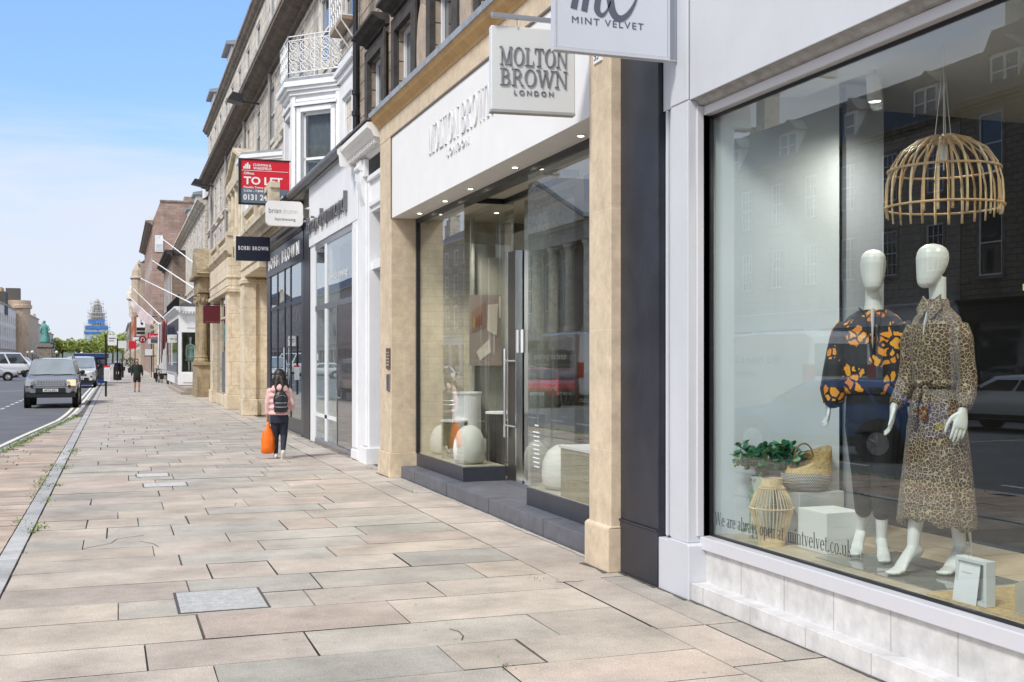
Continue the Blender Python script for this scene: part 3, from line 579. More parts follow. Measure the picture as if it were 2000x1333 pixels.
# ---- A: grey painted clothes shop
A=thing('clothes_shop','pale grey clothes shop with a marble stallriser and the big display window','building',(3.9,-2,0))
m=MB(); m.box(3.88,4.6,-2,7.2,3.58,5.6); m.box(3.88,4.3,7.2,7.62,3.58,5.6)
m.build('fascia',LGREY,A,bevel=.004)
m=MB(); m.box(3.862,4.3,7.2,7.46,.40,3.578); m.box(3.885,4.3,7.46,7.52,.40,3.578); m.box(3.90,4.3,7.52,7.625,.40,3.578); m.box(3.875,3.90,7.55,7.57,.40,3.578)
m.prism([(7.16,0),(7.63,0),(7.63,.385),(7.47,.385),(7.455,.40),(7.18,.40),(7.16,.385)],'yz',3.845,4.3)
m.box(3.855,3.875,7.2,7.46,3.578,5.6)
m.build('pilaster',LGREY,A,bevel=.006)
# window surround: soffit step with its under-shade painted in, pale frame, black gasket
m=MB(); m.prism([(3.885,3.58),(3.93,3.572),(3.955,3.545),(4.00,3.54),(4.00,3.6),(3.885,3.6)],'xz',-2,7.2); m.build('head_moulding',mat('shaded_weathered_grey',(.34,.33,.32),.6,var=.25,vs=10,dirt=.3),A)
m=MB(); m.box(3.985,4.07,-2,7.2,3.475,3.54); m.box(3.985,4.07,7.2,7.26,.43,3.54); m.box(3.955,4.07,-2,7.2,.355,.447); m.box(3.93,3.985,7.185,7.215,.447,3.54)
m.build('window_frame',mat('satin_white_frame',(.57,.57,.60),.35,var=.02),A,bevel=.006)
m=MB(); m.box(4.045,4.06,-2,7.2,3.45,3.475); m.box(4.035,4.06,7.18,7.2,.447,3.475); m.box(4.035,4.06,-2,7.18,.447,.462); m.build('window_gasket',BLACK,A)
m=MB(); m.box(4.05,4.056,-2,7.18,.462,3.45); gA=m.build('window_glass',SGLASS,A)
m=MB(); m.box(3.985,4.5,-2,7.18,.12,.356); m.build('marble_stallriser',MARB,A)
m=MB(); m.box(3.865,4.4,-2,7.155,0,.125); m.build('marble_plinth',ashlar('white_marble_plinth',(.64,.63,.615),(.60,.59,.58),.62,.6,(.4,.38,.36),.005,.35,.25,.05,soot=(.45,.43,.41),ds=2),A,bevel=.004)
# inside
m=MB(); m.box(4.07,5.55,-2,7.26,.3,.458); m.build('display_floor',WOODF,A)
m=MB(); m.box(4.07,12,-2,7.62,3.7,3.78); m.build('shop_ceiling',mat('shop_ceiling',(.6,.6,.6),.8,var=.02),A)
m=MB(); m.box(12,12.2,-2,7.6,0,3.7); m.box(5.0,12,7.5,7.6,0,3.7); m.box(4.3,12,-2.2,-2,0,5.6); m.box(5.56,12,-2,7.5,-.02,.0); m.build('shop_wall',DARKIN,A)
m=MB(); m.ob((4.085,7.2,.459),(.70,-.50,0),(.02,.03,0),(0,0,3.2)); m.build('backdrop_panel',GREYIN,A)
m=MB(); m.ob((4.86,6.72,.459),(.30,-.02,0),(.0,.05,0),(0,0,3.2)); m.build('backdrop_panel',GREYIN2,A)
m=MB(); m.box(6.6,6.75,3.2,6.9,2.25,2.30); m.box(8.4,8.5,1.0,6.9,2.6,2.68); m.box(7.2,7.3,6.2,6.3,0,3.7); m.build('lit_shelf',mat('lit_shelf',(.5,.42,.22),.5,emit=((1,.8,.4),.35)),A)
m=MB(); serif(m,'We are always open at',(4.048,7.14,.535),(0,-1,0.02),(0,0,1),.092,.0008,width=.88)
serif(m,'mintvelvet.co.uk',(4.048,6.215,.553),(0,-1,0.012),(0,0,1),.098,.0008,width=.67); m.build('window_lettering',mat('decal_charcoal',(.03,.035,.045),.5,var=0),A)
# upper storeys over the clothes shop
m=MB(); ops=[(y,y+1.2,6.4,8.8) for y in (-1,2.2,5.2)]+[(y,y+1.2,10,11.8) for y in (-1,2.2,5.2)]
facade(m,4.9,-1,-2,7.62,5.58,13,ops); shell(m,4.9,-1,-2,7.62,5.58,13,8); m.box(3.9,4.9,-2,7.6,5.56,5.66); m.build('upper_wall',TERR,A,rec=False)
for a,b,c,d in ops: add_window(A,4.9,-1,(a+b)/2,c,b-a,d-c)
# ---- navy pilaster and B: toiletries shop with the sooty stone house above
m=MB(); m.box(3.835,4.3,7.63,8.30,0,.42); m.box(3.842,4.3,7.63,8.30,.435,5.6); m.box(3.825,4.3,7.63,8.30,.42,.435)
B=thing('townhouse','sooty stone townhouse over the white fronted shop with cream sandstone pillars','building',(3.75,7.63,0))
m.build('navy_pilaster',NAVY,B,bevel=.004)
m=MB(); m.box(3.755,4.35,8.30,8.74,.36,4.95); m.box(3.725,4.35,8.285,8.77,0,.352)
m.prism([(3.725,.352),(3.755,.372),(4.3,.372),(4.3,.352)],'xz',8.285,8.77)
m.build('stone_pillar',CREAM,B,bevel=.008); m=MB(); m.box(3.755,4.6,16.0,16.72,.36,4.95); m.box(3.725,4.6,15.97,16.76,0,.36)
m.build('stone_pillar',CREAM,B,bevel=.008)
m=MB(); m.box(3.755,4.7,8.30,16.74,4.955,5.3); m.build('frieze',CREAM,B,bevel=.004)
m=MB(); m.prism([(3.757,5.20),(3.745,5.20),(3.735,5.24),(3.70,5.27),(3.655,5.30),(3.635,5.345),(3.62,5.37),(3.757,5.37)],'xz',8.25,16.82); m.build('cornice',OCHRE,B)
m=MB(); m.prism([(3.605,5.365),(3.605,5.44),(4.9,5.50),(4.9,5.37)],'xz',8.2,16.86)
for y in (9.5,11.2,12.9,14.6,16.0): m.box(3.598,3.72,y,y+.025,5.36,5.462)
m.build('lead_flashing',LEAD,B)
m=MB(); m.box(3.748,3.765,8.74,16.0,4.935,4.957); m.box(3.748,3.765,15.985,16.0,3.76,4.935); m.build('fascia_edge',mat('bronze_trim',(.16,.12,.08),.5),B)
m=MB(); m.box(3.765,4.35,8.741,15.985,3.765,4.935); m.build('fascia',WARMW,B,bevel=.004)
m=MB(); WML=mat('white_metal_letters',(.68,.68,.685),.35,var=0); serif(m,'MOLTON BROWN',(3.763,13.9,4.32),(0,-1,0),(0,0,1),.35,.016,width=2.6); m.build('fascia_lettering',WML,B); m=MB(); put_text(m,'LONDON',(3.763,13.06,4.16),(0,-1,0),(0,0,1),.09,width=.88,depth=.02,space=1.5)
m.build('fascia_lettering',WML,B)
m=MB(); m.box(4.12,4.3,8.745,15.99,3.70,3.764); m.box(4.12,4.18,15.93,15.99,.35,3.70); m.box(4.30,4.72,11.26,11.31,3.70,3.764); m.box(4.30,4.72,13.60,13.66,3.70,3.764); m.box(4.66,4.72,11.31,13.6,3.70,3.764); m.build('window_head',BLACK,B)
m=MB(); m.box(3.90,4.8,8.70,15.99,-.02,.168); m.build('entrance_step',mat('slate_step',(.115,.118,.135),.55,var=.25,vs=5,bump=.2,dirt=.15),B,bevel=.008)
m=MB()
for y in (10.2,11.9,13.6,15.2): m.box(3.898,4.1,y,y+.006,0,.1695)
m.build('step_joint',BLACK,B)
m=MB(); NP=mat('navy_plinth',(.035,.038,.052),.4,var=.15); m.box(4.13,4.7,13.64,15.99,.168,.35); m.build('window_plinth',NP,B,bevel=.004); m=MB(); m.box(4.13,4.7,8.74,11.3,.168,.35); m.build('window_plinth',NP,B,bevel=.004)
g=MB(); g.box(4.145,4.151,13.65,15.93,.35,3.70); g.box(4.151,4.69,13.645,13.651,.35,3.70); g.build('window_glass',SGLASS2,B); g=MB(); g.box(4.145,4.151,8.74,11.30,.35,3.70); g.box(4.151,4.69,11.296,11.302,.35,3.70); g.build('window_glass',SGLASS2,B)
g=MB(); g.box(4.685,4.691,11.31,12.0,.17,3.70); g.box(4.685,4.691,12.02,12.9,.17,3.70); g.box(4.685,4.691,13.3,13.64,.17,3.70); g.build('door_glass',SGLASS2,B)
m=MB(); m.box(4.60,4.68,12.97,13.25,.17,3.05); m.build('door_post',mat('bronze_black',(.035,.028,.025),.3),B)
m=MB(); m.tube([(4.565,13.28,.75),(4.565,13.28,1.85)],.018,10); m.box(4.60,4.70,13.255,13.285,.17,3.05); m.box(4.595,4.70,12.94,12.965,.17,3.05)
m.box(4.59,4.69,12.3,13.3,.17,.23)
for z in (.9,1.7): m.tube([(4.565,13.28,z),(4.565,12.85,z)],.013,8)
m.tube([(4.60,12.2,.75),(4.60,12.2,1.85)],.016,8)
m.build('door_handle',CHROME,B)
m=MB(); m.box(4.64,4.645,12.82,12.9,1.80,2.08); m.box(4.64,4.645,13.34,13.38,1.80,2.08); m.build('door_notice',WLET,B)
m=MB(); 
for i in range(9): m.box(4.141,4.144,10.95,11.14-.02*(i%3),.95-i*.045,.962-i*.045)
m.box(4.141,4.144,10.98,11.08,1.02,1.035)
m.build('window_lettering',WLET,B)
# soffit and lamps
m=MB(); m.box(4.35,10,8.3,16.7,3.765,3.9); m.build('shop_ceiling',mat('warm_ceiling',(.5,.47,.40),.7,var=.03),B)
DL=mat('lamp_lens',(1,1,.95),.4,var=0,emit=((1,.93,.8),5))
for y in (9.5,11.3,12.9,14.0,15.3):
    l=MB(); l.lathe([(.045,-.006),(.045,.0)],(4.0,y,3.764),16); o=l.build('downlight_rim',WHITE,B); l=MB(); l.lathe([(.028,-.009),(.028,-.005)],(4.0,y,3.764),14); l.build('downlight_lens',DL,o)
for x,y in ((5.1,9.9),(5.6,12.6),(5.0,14.9),(6.4,11.5)):
    l=MB(); l.lathe([(.055,-.006),(.055,.0)],(x,y,3.764),16); o=l.build('downlight_rim',WHITE,B); l=MB(); l.lathe([(.028,-.009),(.028,-.005)],(x,y,3.764),14); l.build('downlight_lens',DL,o)
# interior
TILE=ashlar('cream_wall_tile',(.64,.58,.44),(.60,.55,.42),.22,.11,(.40,.37,.28),.004,.4,.0,.05)
m=MB(); m.box(4.18,5.6,15.95,15.99,.35,3.76); m.build('tiled_wall',TILE,B)
m=MB(); m.box(4.16,4.69,13.66,15.94,.35,.36); m.box(4.16,4.69,8.75,11.28,.35,.36); m.build('display_floor',mat('display_floor_cream',(.42,.39,.31),.5,var=.05),B)
m=MB(); m.box(10,10.2,8.2,16.7,0,3.8); m.box(4.7,10,16.0,16.2,0,3.8); m.box(4.36,10,8.0,8.2,0,3.8); m.box(4.72,10,8.2,16,.0,.17); m.build('shop_wall',mat('olive_interior',(.44,.40,.31),.7,var=.2,vs=.8),B)
m=MB(); m=MB(); m.box(4.75,4.8,8.4,11.2,.36,3.7); m.build('added_dark_back',mat('dark_teal_panel',(.045,.055,.05),.4,var=.2),B)  # dark panel added to dim the interior behind this pane
SMK=mat('smoky_panel',(.34,.335,.29),.25,var=.12)
for q_ in ((4.72,5.8,15.2,15.24,.6,3.5),(5.3,5.4,13.6,15.2,.2,3.5),(4.70,4.74,15.1,15.19,.35,3.7),(6.5,8.8,9.2,9.4,.2,2.2),(7.4,7.6,10.5,13.5,.2,2.4)): m=MB(); m.box(*q_); m.build('display_screen',SMK,B)
# upper stone house
m=MB(); wy=[21.97,19.62,17.1,14.5,11.9,9.3]; ops=[(y-.62,y+.62,5.75,7.75) for y in wy]+[(y-.6,y+.6,9.6,11.5) for y in wy]
facade(m,4.9,-1,7.63,23.72,5.42,13.2,ops,.17); shell(m,4.9,-1,7.63,23.72,5.42,13.2,8); m.box(3.95,4.9,16.76,23.72,5.3,5.42); m.build('upper_wall',SOOTY,B,rec=False)
m=MB()
for o in ops[:6]: surround(m,4.9,-1,*o,.24,.10,.36); m.box(4.83,4.9,o[0]-.08,o[0],o[2],o[3]); m.box(4.80,4.84,o[0]-.32,o[0]-.24,o[2],o[3]+.3)
for o in ops[6:]: surround(m,4.9,-1,*o,.2,.08,.3)
cornice(m,4.9,-1,7.63,23.7,12.9,.5,.5); m.build('window_surround',BLACKST,B)
for a,b,c,d in ops: add_window(B,4.9,-1,(a+b)/2,c,b-a,d-c,recess=.14)
for y in (18.35,15.8,13.2): m=MB(); m.lathe([(.30,0),(.30,.05),(.24,.075),(.1,.08)],(4.9-.08,y,6.9),24,sx=1,sy=2.6,axis='x'); m.build('carved_panel',mat('carved_sandstone',(.42,.34,.26),.85,var=.2,vs=4,bump=.4),B)
# ---- hair salon
Cn=thing('salon_front','white hairdressing salon front with thin chrome lettering and tall glazing','shopfront',(3.9,18.9,0))
m=MB(); m.box(3.86,4.4,18.95,24.05,4.10,5.36); m.box(3.87,4.4,18.93,19.42,0,4.10); m.box(3.89,4.4,23.42,24.05,0,4.10); m.box(3.85,4.4,18.90,19.46,0,.16); m.box(3.85,3.9,18.98,19.36,.2,4.0)
m.build('fascia',WHITE,Cn,bevel=.006)
m=MB(); m.box(3.875,4.4,24.05,24.85,0,5.3); m.build('black_pilaster',BLACK,Cn)
m=MB(); m.box(3.89,4.0,19.42,23.42,3.98,4.10); m.box(3.888,4.0,19.42,23.42,2.72,2.82); m.box(3.886,4.0,20.95,21.02,.05,2.72); m.box(3.886,4.0,19.42,19.5,.05,2.72); m.box(3.88,4.0,19.42,23.42,0,.10); m.build('steel_frame',STEEL,Cn)
m=MB(); m.box(3.889,4.0,22.05,22.3,.1,4.0); m.box(3.889,4.0,21.02,23.42,.55,.62); m.build('white_mullion',WHITE,Cn)
g=MB(); g.box(3.905,3.911,19.5,23.42,.1,3.98); g.build('window_glass',glass('salon_glass',(.88,.91,.90),.09),Cn)
m=MB(); m.box(3.896,3.903,19.56,20.9,.12,2.7); m.build('door',mat('dark_mirror_door',(.05,.045,.045),.08,var=.3,spec=1,coat=.6),Cn)
m=MB(); m.tube([(3.86,20.82,1.0),(3.86,20.82,1.15)],.015,8); m.tube([(3.90,20.82,1.0),(3.86,20.82,1.0)],.012,6); m.build('door_handle',CHROME,Cn)
m=MB(); m.box(4.9,5.0,18.9,24.8,0,4.2); m.box(4.0,4.9,24.0,24.1,0,4.1); m.box(4.05,5,18.9,24.8,-.0,.05); m.build('interior_wall',mat('salon_interior',(.30,.31,.31),.7,var=.5,vs=1.2),Cn)
m=MB(); m.box(4.3,4.35,20.2,20.9,.9,2.3); m.box(4.3,4.35,21.7,22.4,.9,2.3); m.box(4.25,4.5,20.3,22.4,.7,.8); m.build('mirror',CHROME,Cn)
m=MB(); put_text(m,'brian drummond',(3.858,23.95,4.36),(0,-1,0),(0,0,1),.38,width=4.15,depth=.07,bold=-.008); m.build('fascia_lettering',mat('dark_chrome',(.22,.22,.23),.3,metal=.8,var=.3,vs=6),Cn)
m=MB(); put_text(m,'hairdressing',(3.903,21.9,3.25),(0,-1,0),(0,0,1),.16,width=1.9,depth=.003,bold=-.006); m.build('window_lettering',WLET,Cn)
m=MB(); m.tube([(3.74,18.75,5.46),(3.74,27.1,5.46)],.085,12); m.build('gutter',mat('grey_gutter',(.16,.165,.18),.5,var=.2),Cn)
m=MB(); m.prism([(3.8,5.36),(3.8,5.42),(4.9,6.0),(4.9,5.36)],'xz',18.9,27.2); m.build('lean_to_roof',LEAD,Cn)
# ---- doorcase
D=thing('doorcase','white classical doorcase with dentil cornice between shop and salon','doorway',(3.9,16.8,0))
m=MB(); m.box(3.88,4.3,18.1,18.9,0,4.65); m.box(3.845,3.88,18.2,18.55,.3,4.6); m.box(3.82,4.3,18.06,18.62,0,.27); m.box(3.88,4.3,16.78,17.08,0,4.65); m.box(3.92,4.3,17.08,18.1,4.12,4.65); m.box(3.88,4.3,17.08,18.1,4.2,4.28); m.box(3.93,4.3,17.08,18.1,3.18,3.32)
m.box(3.86,4.3,16.8,18.9,4.62,4.70); m.box(3.80,3.88,18.1,18.85,4.7,4.98)
m.build('pilaster',WHITE,D,bevel=.008)
m=MB(); P=[(0,0),(.06,.03),(.10,.10),(.22,.13),(.27,.22),(.33,.25),(.33,.33),(0,.36)]
m.prism([(3.9-u,4.98+v) for u,v in P],'xz',16.8,18.98); m.prism([(18.95,4.98),(19.02,5.02),(19.1,5.2),(19.25,5.25),(19.25,5.33),(18.95,5.34)],'yz',3.57,3.9)
for i in range(14): m.box(3.70,3.80,16.9+i*.15,16.97+i*.15,5.03,5.10)
m.build('cornice',WARMW,D)
m=MB(); m.prism([(3.55,5.34),(3.55,5.37),(3.9,5.44),(3.9,5.34)],'xz',16.8,19.28); m.build('lead_cap',mat('peeling_lead',(.12,.11,.1),.8,var=.5,vs=14),D)
m=MB(); m.prism([(3.885,4.2),(3.86,4.2),(3.80,4.4),(3.76,4.62),(3.76,4.98),(3.885,4.98)],'xz',18.22,18.54); m.tube([(3.775,18.21,4.86),(3.775,18.55,4.86)],.06,12); m.build('console',WHITE,D,bevel=.01)
m=MB(); m.box(4.12,4.2,17.08,18.1,.05,3.18); 
for z in (.3,1.1,2.1): m.box(4.10,4.12,17.2,17.52,z,z+.65); m.box(4.10,4.12,17.62,17.96,z,z+.65)
m.build('door',mat('slate_blue_door',(.05,.058,.075),.4,var=.1),D,bevel=.01)
g=MB(); g.box(4.1,4.11,17.08,18.1,3.32,4.12); g.build('fanlight',PANE,D)
t=thing('intercom','grey steel entry intercom fixed to the far cream pillar','intercom',(4.0,16.0,1.3)); m=MB(); m.box(3.735,3.755,16.03,16.22,1.26,1.5); m.build('plate',STEEL,t)
m=MB(); 
for i in range(4): m.lathe([(.008,-.004),(.008,0)],(3.735,16.125,1.31+i*.045),8,axis='x')
m.build('button',BLACK,t)
t=thing('name_plaque','brown metal nameplate above the intercom on the far pillar','plaque',(4.0,16.0,1.6)); m=MB(); m.box(3.735,3.755,16.02,16.24,1.58,1.88); m.build('plate',mat('bronze_plate',(.16,.12,.09),.4,metal=.4,var=.2,vs=30),t)
m=MB()
for i in range(5): m.box(3.732,3.735,16.05,16.21-.02*(i%2),1.63+i*.045,1.643+i*.045)
m.build('plate_lettering',GOLDT,t)
t=thing('number_sign','small white house number sign near the top of the near cream pillar','sign',(3.75,8.7,4.0)); m=MB(); m.box(3.742,3.755,8.46,8.62,4.17,4.29); m.build('plate',WHITE,t)
m=MB(); put_text(m,'55',(3.741,8.60,4.195),(0,-1,0),(0,0,1),.07,depth=.002); m.build('number',BLACK,t)
# downpipe
t=thing('downpipe','black cast iron downpipe between sooty house and white bay house','drainpipe',(4.8,23.75,5.5)); m=MB(); m.tube([(4.8,23.75,5.6),(4.8,23.75,13)],.06,10)
for z in (6.9,7.35,9.5,11.5): m.lathe([(.085,0),(.085,.1)],(4.8,23.75,z),10)
m.build('pipe',BLACK,t); m=MB(); m.lathe([(.08,0),(.13,.1),(.16,.35)],(4.72,23.6,5.5),8); m.build('hopper',mat('grey_gutter',(.16,.165,.18),.5,var=.2),t)
# ---- black shopfront
K=thing('black_shopfront','narrow navy black cosmetics shopfront beneath the stone balustrade','shopfront',(3.9,24.9,0))
m=MB(); m.box(3.86,4.4,24.87,31.3,3.92,4.60); m.box(3.88,4.3,24.9,25.25,0,3.92); m.box(3.88,4.3,30.6,31.3,0,3.92); m.box(3.92,4.2,24.9,31.3,0,.35); m.box(3.89,3.95,25.25,30.6,3.0,3.08)
for y in (26.9,27.9,29.2): m.box(3.885,3.95,y,y+.12,.35,3.92)
cornice(m,3.87,-1,24.87,31.3,4.56,.22,.22); m.build('frame',mat('navy_black_paint',(.012,.016,.026),.3,var=.15),K)
g=MB(); g.box(3.90,3.906,25.25,30.6,.35,3.92); g.build('window_glass',glass('dark_glass',(.7,.75,.76),.14),K)
m=MB(); m.box(4.9,5,24.9,31.3,0,4); m.box(4.4,4.5,26,29.5,.2,1.3); m.build('interior_wall',mat('shop_interior_mix',(.2,.2,.2),.7,var=.8,vs=1.5),K)
m=MB(); put_text(m,'BOBBI BROWN',(3.858,30.7,4.08),(0,-1,0),(0,0,1),.32,width=5.3,depth=.02,space=1.5); m.build('fascia_lettering',WLET,K)
m=MB(); m.tube([(3.85,27.75,.9),(3.85,27.75,2.0)],.02,8); m.build('door_handle',CHROME,K)
# ---- balustraded stone porticos
def balcony(par,X,y0,y1,mt,dz=0):
    m=MB(); cornice(m,X+.22,-1,y0,y1,5.2,.28,.36); m.box(X+.2,4.9,y0,y1,5.2,5.56); m.box(X-.02,X+.2,y0,y1,5.95,6.07)
    for y in (y0+.05,y1-.5,(y0+y1)/2-.2): m.box(X-.03,X+.20,y,y+.35,5.55,6.09)
    m.xf(Matrix.Translation((0,0,dz))); o=m.build('balustrade',mt,par)
    b=MB(); n=int((y1-y0)/.24)
    for i in range(n): b.lathe([(.055,0),(.055,.05),(.03,.09),(.06,.2),(.03,.31),(.055,.34),(.055,.4)],(X+.09,y0+.3+i*.24,5.56),8)
    b.xf(Matrix.Translation((0,0,dz))); b.build('baluster',mt,o)
Pq=thing('stone_portico','golden sandstone portico with paired pilasters and a balustraded balcony','portico',(3.6,24.95,0))
m=MB(); m.box(3.62,4.7,24.95,31.3,4.80,4.88); m.box(3.66,4.7,31.3,36.0,4.22,5.2); m.box(3.63,4.02,35.0,35.9,.5,4.22); m.box(3.60,4.06,34.95,35.95,0,.5); m.box(4.0,4.42,35.1,35.9,.5,4.22); m.box(4.0,4.46,35.05,35.9,0,.5); m.box(3.58,4.06,34.93,35.95,4.02,4.15); m.box(4.02,4.44,35.02,35.9,4.02,4.15)
m.box(3.62,4.5,31.28,36.02,4.45,4.52); m.box(4.4,4.9,31.3,39.5,0,5.2); m.build('pilaster',GOLD,Pq,bevel=.02); balcony(Pq,3.3,25.9,32.0,GOLDT,-.33)
Pr=thing('stone_shopfront','golden stone shopfront with a tall window and balcony beyond the portico','shopfront',(3.56,39.5,0))
m=MB(); m.box(3.56,4.6,39.5,47.2,4.22,5.2); m.box(3.58,4.05,39.5,40.5,.5,4.22); m.box(3.53,4.08,39.42,40.6,0,.5); m.box(3.58,4.05,46.0,47.2,.5,4.22); m.box(3.53,4.08,45.9,47.3,0,.5); m.box(3.7,4.4,40.5,46,0,.4)
m.box(3.5,4.08,39.40,47.25,4.02,4.16); m.box(3.53,4.1,39.46,47.22,4.5,4.58); m.box(4.05,4.9,39.5,53,0,5.2); m.build('pilaster',GOLD,Pr,bevel=.02); balcony(Pr,3.56,39.5,47.2,GOLDT)
g=MB(); g.box(3.76,3.77,40.5,46,.4,4.02); g.build('shop_window',PANE,Pr); m=MB(); m.box(3.72,3.755,42,43.4,.5,2.0); m.build('window_poster',mat('grey_poster',(.13,.14,.16),.5,var=.5,vs=4),Pr)
m=MB(); m.box(3.70,3.76,40.5,40.6,.4,4.02);m.box(3.70,3.76,43.8,43.9,.4,4.02); m.box(3.70,3.76,40.5,46,3.2,3.27); m.build('window_frame',GOLDT,Pr)
# pedimented window on the second balcony
Q=MB(); Q.box(4.35,4.9,42.5,48.5,5.56,6.3)
for y in (42.8,44.2,45.6,47.0,48.2): Q.lathe([(.17,0),(.17,.1),(.12,.16),(.11,2.0),(.16,2.1),(.18,2.2)],(4.5,y,6.3),12)
Q.box(4.32,4.9,42.4,48.6,8.5,8.95); Q.prism([(42.0,8.95),(49.0,8.95),(45.5,9.9)],'yz',4.45,4.9); Q.prism([(41.9,8.95),(41.9,9.05),(45.5,10.05),(49.1,9.05),(49.1,8.95),(45.5,9.9)],'yz',4.3,4.9); Q.box(4.6,4.9,42.6,48.4,6.3,8.5)
# ---- long terrace
TE=thing('stone_terrace','long weathered stone terrace with a deep eaves cornice and tall white bay windows','building',(4.9,23.75,0))
m=MB(); ys=[24.75,28,31.8,34.4,38,41.9,45.3,48.6,51.7,54.8,57.9,61,64.1]
ops=[]
for y in ys: ops+=[(y-.65,y+.65,8.95,10.85),(y-.65,y+.65,12.35,14.0)]
for y in (31.6,34.4,41.9,45.3,48.6,51.7,54.8,57.9,61,64.1): ops.append((y-.65,y+.65,5.9,8.3))
facade(m,4.9,-1,23.73,66,0,14.6,ops,.08); shell(m,4.9,-1,23.73,66,0,14.6,9); m.build('wall',TERR,TE,rec=False)
m=MB()
for o in ops: surround(m,4.9,-1,*o,.15,.03,.16 if o[2]<7 else 0)
m.box(4.85,4.9,24,66,11.0,11.06); m.box(4.84,4.9,24,66,8.6,8.75); m.build('window_surround',TERRT,TE)
m=MB(); cornice(m,4.9,-1,23.7,66.2,11.25,.58,.42); m.build('eaves_cornice',mat('brown_eaves',(.15,.125,.105),.85,var=.4,vs=3,dirt=.4),TE); m=MB(); m.box(4.30,4.9,23.7,66.2,11.67,11.76); cornice(m,4.9,-1,23.7,66.2,14.35,.3,.4); m.build('cornice',DKTRIM,TE)
Q.build('pedimented_window',GOLDT,TE)
for o in ops: add_window(TE,4.9,-1,(o[0]+o[1])/2,o[2],o[1]-o[0],o[3]-o[2])
m=MB(); m.prism([(4.95,14.6),(9,16.6),(13.9,14.6)],'xz',23.75,66); m.build('roof',SLATE,TE)
for y in (53.5,63.3):
    d=MB(); d.box(5.0,6.6,y,y+2.2,14.7,16.3); d=d.build('dormer',WARMW,TE); e=MB(); e.prism([(4.75,16.25),(4.75,16.4),(6.8,16.75),(6.8,16.25)],'xz',y-.2,y+2.4); e.build('dormer_roof',LEAD,d)
for y in (38.0,46.0,54,62.5):
    m=MB(); m.tube([(4.8,y,6),(4.8,y,11.2)],.06,8); m.build('downpipe',mat('stone_grey_pipe',(.3,.29,.27),.7),TE)
SM=MC['satin_white_frame']
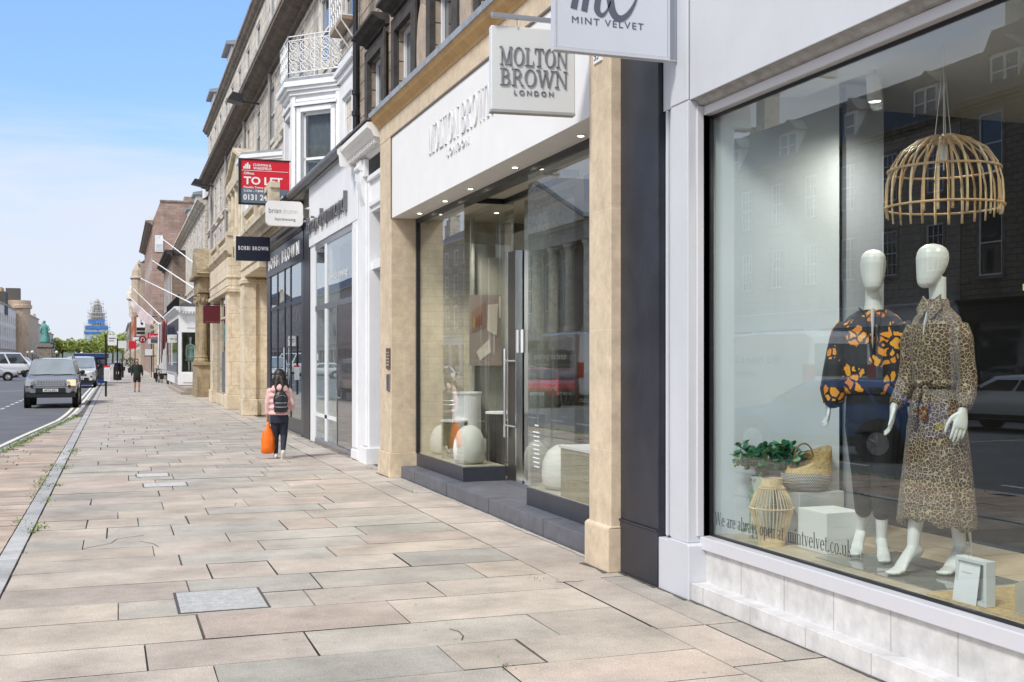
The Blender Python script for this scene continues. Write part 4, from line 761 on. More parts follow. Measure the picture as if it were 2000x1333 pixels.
def bay(y0,top,par,win=True,rail=True):
    poly=[(4.9,y0),(3.95,y0+.97),(3.95,y0+2.2),(4.9,y0+3.17)]
    def off(d): return [(4.9,y0-d*1.0),(3.95-d,y0+.97-d*.42),(3.95-d,y0+2.2+d*.42),(4.9,y0+3.17+d)]
    m=MB()
    def wallseg(a,b,hasw,w=.62):
        a=Vector((*a,0));b=Vector((*b,0));d=(b-a);l=d.length;d.normalize();n=Vector((d.y,-d.x,0))*(1)   # outward
        n=Vector((-d.y,d.x,0)) if (Vector((-d.y,d.x,0)).x<0) else n
        def bx(u0,u1,z0,z1,p0,p1): m.ob(a+d*u0+n*p0+Vector((0,0,z0)),d*(u1-u0),n*(p1-p0),(0,0,z1-z0))
        lo,hi=l/2-w/2,l/2+w/2
        bx(0,lo,5.3,top-.3,-.2,0); bx(hi,l,5.3,top-.3,-.2,0); bx(lo,hi,7.55,top-.3,-.2,0); bx(lo,hi,5.3,5.55,-.2,0)
        bx(lo-.12,lo,5.4,7.67,0,.05); bx(hi,hi+.12,5.4,7.67,0,.05); bx(lo-.12,hi+.12,7.55,7.67,0,.05); bx(lo-.18,hi+.18,7.69,7.76,0,.10)
        bx(.0,.1,5.3,top-.3,0,.06); bx(l-.1,l,5.3,top-.3,0,.06)
        return (a+d*(l/2)+n*(-.12),d,n)
    fr=[wallseg(poly[0],poly[1],1,.86),wallseg(poly[1],poly[2],1,.86),wallseg(poly[2],poly[3],1,.86)]
    for d0,z0,z1 in ((.04,7.80,7.86),(.02,top-.42,top-.3),(.10,top-.3,top-.2),(.17,top-.2,top-.12),(.23,top-.12,top)):
        m.prism(off(d0)+[(5,y0+3.1),(5,y0)],'xy',z0,z1)
    o=m.build('bay_window',WHITE,par)
    m=MB(); m.prism(off(.20)+[(5,y0+3.1),(5,y0)],'xy',top,top+.08); m.build('lead_roof',LEAD,o)
    for c,d,n in fr:
        f=MB(); p=MB(); q=MB(); wv=.86; z0,z1=5.55,7.55
        def fx(b,u0,u1,za,zb,p0,p1): b.ob(c+d*u0+n*p0+Vector((0,0,za)),d*(u1-u0),n*(p1-p0),(0,0,zb-za))
        fx(f,-wv/2,-wv/2+.06,z0,z1,0,.05); fx(f,wv/2-.06,wv/2,z0,z1,0,.05); fx(f,-wv/2,wv/2,z1-.07,z1,0,.05); fx(f,-wv/2,wv/2,6.42,6.48,0,.05)
        fx(p,-wv/2,wv/2,z0,z1,.015,.02); fx(q,-wv/2,-.1,z0,6.9,-.06,-.05)
        w_=f.build('window',WHITE,o); p.build('pane',glass('bay_pane',(.82,.86,.88),.3),w_); 
        cu=MB(); n_=24; cu.loft([[c+d*(-wv/2+wv*.98*i/n_)+n*(-.08+.02*math.sin(i*1.7))+Vector((0,0,zz)) for i in range(n_+1)] for zz in (z0,7.53)],0,False,False); cu.build('curtain',CURT,w_,smooth=True)  # curtain carried to full height, its upper part standing in for reflected sky
        bk=MB(); fx(bk,-wv/2,wv/2,z0,z1,-.35,-.33); bk.build('room',DARKIN,w_)
    if rail:
        r=MB(); pl=off(.12); z0,z1=top+.1,top+1.08
        for (ax,ay),(bx_,by) in zip(pl,pl[1:]):
            a=Vector((ax,ay,0));b=Vector((bx_,by,0));l=(b-a).length;d=(b-a)/l
            for z in (z0,z0+.12,z1-.1,z1): r.tube([a+Vector((0,0,z)),b+Vector((0,0,z))],.016,5)
            for q in (0,.5,1): r.tube([a+d*l*q+Vector((0,0,z0-.08)),a+d*l*q+Vector((0,0,z1+.02))],.018,5)
            nx=max(2,int(l/.27)); sp=l/nx
            for i in range(nx):
                for j,rr in ((0,.11),(1,.125),(2,.11)):
                    cc=a+d*(sp*(i+.5))+Vector((0,0,z0+.24+j*.25)); 
                    r.tube([cc+d*rr*math.cos(t*math.pi/5)+Vector((0,0,rr*math.sin(t*math.pi/5))) for t in range(11)],.013,4,cap=False)
                    r.tube([cc+d*(-sp*.45)+Vector((0,0,-.12)),cc+d*(.02),cc+d*(sp*.45)+Vector((0,0,.12))],.010,4); 
                    r.tube([cc+d*rr*.5*math.cos(t*math.pi/3)+Vector((0,0,rr*.5*math.sin(t*math.pi/3))) for t in range(7)],.010,4,cap=False)
        r.build('iron_railing',WHITE,o)
bay(25.95,8.25,TE); bay(35.95,8.25,TE,rail=False)
# white rendered strip and window between the sooty house and the bay, small iron balcony above
m=MB(); facade(m,4.86,-1,23.82,26.0,5.4,8.6,[(24.2,25.3,5.9,7.6)],.15); surround(m,4.86,-1,24.2,25.3,5.9,7.6,.16,.06,0); add_window(TE,4.86,-1,24.75,5.9,1.1,1.7); m.box(4.80,4.87,23.82,26,8.05,8.2); m.box(4.72,4.87,23.82,26,8.2,8.3); m.build('white_render',WHITE,TE,rec=False)
m=MB(); m.box(4.55,4.9,23.95,25.5,9.02,9.10)
m.build('balcony_slab',mat('rusty_stone',(.33,.25,.18),.8,var=.2),TE)
r=MB()
for z in (9.12,9.95): r.tube([(4.85,24,z),(4.56,24,z),(4.56,25.45,z),(4.85,25.45,z)],.018,5)
for i in range(6):
    for z in (9.27,9.53,9.8): r.tube([(4.56,24.12+i*.25+.11*math.cos(t*math.pi/4),z+.12*math.sin(t*math.pi/4)) for t in range(9)],.012,4,cap=False)
for q in (24.02,24.7,25.44): r.tube([(4.56,q,9.0),(4.85,q,8.6)],.02,5); r.tube([(4.56,q,9),(4.56,q,9.95)],.018,5)
r.build('iron_railing',WHITE,TE)
for nm,lb,y,z in (('floodlight','grey floodlight under the terrace eaves, nearer of two',41.5,11.0),('floodlight','grey floodlight under the terrace eaves, farther of two',62.0,11.0)):
    t=thing(nm,lb,'floodlight',(4.9,y,z)); m=MB(); m.prism([(3.72+u,z+v) for u,v in ((0,0),(.56,-.12),(.53,.2),(.18,.28))],'xz',y-.3,y+.3); m.build('housing',DARKM,t)
    m=MB(); m.tube([(4.2,y,z),(4.9,y,z-.05)],.035,6); m.build('bracket',DARKM,t)
# ================= FARTHER BUILDINGS, RIGHT =================
SK=SLATE
c_=house('slate_house','stone house with closely set tall windows under a steep slate roof behind the flagpoles',4.75,-1,66.3,98,[(6.4,10.0)],2.0,1.0,TERR,TERRT,10.8,roof='pitch',rh=3.6,dormers=0,gshops=False,corn=.45,chim=0,cat='building')
for y in (70,78,86):
    d=MB(); d.box(5.0,6.6,y,y+2.0,11.2,12.7); d=d.build('dormer',WARMW,c_); e=MB(); e.prism([(4.8,12.7),(4.8,12.85),(6.8,13.3),(6.8,12.7)],'xz',y-.2,y+2.2); e.build('dormer_roof',LEAD,d)
# columned portico
P=thing('column_portico','weathered stone portico with paired round columns and a small pediment','portico',(3.7,53,0))
m=MB(); m.box(3.45,4.25,52.9,56.3,0,1.45); m.box(3.40,4.3,52.8,56.4,1.45,1.6); m.box(3.38,4.35,52.75,56.45,0,.35)
m.box(3.5,4.9,52.9,56.3,4.75,5.45); m.prism([(3.3,5.45),(3.3,5.6),(3.9,5.85),(4.9,5.85),(4.9,5.45)],'xz',52.6,56.6); m.prism([(52.5,5.6),(56.7,5.6),(54.6,6.9)],'yz',3.4,4.9)
OLD=mat('stained_stone',(.33,.26,.16),.85,var=.35,vs=3,bump=.4,bs=18,dirt=.75,streak=1)
m.box(4.5,4.9,47.3,58,0,5.3)
m.build('entablature',OLD,P)
for x,y in ((3.72,53.25),(4.05,53.6),(3.72,55.6),(4.05,55.9)):
    c=MB(); c.lathe([(.27,0),(.27,.08),(.22,.16),(.24,.22),(.20,.3),(.185,2.5),(.19,2.62)],(x,y,1.6),14); o=c.build('column',OLD,P,smooth=False)
    c=MB(); c.lathe([(.18,0),(.22,.1),(.2,.2),(.29,.42),(.27,.48)],(x,y,4.2),10); 
    for k in range(8): a=k*math.pi/4; c.ell((x+.22*math.cos(a),y+.22*math.sin(a),4.42),.07,.07,.12,6,5)
    c.build('capital',OLD,o)
# white shop with bay facing down the street
Wh=thing('white_shop','small white painted shop with an angled display window beside the columns','building',(3.2,57,0))
m=MB()
m.box(3.12,4.7,62.1,62.5,.35,1.05); m.box(3.12,3.24,62.1,62.5,1.05,3.15); m.box(3.12,4.7,62.1,62.5,3.15,4.25); m.box(3.12,3.3,62.5,77,.35,4.25); m.box(3.3,4.7,62.5,77,3.2,4.25); m.box(4.62,4.7,57,62.1,0,4.25)
m.box(3.5,4.6,62.06,62.1,3.4,4.05); m.box(3.3,4.0,62.06,62.1,.5,.95)
cornice(m,3.15,-1,61.7,77,4.2,.3,.3); m.box(3.0,4.7,61.9,62.1,4.25,4.5)
for i in range(10): m.box(3.1+i*.16,3.18+i*.16,61.8,61.95,4.14,4.24)
m.build('wall',WHITE,Wh)
m=MB(); m.box(3.05,3.12,63.2,76,.9,3.1); m.box(3.10,3.14,64,66.5,.4,3.2); m.build('shop_window',PANE,Wh)
m=MB(); m.box(3.06,3.11,62.8,76.5,3.3,3.9); m.build('sign_band',mat('dark_grey_band',(.06,.06,.065),.5),Wh)
m=MB(); m.box(3.24,4.6,62.15,62.156,1.05,3.15); m.build('window_glass',SGLASS,Wh)
m=MB(); m.box(3.3,4.6,62.9,63.0,.9,3.3); m.box(3.3,4.6,62.2,63,.9,1.05); m.build('window_back',mat('dark_green_interior',(.04,.06,.055),.7,var=.6,vs=3),Wh)
m=MB(); m.prism([(3.0,4.5),(3.1,4.55),(4.75,5.8),(4.75,4.5)],'xz',61.9,77); m.build('roof',SLATE,Wh)
m=MB(); 
for i in range(26): m.tube([(3.1,62+i*.6,4.5),(3.1,62+i*.6,5.15)],.02,4)
m.tube([(3.1,62,5.15),(3.1,77,5.15)],.025,5); m.build('railing',BLACK,Wh)
t=thing('stone_steps','two worn stone steps projecting before the white shop','steps',(3.3,57,0))
m=MB(); m.box(2.92,4.5,56.6,70.5,0,.15); m.box(3.15,4.5,57.0,70.2,.15,.32); m.build('step',mat('step_stone',(.36,.31,.26),.85,var=.2,vs=4,dirt=.3),t,bevel=.02)
# brown block with trellis
h_=thing('brown_block','tall brown stone shop block with a bare side wall and heavy cornice','building',(3.8,85,0))
m=MB(); ops=[(y,y+1.1,5.6,8.2) for y in (86.2,88.6,91,93.4,95.8,98.2)]; facade(m,3.8,-1,85,101,0,9.5,ops); shell(m,3.8,-1,85,101,0,9.5,6); m.build('wall',BROWN,h_,rec=False)
m=MB(); cornice(m,3.8,-1,84.7,101.2,9.1,.55,.5); cornice(m,3.8,-1,85,101,5.0,.25,.3); m.box(3.6,9.6,84.9,85.0,9.3,9.62); m.build('cornice',BLACKST,h_)
m=MB(); m.box(3.78,3.84,86.0,101,.4,4.7); m.build('shop_window',PANE,h_)
for o in ops: add_window(h_,3.8,-1,(o[0]+o[1])/2,o[2],1.1,2.6)
m=MB(); m.box(3.9,4.7,77,85,0,4.3); m.build('side_block',BROWN,h_)
t=thing('pipe_trellis','tall black iron lattice standing at the corner of the brown block','lattice',(3.45,80,0)); m=MB()
for x in (3.32,3.5,3.68,3.86):
    m.tube([(x,80,0),(x,80,4.9)],.03,5)
for y in (80.8,81.6,82.4): m.tube([(3.32,y,0),(3.32,y,4.9)],.03,5)
for i in range(12): m.tube([(3.86,80,.3+i*.42),(3.32,80,.3+i*.42),(3.32,82.4,.3+i*.42)],.025,5)
m.build('lattice',BLACK,t)
# low shops
def lowshop(name,label,X,y0,y1,h,wallm,frm,cat='shopfront',gl=PANE,cols=()):
    t=thing(name,label,cat,(X,y0,0)); m=MB(); m.box(X,4.9,y0,y1,h*.72,h); m.box(X,4.9,y0,y0+.5,0,h*.72); m.box(X,4.9,y1-.5,y1,0,h*.72); m.box(X,4.9,y0,y1,0,.5); m.box(X+.4,8.8,y0,y1,0,h-.1); cornice(m,X,-1,y0,y1,h-.3,.25,.3); m.build('wall',wallm,t)
    m=MB(); m.box(X+.1,X+.12,y0+.5,y1-.5,.5,h*.72); m.build('shop_window',gl,t)
    if frm:
        m=MB(); m.box(X-.06,X+.05,y0+.02,y0+.5,0,h*.72); m.box(X-.06,X+.05,y1-.5,y1-.02,0,h*.72); m.box(X-.07,X,y0,y1,h*.72,h*.88); m.build('pilaster',frm,t)
    return t
MAR=mat('maroon_paint',(.14,.008,.02),.4,var=.1)
lowshop('white_column_shop','white pilastered shop just beyond the iron lattice',3.5,101.2,105,4.9,WHITE,WHITE)
lowshop('maroon_shop','maroon painted shopfront beneath the red hanging sign',3.15,105.2,113,4.9,GOLDT,MAR)
lowshop('grey_shop','pale grey shopfront beyond the maroon shop',3.4,113.2,124,4.6,LGREY,LGREY)
lowshop('stone_shop','brown stone shopfront in front of the tall red gable',3.6,124.2,135.8,4.8,BROWN,None)
# tall red gable building
g_=thing('red_gable_building','tall red sandstone building with a bare gable wall and one white window','building',(3.9,136,0))
m=MB(); zz=[(5.6,7.6),(9.0,11.0),(12.2,14.0),(15,16.8)]; ops=[(y,y+1.4,a,b) for y in (139,144,149,154,159,164,169) for a,b in zz]
facade(m,3.9,-1,136,176,0,17.6,ops); m.quad((3.9,176,0),(14,176,0),(14,176,17.6),(3.9,176,17.6)); m.quad((14,136,0),(14,176,0),(14,176,17.6),(14,136,17.6))
m.add([(3.9,136,0),(14,136,0),(14,136,20.2),(6.3,136,19.9),(4.75,136,19.9),(3.9,136,17.6)],[(0,1,2,3,4,5)]); m.box(4.75,14,136.001,137,17.6,19.9); m.box(7.4,9,135.95,138,19.9,20.6)
m.build('gable_wall',RED,g_,rec=False)
m=MB(); cornice(m,3.9,-1,135.9,176,17.2,.8,.5); m.box(4.7,9,135.9,136.6,19.9,20.1); m.build('cornice',DKTRIM,g_)
m=MB(); m.prism([(4.0,17.6),(5.2,19.7),(14,19.9),(14,17.6)],'xz',137,176); m.build('roof',SLATE,g_)
for a in ops[::2]: add_window(g_,3.9,-1,(a[0]+a[1])/2,a[2],1.4,a[3]-a[2])
m=MB(); m.box(4.15,5.05,135.9,136,14.1,16.0); f=m.build('window',WHITE,g_); m=MB(); m.box(4.25,4.95,135.88,135.9,14.25,15.0); m.build('pane',mat('white_blind',(.55,.58,.6),.5),f)
for i,y in enumerate((146,158)):
    d=MB(); d.box(3.75,5.5,y,y+2.2,17.8,19.4); d=d.build('dormer',WHITE,g_)
MC['cream_far']=CREAMF=ashlar('cream_far',(.50,.42,.33),(.45,.38,.30),1,.5,(.3,.26,.2),.012,.85,.3,.3)
h1=house('cream_building','cream ornate building with a corner turret beyond the red gable',3.35,-1,176.2,214,[(13,14.8),(9.4,11.4),(5.6,7.6)],4.5,1.5,CREAMF,TERRT,16.0,rh=3,chim=0,surr=False)
m=MB(); m.lathe([(.9,0),(1.1,.6),(1.1,5.5),(1.35,5.8),(1.1,6.1),(.95,7.0),(.05,8.6)],(3.2,180,8.2),14); m.build('turret',CREAMF,h1)
h2=house('red_brick_building','narrow orange red brick building with a bulbous turret far down the street',3.0,-1,214.2,258,[(8.6,10.2),(5.2,7)],5,1.5,ashlar('orange_brick',(.48,.14,.07),(.42,.12,.06),.4,.15,(.35,.15,.1),.01,.85,.15),TERRT,11.6,rh=2.4,chim=0,surr=False)
m=MB(); m.lathe([(.8,0),(.9,3),(1.3,3.3),(1.2,4.3),(.7,5.3),(.1,6.6)],(2.9,217,9.4),12); m.build('turret',TERRT,h2)
house('grey_building','grey stone building farthest down the right side of the street',2.6,-1,258.2,330,[(7.2,8.8),(4.6,6.2)],6,1.6,BROWN,TERRT,9.6,rh=2,chim=2,surr=False)
house('grey_building','last low stone building on the right before the trees',2.9,-1,330.2,480,[(6.2,7.8)],8,2,TERR,TERRT,8.2,rh=2,chim=0,surr=False)
# ================= HANGING SIGNS =================
def hsign(name,label,x0,x1,y,z0,z1,face,th=.06,bracket='top',edge=None,wall=3.9,cat='sign',rz=0,loc=None):
    t=thing(name,label,cat,(x1,y,0)); m=MB(); m.box(x0,x1,y-th/2,y+th/2,z0,z1); m.build('board',face,t,bevel=.004)
    return t
def brk(t,pts,r,m=DARKM,name='bracket'):
    b=MB(); 
    for p in pts: b.tube(p,r,8)
    return b.build(name,m,t)
def circ(cx,cy,r,a0,a1,n=10,ry=None): return [(cx+r*math.cos(R(a0+(a1-a0)*i/n)),cy+(ry or r)*math.sin(R(a0+(a1-a0)*i/n))) for i in range(n+1)]
# clothes shop sign (square, script monogram)
t=thing('hanging_sign','pale grey square sign with a slanting monogram, cut by the top edge of the photo','sign',(3.90,7.36,0))
m=MB(); m.box(2.90,3.77,7.33,7.39,3.905,4.80); m.build('board',SIGNG,t,bevel=.006)
m=MB(); m.box(2.885,3.785,7.325,7.395,3.885,3.906); m.box(2.885,2.90,7.325,7.395,3.905,4.8); m.box(3.77,3.785,7.325,7.395,3.905,4.8); m.build('frame',mat('sign_frame_grey',(.52,.54,.58),.4,var=.02),t)
brk(t,[[(2.9,7.36,3.892),(3.9,7.36,3.892)],[(3.86,7.36,3.87),(3.86,7.36,4.8)]],.009,STEEL)
m=MB(); o=(2.895,7.3285,3.885); rr,uu,nn=(1,0,0),(0,0,1),(0,-1,0)
put_text(m,'MINT VELVET',(3.018,7.3285,4.085),(1,0,0),(0,0,1),.05,width=.555,depth=.002,space=1.25)
def sm(pts,ws,n=6):      # catmull-rom
    P=[pts[0]]+pts+[pts[-1]]; out=[];wo=[]
    for i in range(1,len(P)-2):
        for k in range(n):
            t_=k/n; f=lambda a,b,c,d:.5*((2*b)+(-a+c)*t_+(2*a-5*b+4*c-d)*t_*t_+(-a+3*b-3*c+d)*t_**3)
            out.append((f(*[P[i+j][0] for j in(-1,0,1,2)]),f(*[P[i+j][1] for j in(-1,0,1,2)]))); wo.append(ws[i-1]+(ws[min(i,len(ws)-1)]-ws[i-1])*t_)
    out.append(pts[-1]); wo.append(ws[-1]); return out,wo
for pts,ws in (([(.135,.30),(.175,.50),(.19,.60)],[.048,.045,.03]),([(.155,.44),(.20,.58),(.26,.62),(.275,.55),(.235,.40),(.215,.29)],[.008,.012,.03,.045,.045,.045]),
 ([(.245,.44),(.29,.58),(.34,.62),(.355,.54),(.325,.40),(.315,.31),(.35,.275),(.39,.31),(.42,.38)],[.008,.012,.03,.045,.045,.045,.03,.014,.008]),
 ([(.40,.42),(.425,.56),(.415,.42),(.44,.30),(.50,.265),(.57,.32),(.63,.44),(.66,.58),(.64,.64)],[.02,.045,.055,.055,.045,.03,.012,.009,.008])):
    a,b=sm(pts,ws); m.ribbon(a,b,o,rr,uu,nn,.003)
m.build('sign_lettering',CHAR,t)
# white perfumery sign
t=thing('hanging_sign','square white acrylic sign with raised mirror lettering and steel arm','sign',(3.75,8.60,0))
RM=Matrix.Translation((3.56,8.6,0))@Matrix.Rotation(R(-6),4,'Z')@Matrix.Translation((-3.56,-8.6,0))
m=MB(); m.box(2.85,3.56,8.56,8.64,3.735,4.42); m.xf(RM); m.build('board',PLAST,t,bevel=.01)
m=MB(); m.box(2.85,3.56,8.555,8.645,3.72,3.735); m.xf(RM); m.build('frame',mat('sign_underside',(.35,.35,.33),.5),t)
brk(t,[[(3.06,8.6,4.42),(3.06,8.6,4.47)],[(3.36,8.6,4.42),(3.36,8.6,4.47)]],.006,STEEL,'hanger')
m=MB(); m.box(2.84,3.78,8.585,8.615,4.47,4.51); m.build('bracket',STEEL,t,bevel=.004)
m=MB(); serif(m,'MOLTON',(3.205,8.559,4.105),(1,0,0),(0,0,1),.145,.012,width=.57,center=True); serif(m,'BROWN',(3.205,8.559,3.94),(1,0,0),(0,0,1),.135,.012,width=.57,center=True); put_text(m,'LONDON',(3.205,8.559,3.865),(1,0,0),(0,0,1),.042,width=.33,depth=.008,space=1.5,center=True); m.xf(RM)
m.build('sign_lettering',SHINY,t)
# salon sign (rounded light box)
t=thing('hanging_sign','white rounded lightbox sign with thin grey lowercase lettering for the salon','sign',(3.87,24.0,0))
m=MB(); pl=circ(3.62,4.95,.09,0,90,4)+circ(3.04,4.95,.09,90,180,4)+circ(3.04,4.61,.09,180,270,4)+circ(3.62,4.61,.09,270,360,4); m.prism([(x,z) for x,z in pl],'xz',23.9,24.06); m.build('board',WARMW,t)
brk(t,[[(3.70,24,4.92),(3.9,24,4.92)],[(3.70,24,4.64),(3.9,24,4.64)]],.03,CHROME)
m=MB(); put_text(m,'brian',(3.0,23.898,4.78),(1,0,0),(0,0,1),.12,width=.25,depth=.003,bold=-.012); put_text(m,'hairdressing',(3.13,23.898,4.63),(1,0,0),(0,0,1),.065,width=.42,depth=.003,bold=-.01); m.build('sign_lettering',CHAR,t)
m=MB(); put_text(m,'drumm',(3.29,23.898,4.78),(1,0,0),(0,0,1),.12,width=.30,depth=.003,bold=-.015); m.build('faded_lettering',mat('faded_lettering',(.6,.6,.6),.5,var=0),t)
t=hsign('hanging_sign','navy black rectangular sign with spaced white capitals beside the balustrade',2.775,3.60,28.5,4.155,4.755,mat('navy_sign',(.010,.013,.030),.3,var=.05),.1)
m=MB(); put_text(m,'BOBBI BROWN',(2.83,28.445,4.42),(1,0,0),(0,0,1),.10,width=.72,depth=.004,bold=.012,space=1.3); m.build('sign_lettering',WLET,t)
# letting board
t=thing('letting_board','red and slate TO LET board fixed above the balustrade','sign',(3.8,26.98,5.4)); RD=mat('letting_red',(.62,.012,.03),.45,var=.05); SB=mat('letting_slate',(.13,.17,.23),.45,var=.05)
bs=27.0/31; BX0,BX1=3.14*bs,4.44*bs; zf=lambda z:1.72+(z-1.72)*bs; by=26.96
m=MB(); m.box(BX0,BX1,by,by+.03,zf(6.32),zf(7.09)); m.build('red_panel',RD,t); m=MB(); m.box(BX0,BX1,by,by+.03,zf(5.93),zf(6.32)); m.build('slate_panel',SB,t)
m=MB(); m.box(BX0-.05,BX0,by-.02,by+.05,zf(5.9),zf(7.12)); m.box(BX0-.05,BX1+.02,by-.02,by+.05,zf(5.88),zf(5.93)); m.box(BX0,BX1+.02,by-.02,by+.03,zf(7.09),zf(7.12)); m.build('board_frame',BLACK,t)
m=MB()
def q(px,py): return (BX0+(px-470)*(BX1-BX0)/95,by-.003,zf(7.09)-(py-310)*(zf(7.09)-zf(5.93))/85)
kk=.0137*bs
def tx(s_,px,py,h,wd,b=.02): put_text(m,s_,q(px,py),(1,0,0),(0,0,1),h*kk,width=wd*kk,depth=.003,bold=b)
tx('TO LET',476,358,15,75,.03); tx('Offices',476,339,5,20); tx('CUSHMAN &',494,322,5,35); tx('WAKEFIELD',494,328.5,5,36); tx('Flexible Terms Available',476,366,4,62); tx('2,626 - 7,808 sq ft',476,373,4,52); tx('0131 243 9646',475,389,11,85,.03)
for i,(a,h) in enumerate(((0,5),(3.5,9),(7,12),(10.5,8))): x,y_,z=q(475+a,328); m.box(x,x+.035,y_-.003,y_,z,z+h*kk)
x,y_,z=q(472,331.5); m.box(x,x+1.08,y_-.003,y_,z,z+.01)
m.build('board_lettering',WLET,t)
t=hsign('hanging_sign','plain maroon hanging sign on a black bracket before the golden pilasters',3.08,3.95,44,3.08,3.75,mat('maroon_sign',(.11,.012,.018),.35,var=.05)); brk(t,[[(3.0,44,3.80),(4.0,44,3.80)],[(3.2,44,3.8),(3.2,44,3.75)],[(3.8,44,3.8),(3.8,44,3.75)]],.02)
m=MB(); put_text(m,'.............',(3.17,43.965,3.12),(1,0,0),(0,0,1),.12,width=.7,depth=.003)
m.build('sign_lettering',mat('gold_lettering',(.4,.3,.15),.4),t)
t=hsign('hanging_sign','two part navy and white hanging sign left of the dressed mannequin',2.68,3.50,66,2.64,3.08,WARMW); m=MB(); m.box(2.68,3.5,65.97,66.03,3.10,3.52); m.build('upper_board',mat('navy_board',(.03,.04,.075),.4),t); m=MB(); put_text(m,'Hair Salon',(2.82,65.965,2.82),(1,0,0),(0,0,1),.10,width=.5,depth=.003); m.build('sign_lettering',CHAR,t)
brk(t,[[(2.65,66,3.58),(3.9,66,3.58)]],.025)
t=hsign('hanging_sign','red and white hanging sign over the maroon shop',2.24,3.15,90,2.9,3.30,WHITE); m=MB(); m.box(2.22,3.17,89.95,90.05,3.30,3.67); m.build('upper_board',RD,t); m=MB(); m.box(2.44,3.1,89.94,90.06,2.98,3.25); m.build('dark_panel',CHAR,t); m=MB(); put_text(m,'Catherine',(2.34,89.94,3.38),(1,0,0),(0,0,1),.2,width=.72,depth=.004,bold=.02); m.build('sign_lettering',WLET,t); brk(t,[[(3.1,90,3.7),(3.9,90,3.7)]],.03)
t=thing('hanging_clock','square white clock box hanging high over the far pavement','clock',(2.3,120,0)); m=MB(); m.box(1.9,2.69,119.7,120.3,4.95,5.95); m.build('clock_case',WHITE,t); m=MB(); m.box(1.9,2.69,119.7,120.3,5.97,6.15); m.box(1.9,2.69,119.7,120.3,4.6,4.9); m.box(1.9,2.69,119.7,120.3,4.25,4.5); m.build('case_band',BLACK,t)
m=MB(); m.box(2.28,2.33,119.67,119.7,5.4,5.8); m.box(2.3,2.5,119.67,119.7,5.2,5.42); m.build('clock_hands',BLACK,t); brk(t,[[(2.6,120,6.05),(3.9,120,6.05)]],.05)
t=thing('round_sign','dark red disc sign with a white horseshoe emblem','sign',(2.3,110,0)); m=MB(); m.lathe([(.34,-.05),(.34,.05)],(2.27,110,3.55),24,axis='y'); m.build('disc',mat('disc_red',(.25,.01,.02),.4),t); m=MB(); m.ribbon(circ(0,0,.15,-50,230,14),.05,(2.27,109.94,3.56),(1,0,0),(0,0,1),(0,-1,0),.01); m.ribbon([(-.2,-.14),(-.1,-.13)],.05,(2.27,109.94,3.56),(1,0,0),(0,0,1),(0,-1,0),.01); m.ribbon([(.1,-.13),(.2,-.14)],.05,(2.27,109.94,3.56),(1,0,0),(0,0,1),(0,-1,0),.01); m.build('emblem',WLET,t); brk(t,[[(2.6,110,3.6),(3.6,110,3.6)]],.03)
t=hsign('hanging_sign','small white box sign below the horseshoe disc',2.35,2.95,104,2.05,2.6,WHITE,.3); brk(t,[[(2.3,104,2.0),(3.3,104,2.0)]],.04)
t=hsign('hanging_sign','small red box sign far down the right pavement',1.6,2.6,168,3.2,4.3,RD,.3); brk(t,[[(2.4,168,4.4),(3.9,168,4.4)]],.06)
t=hsign('hanging_sign','white box sign just above the small red one far away',2.2,3.0,172,4.1,4.9,WHITE,.3); brk(t,[[(2.4,172,5.0),(3.9,172,5.0)]],.06)
# flagpoles
gp='white flagpoles slanting out over the pavement'
def pole(a,b,label,flag=None):
    t=thing('flagpole',label,'flagpole',b,group=gp); m=MB(); m.tube([a,b],[.022,.038],8); m.ell(a,.05,.05,.05,8,6); m.build('pole',WHITE,t); return t
pole((2.0,58.13,7.75),(4.0,56.0,5.95),'uppermost bare white flagpole slanting across the white gable window')
pole((1.75,60,6.7),(3.7,57,5.1),'middle bare white flagpole of the three above the columns')
pole((1.3,66,6.2),(3.55,59,4.55),'lowest bare white flagpole of the three above the columns')
t=pole((1.15,86,6.8),(3.1,80,4.4),'bare white flagpole above the draped flag')
t=pole((.85,84,6.1),(2.75,79,4.0),'white flagpole carrying the pale drooping flag')
def flag(name,label,pts,mm,drop,th=.03):
    t=thing(name,label,'flag',pts[0]); m=MB(); n=24; rows=[]
    for j in range(9):
        row=[]
        for i in range(n+1):
            u=i/n; a,b=Vector(pts[0]),Vector(pts[1]); p=a+(b-a)*u
            row.append((p.x+.05*math.sin(u*19+j*.4),p.y+.16*math.sin(u*15+j*.3),p.z-drop(u)*j/8))
        rows.append(row)
    m.loft(rows,0,False,False); m.build('cloth',mm,t,smooth=True)
flag('flag','pale pink flag sagging below its pole',((.95,83.7,5.98),(2.3,80.2,4.5)),mat('pale_pink_cloth',(.62,.5,.5),.8),lambda u:.35+.5*math.sin(u*3.1))
flag('flag','long red and white flag hanging straight down by the brown block',((2.75,79,4.1),(3.25,79.5,4.6)),mat('faded_red_cloth',(.5,.22,.24),.8,var=.5,vs=2),lambda u:2.4-.9*u)
flag('flag','white flag hanging beside the red one',((2.6,79,4.0),(2.85,79.1,4.2)),mat('white_cloth',(.7,.68,.68),.8),lambda u:2.7)
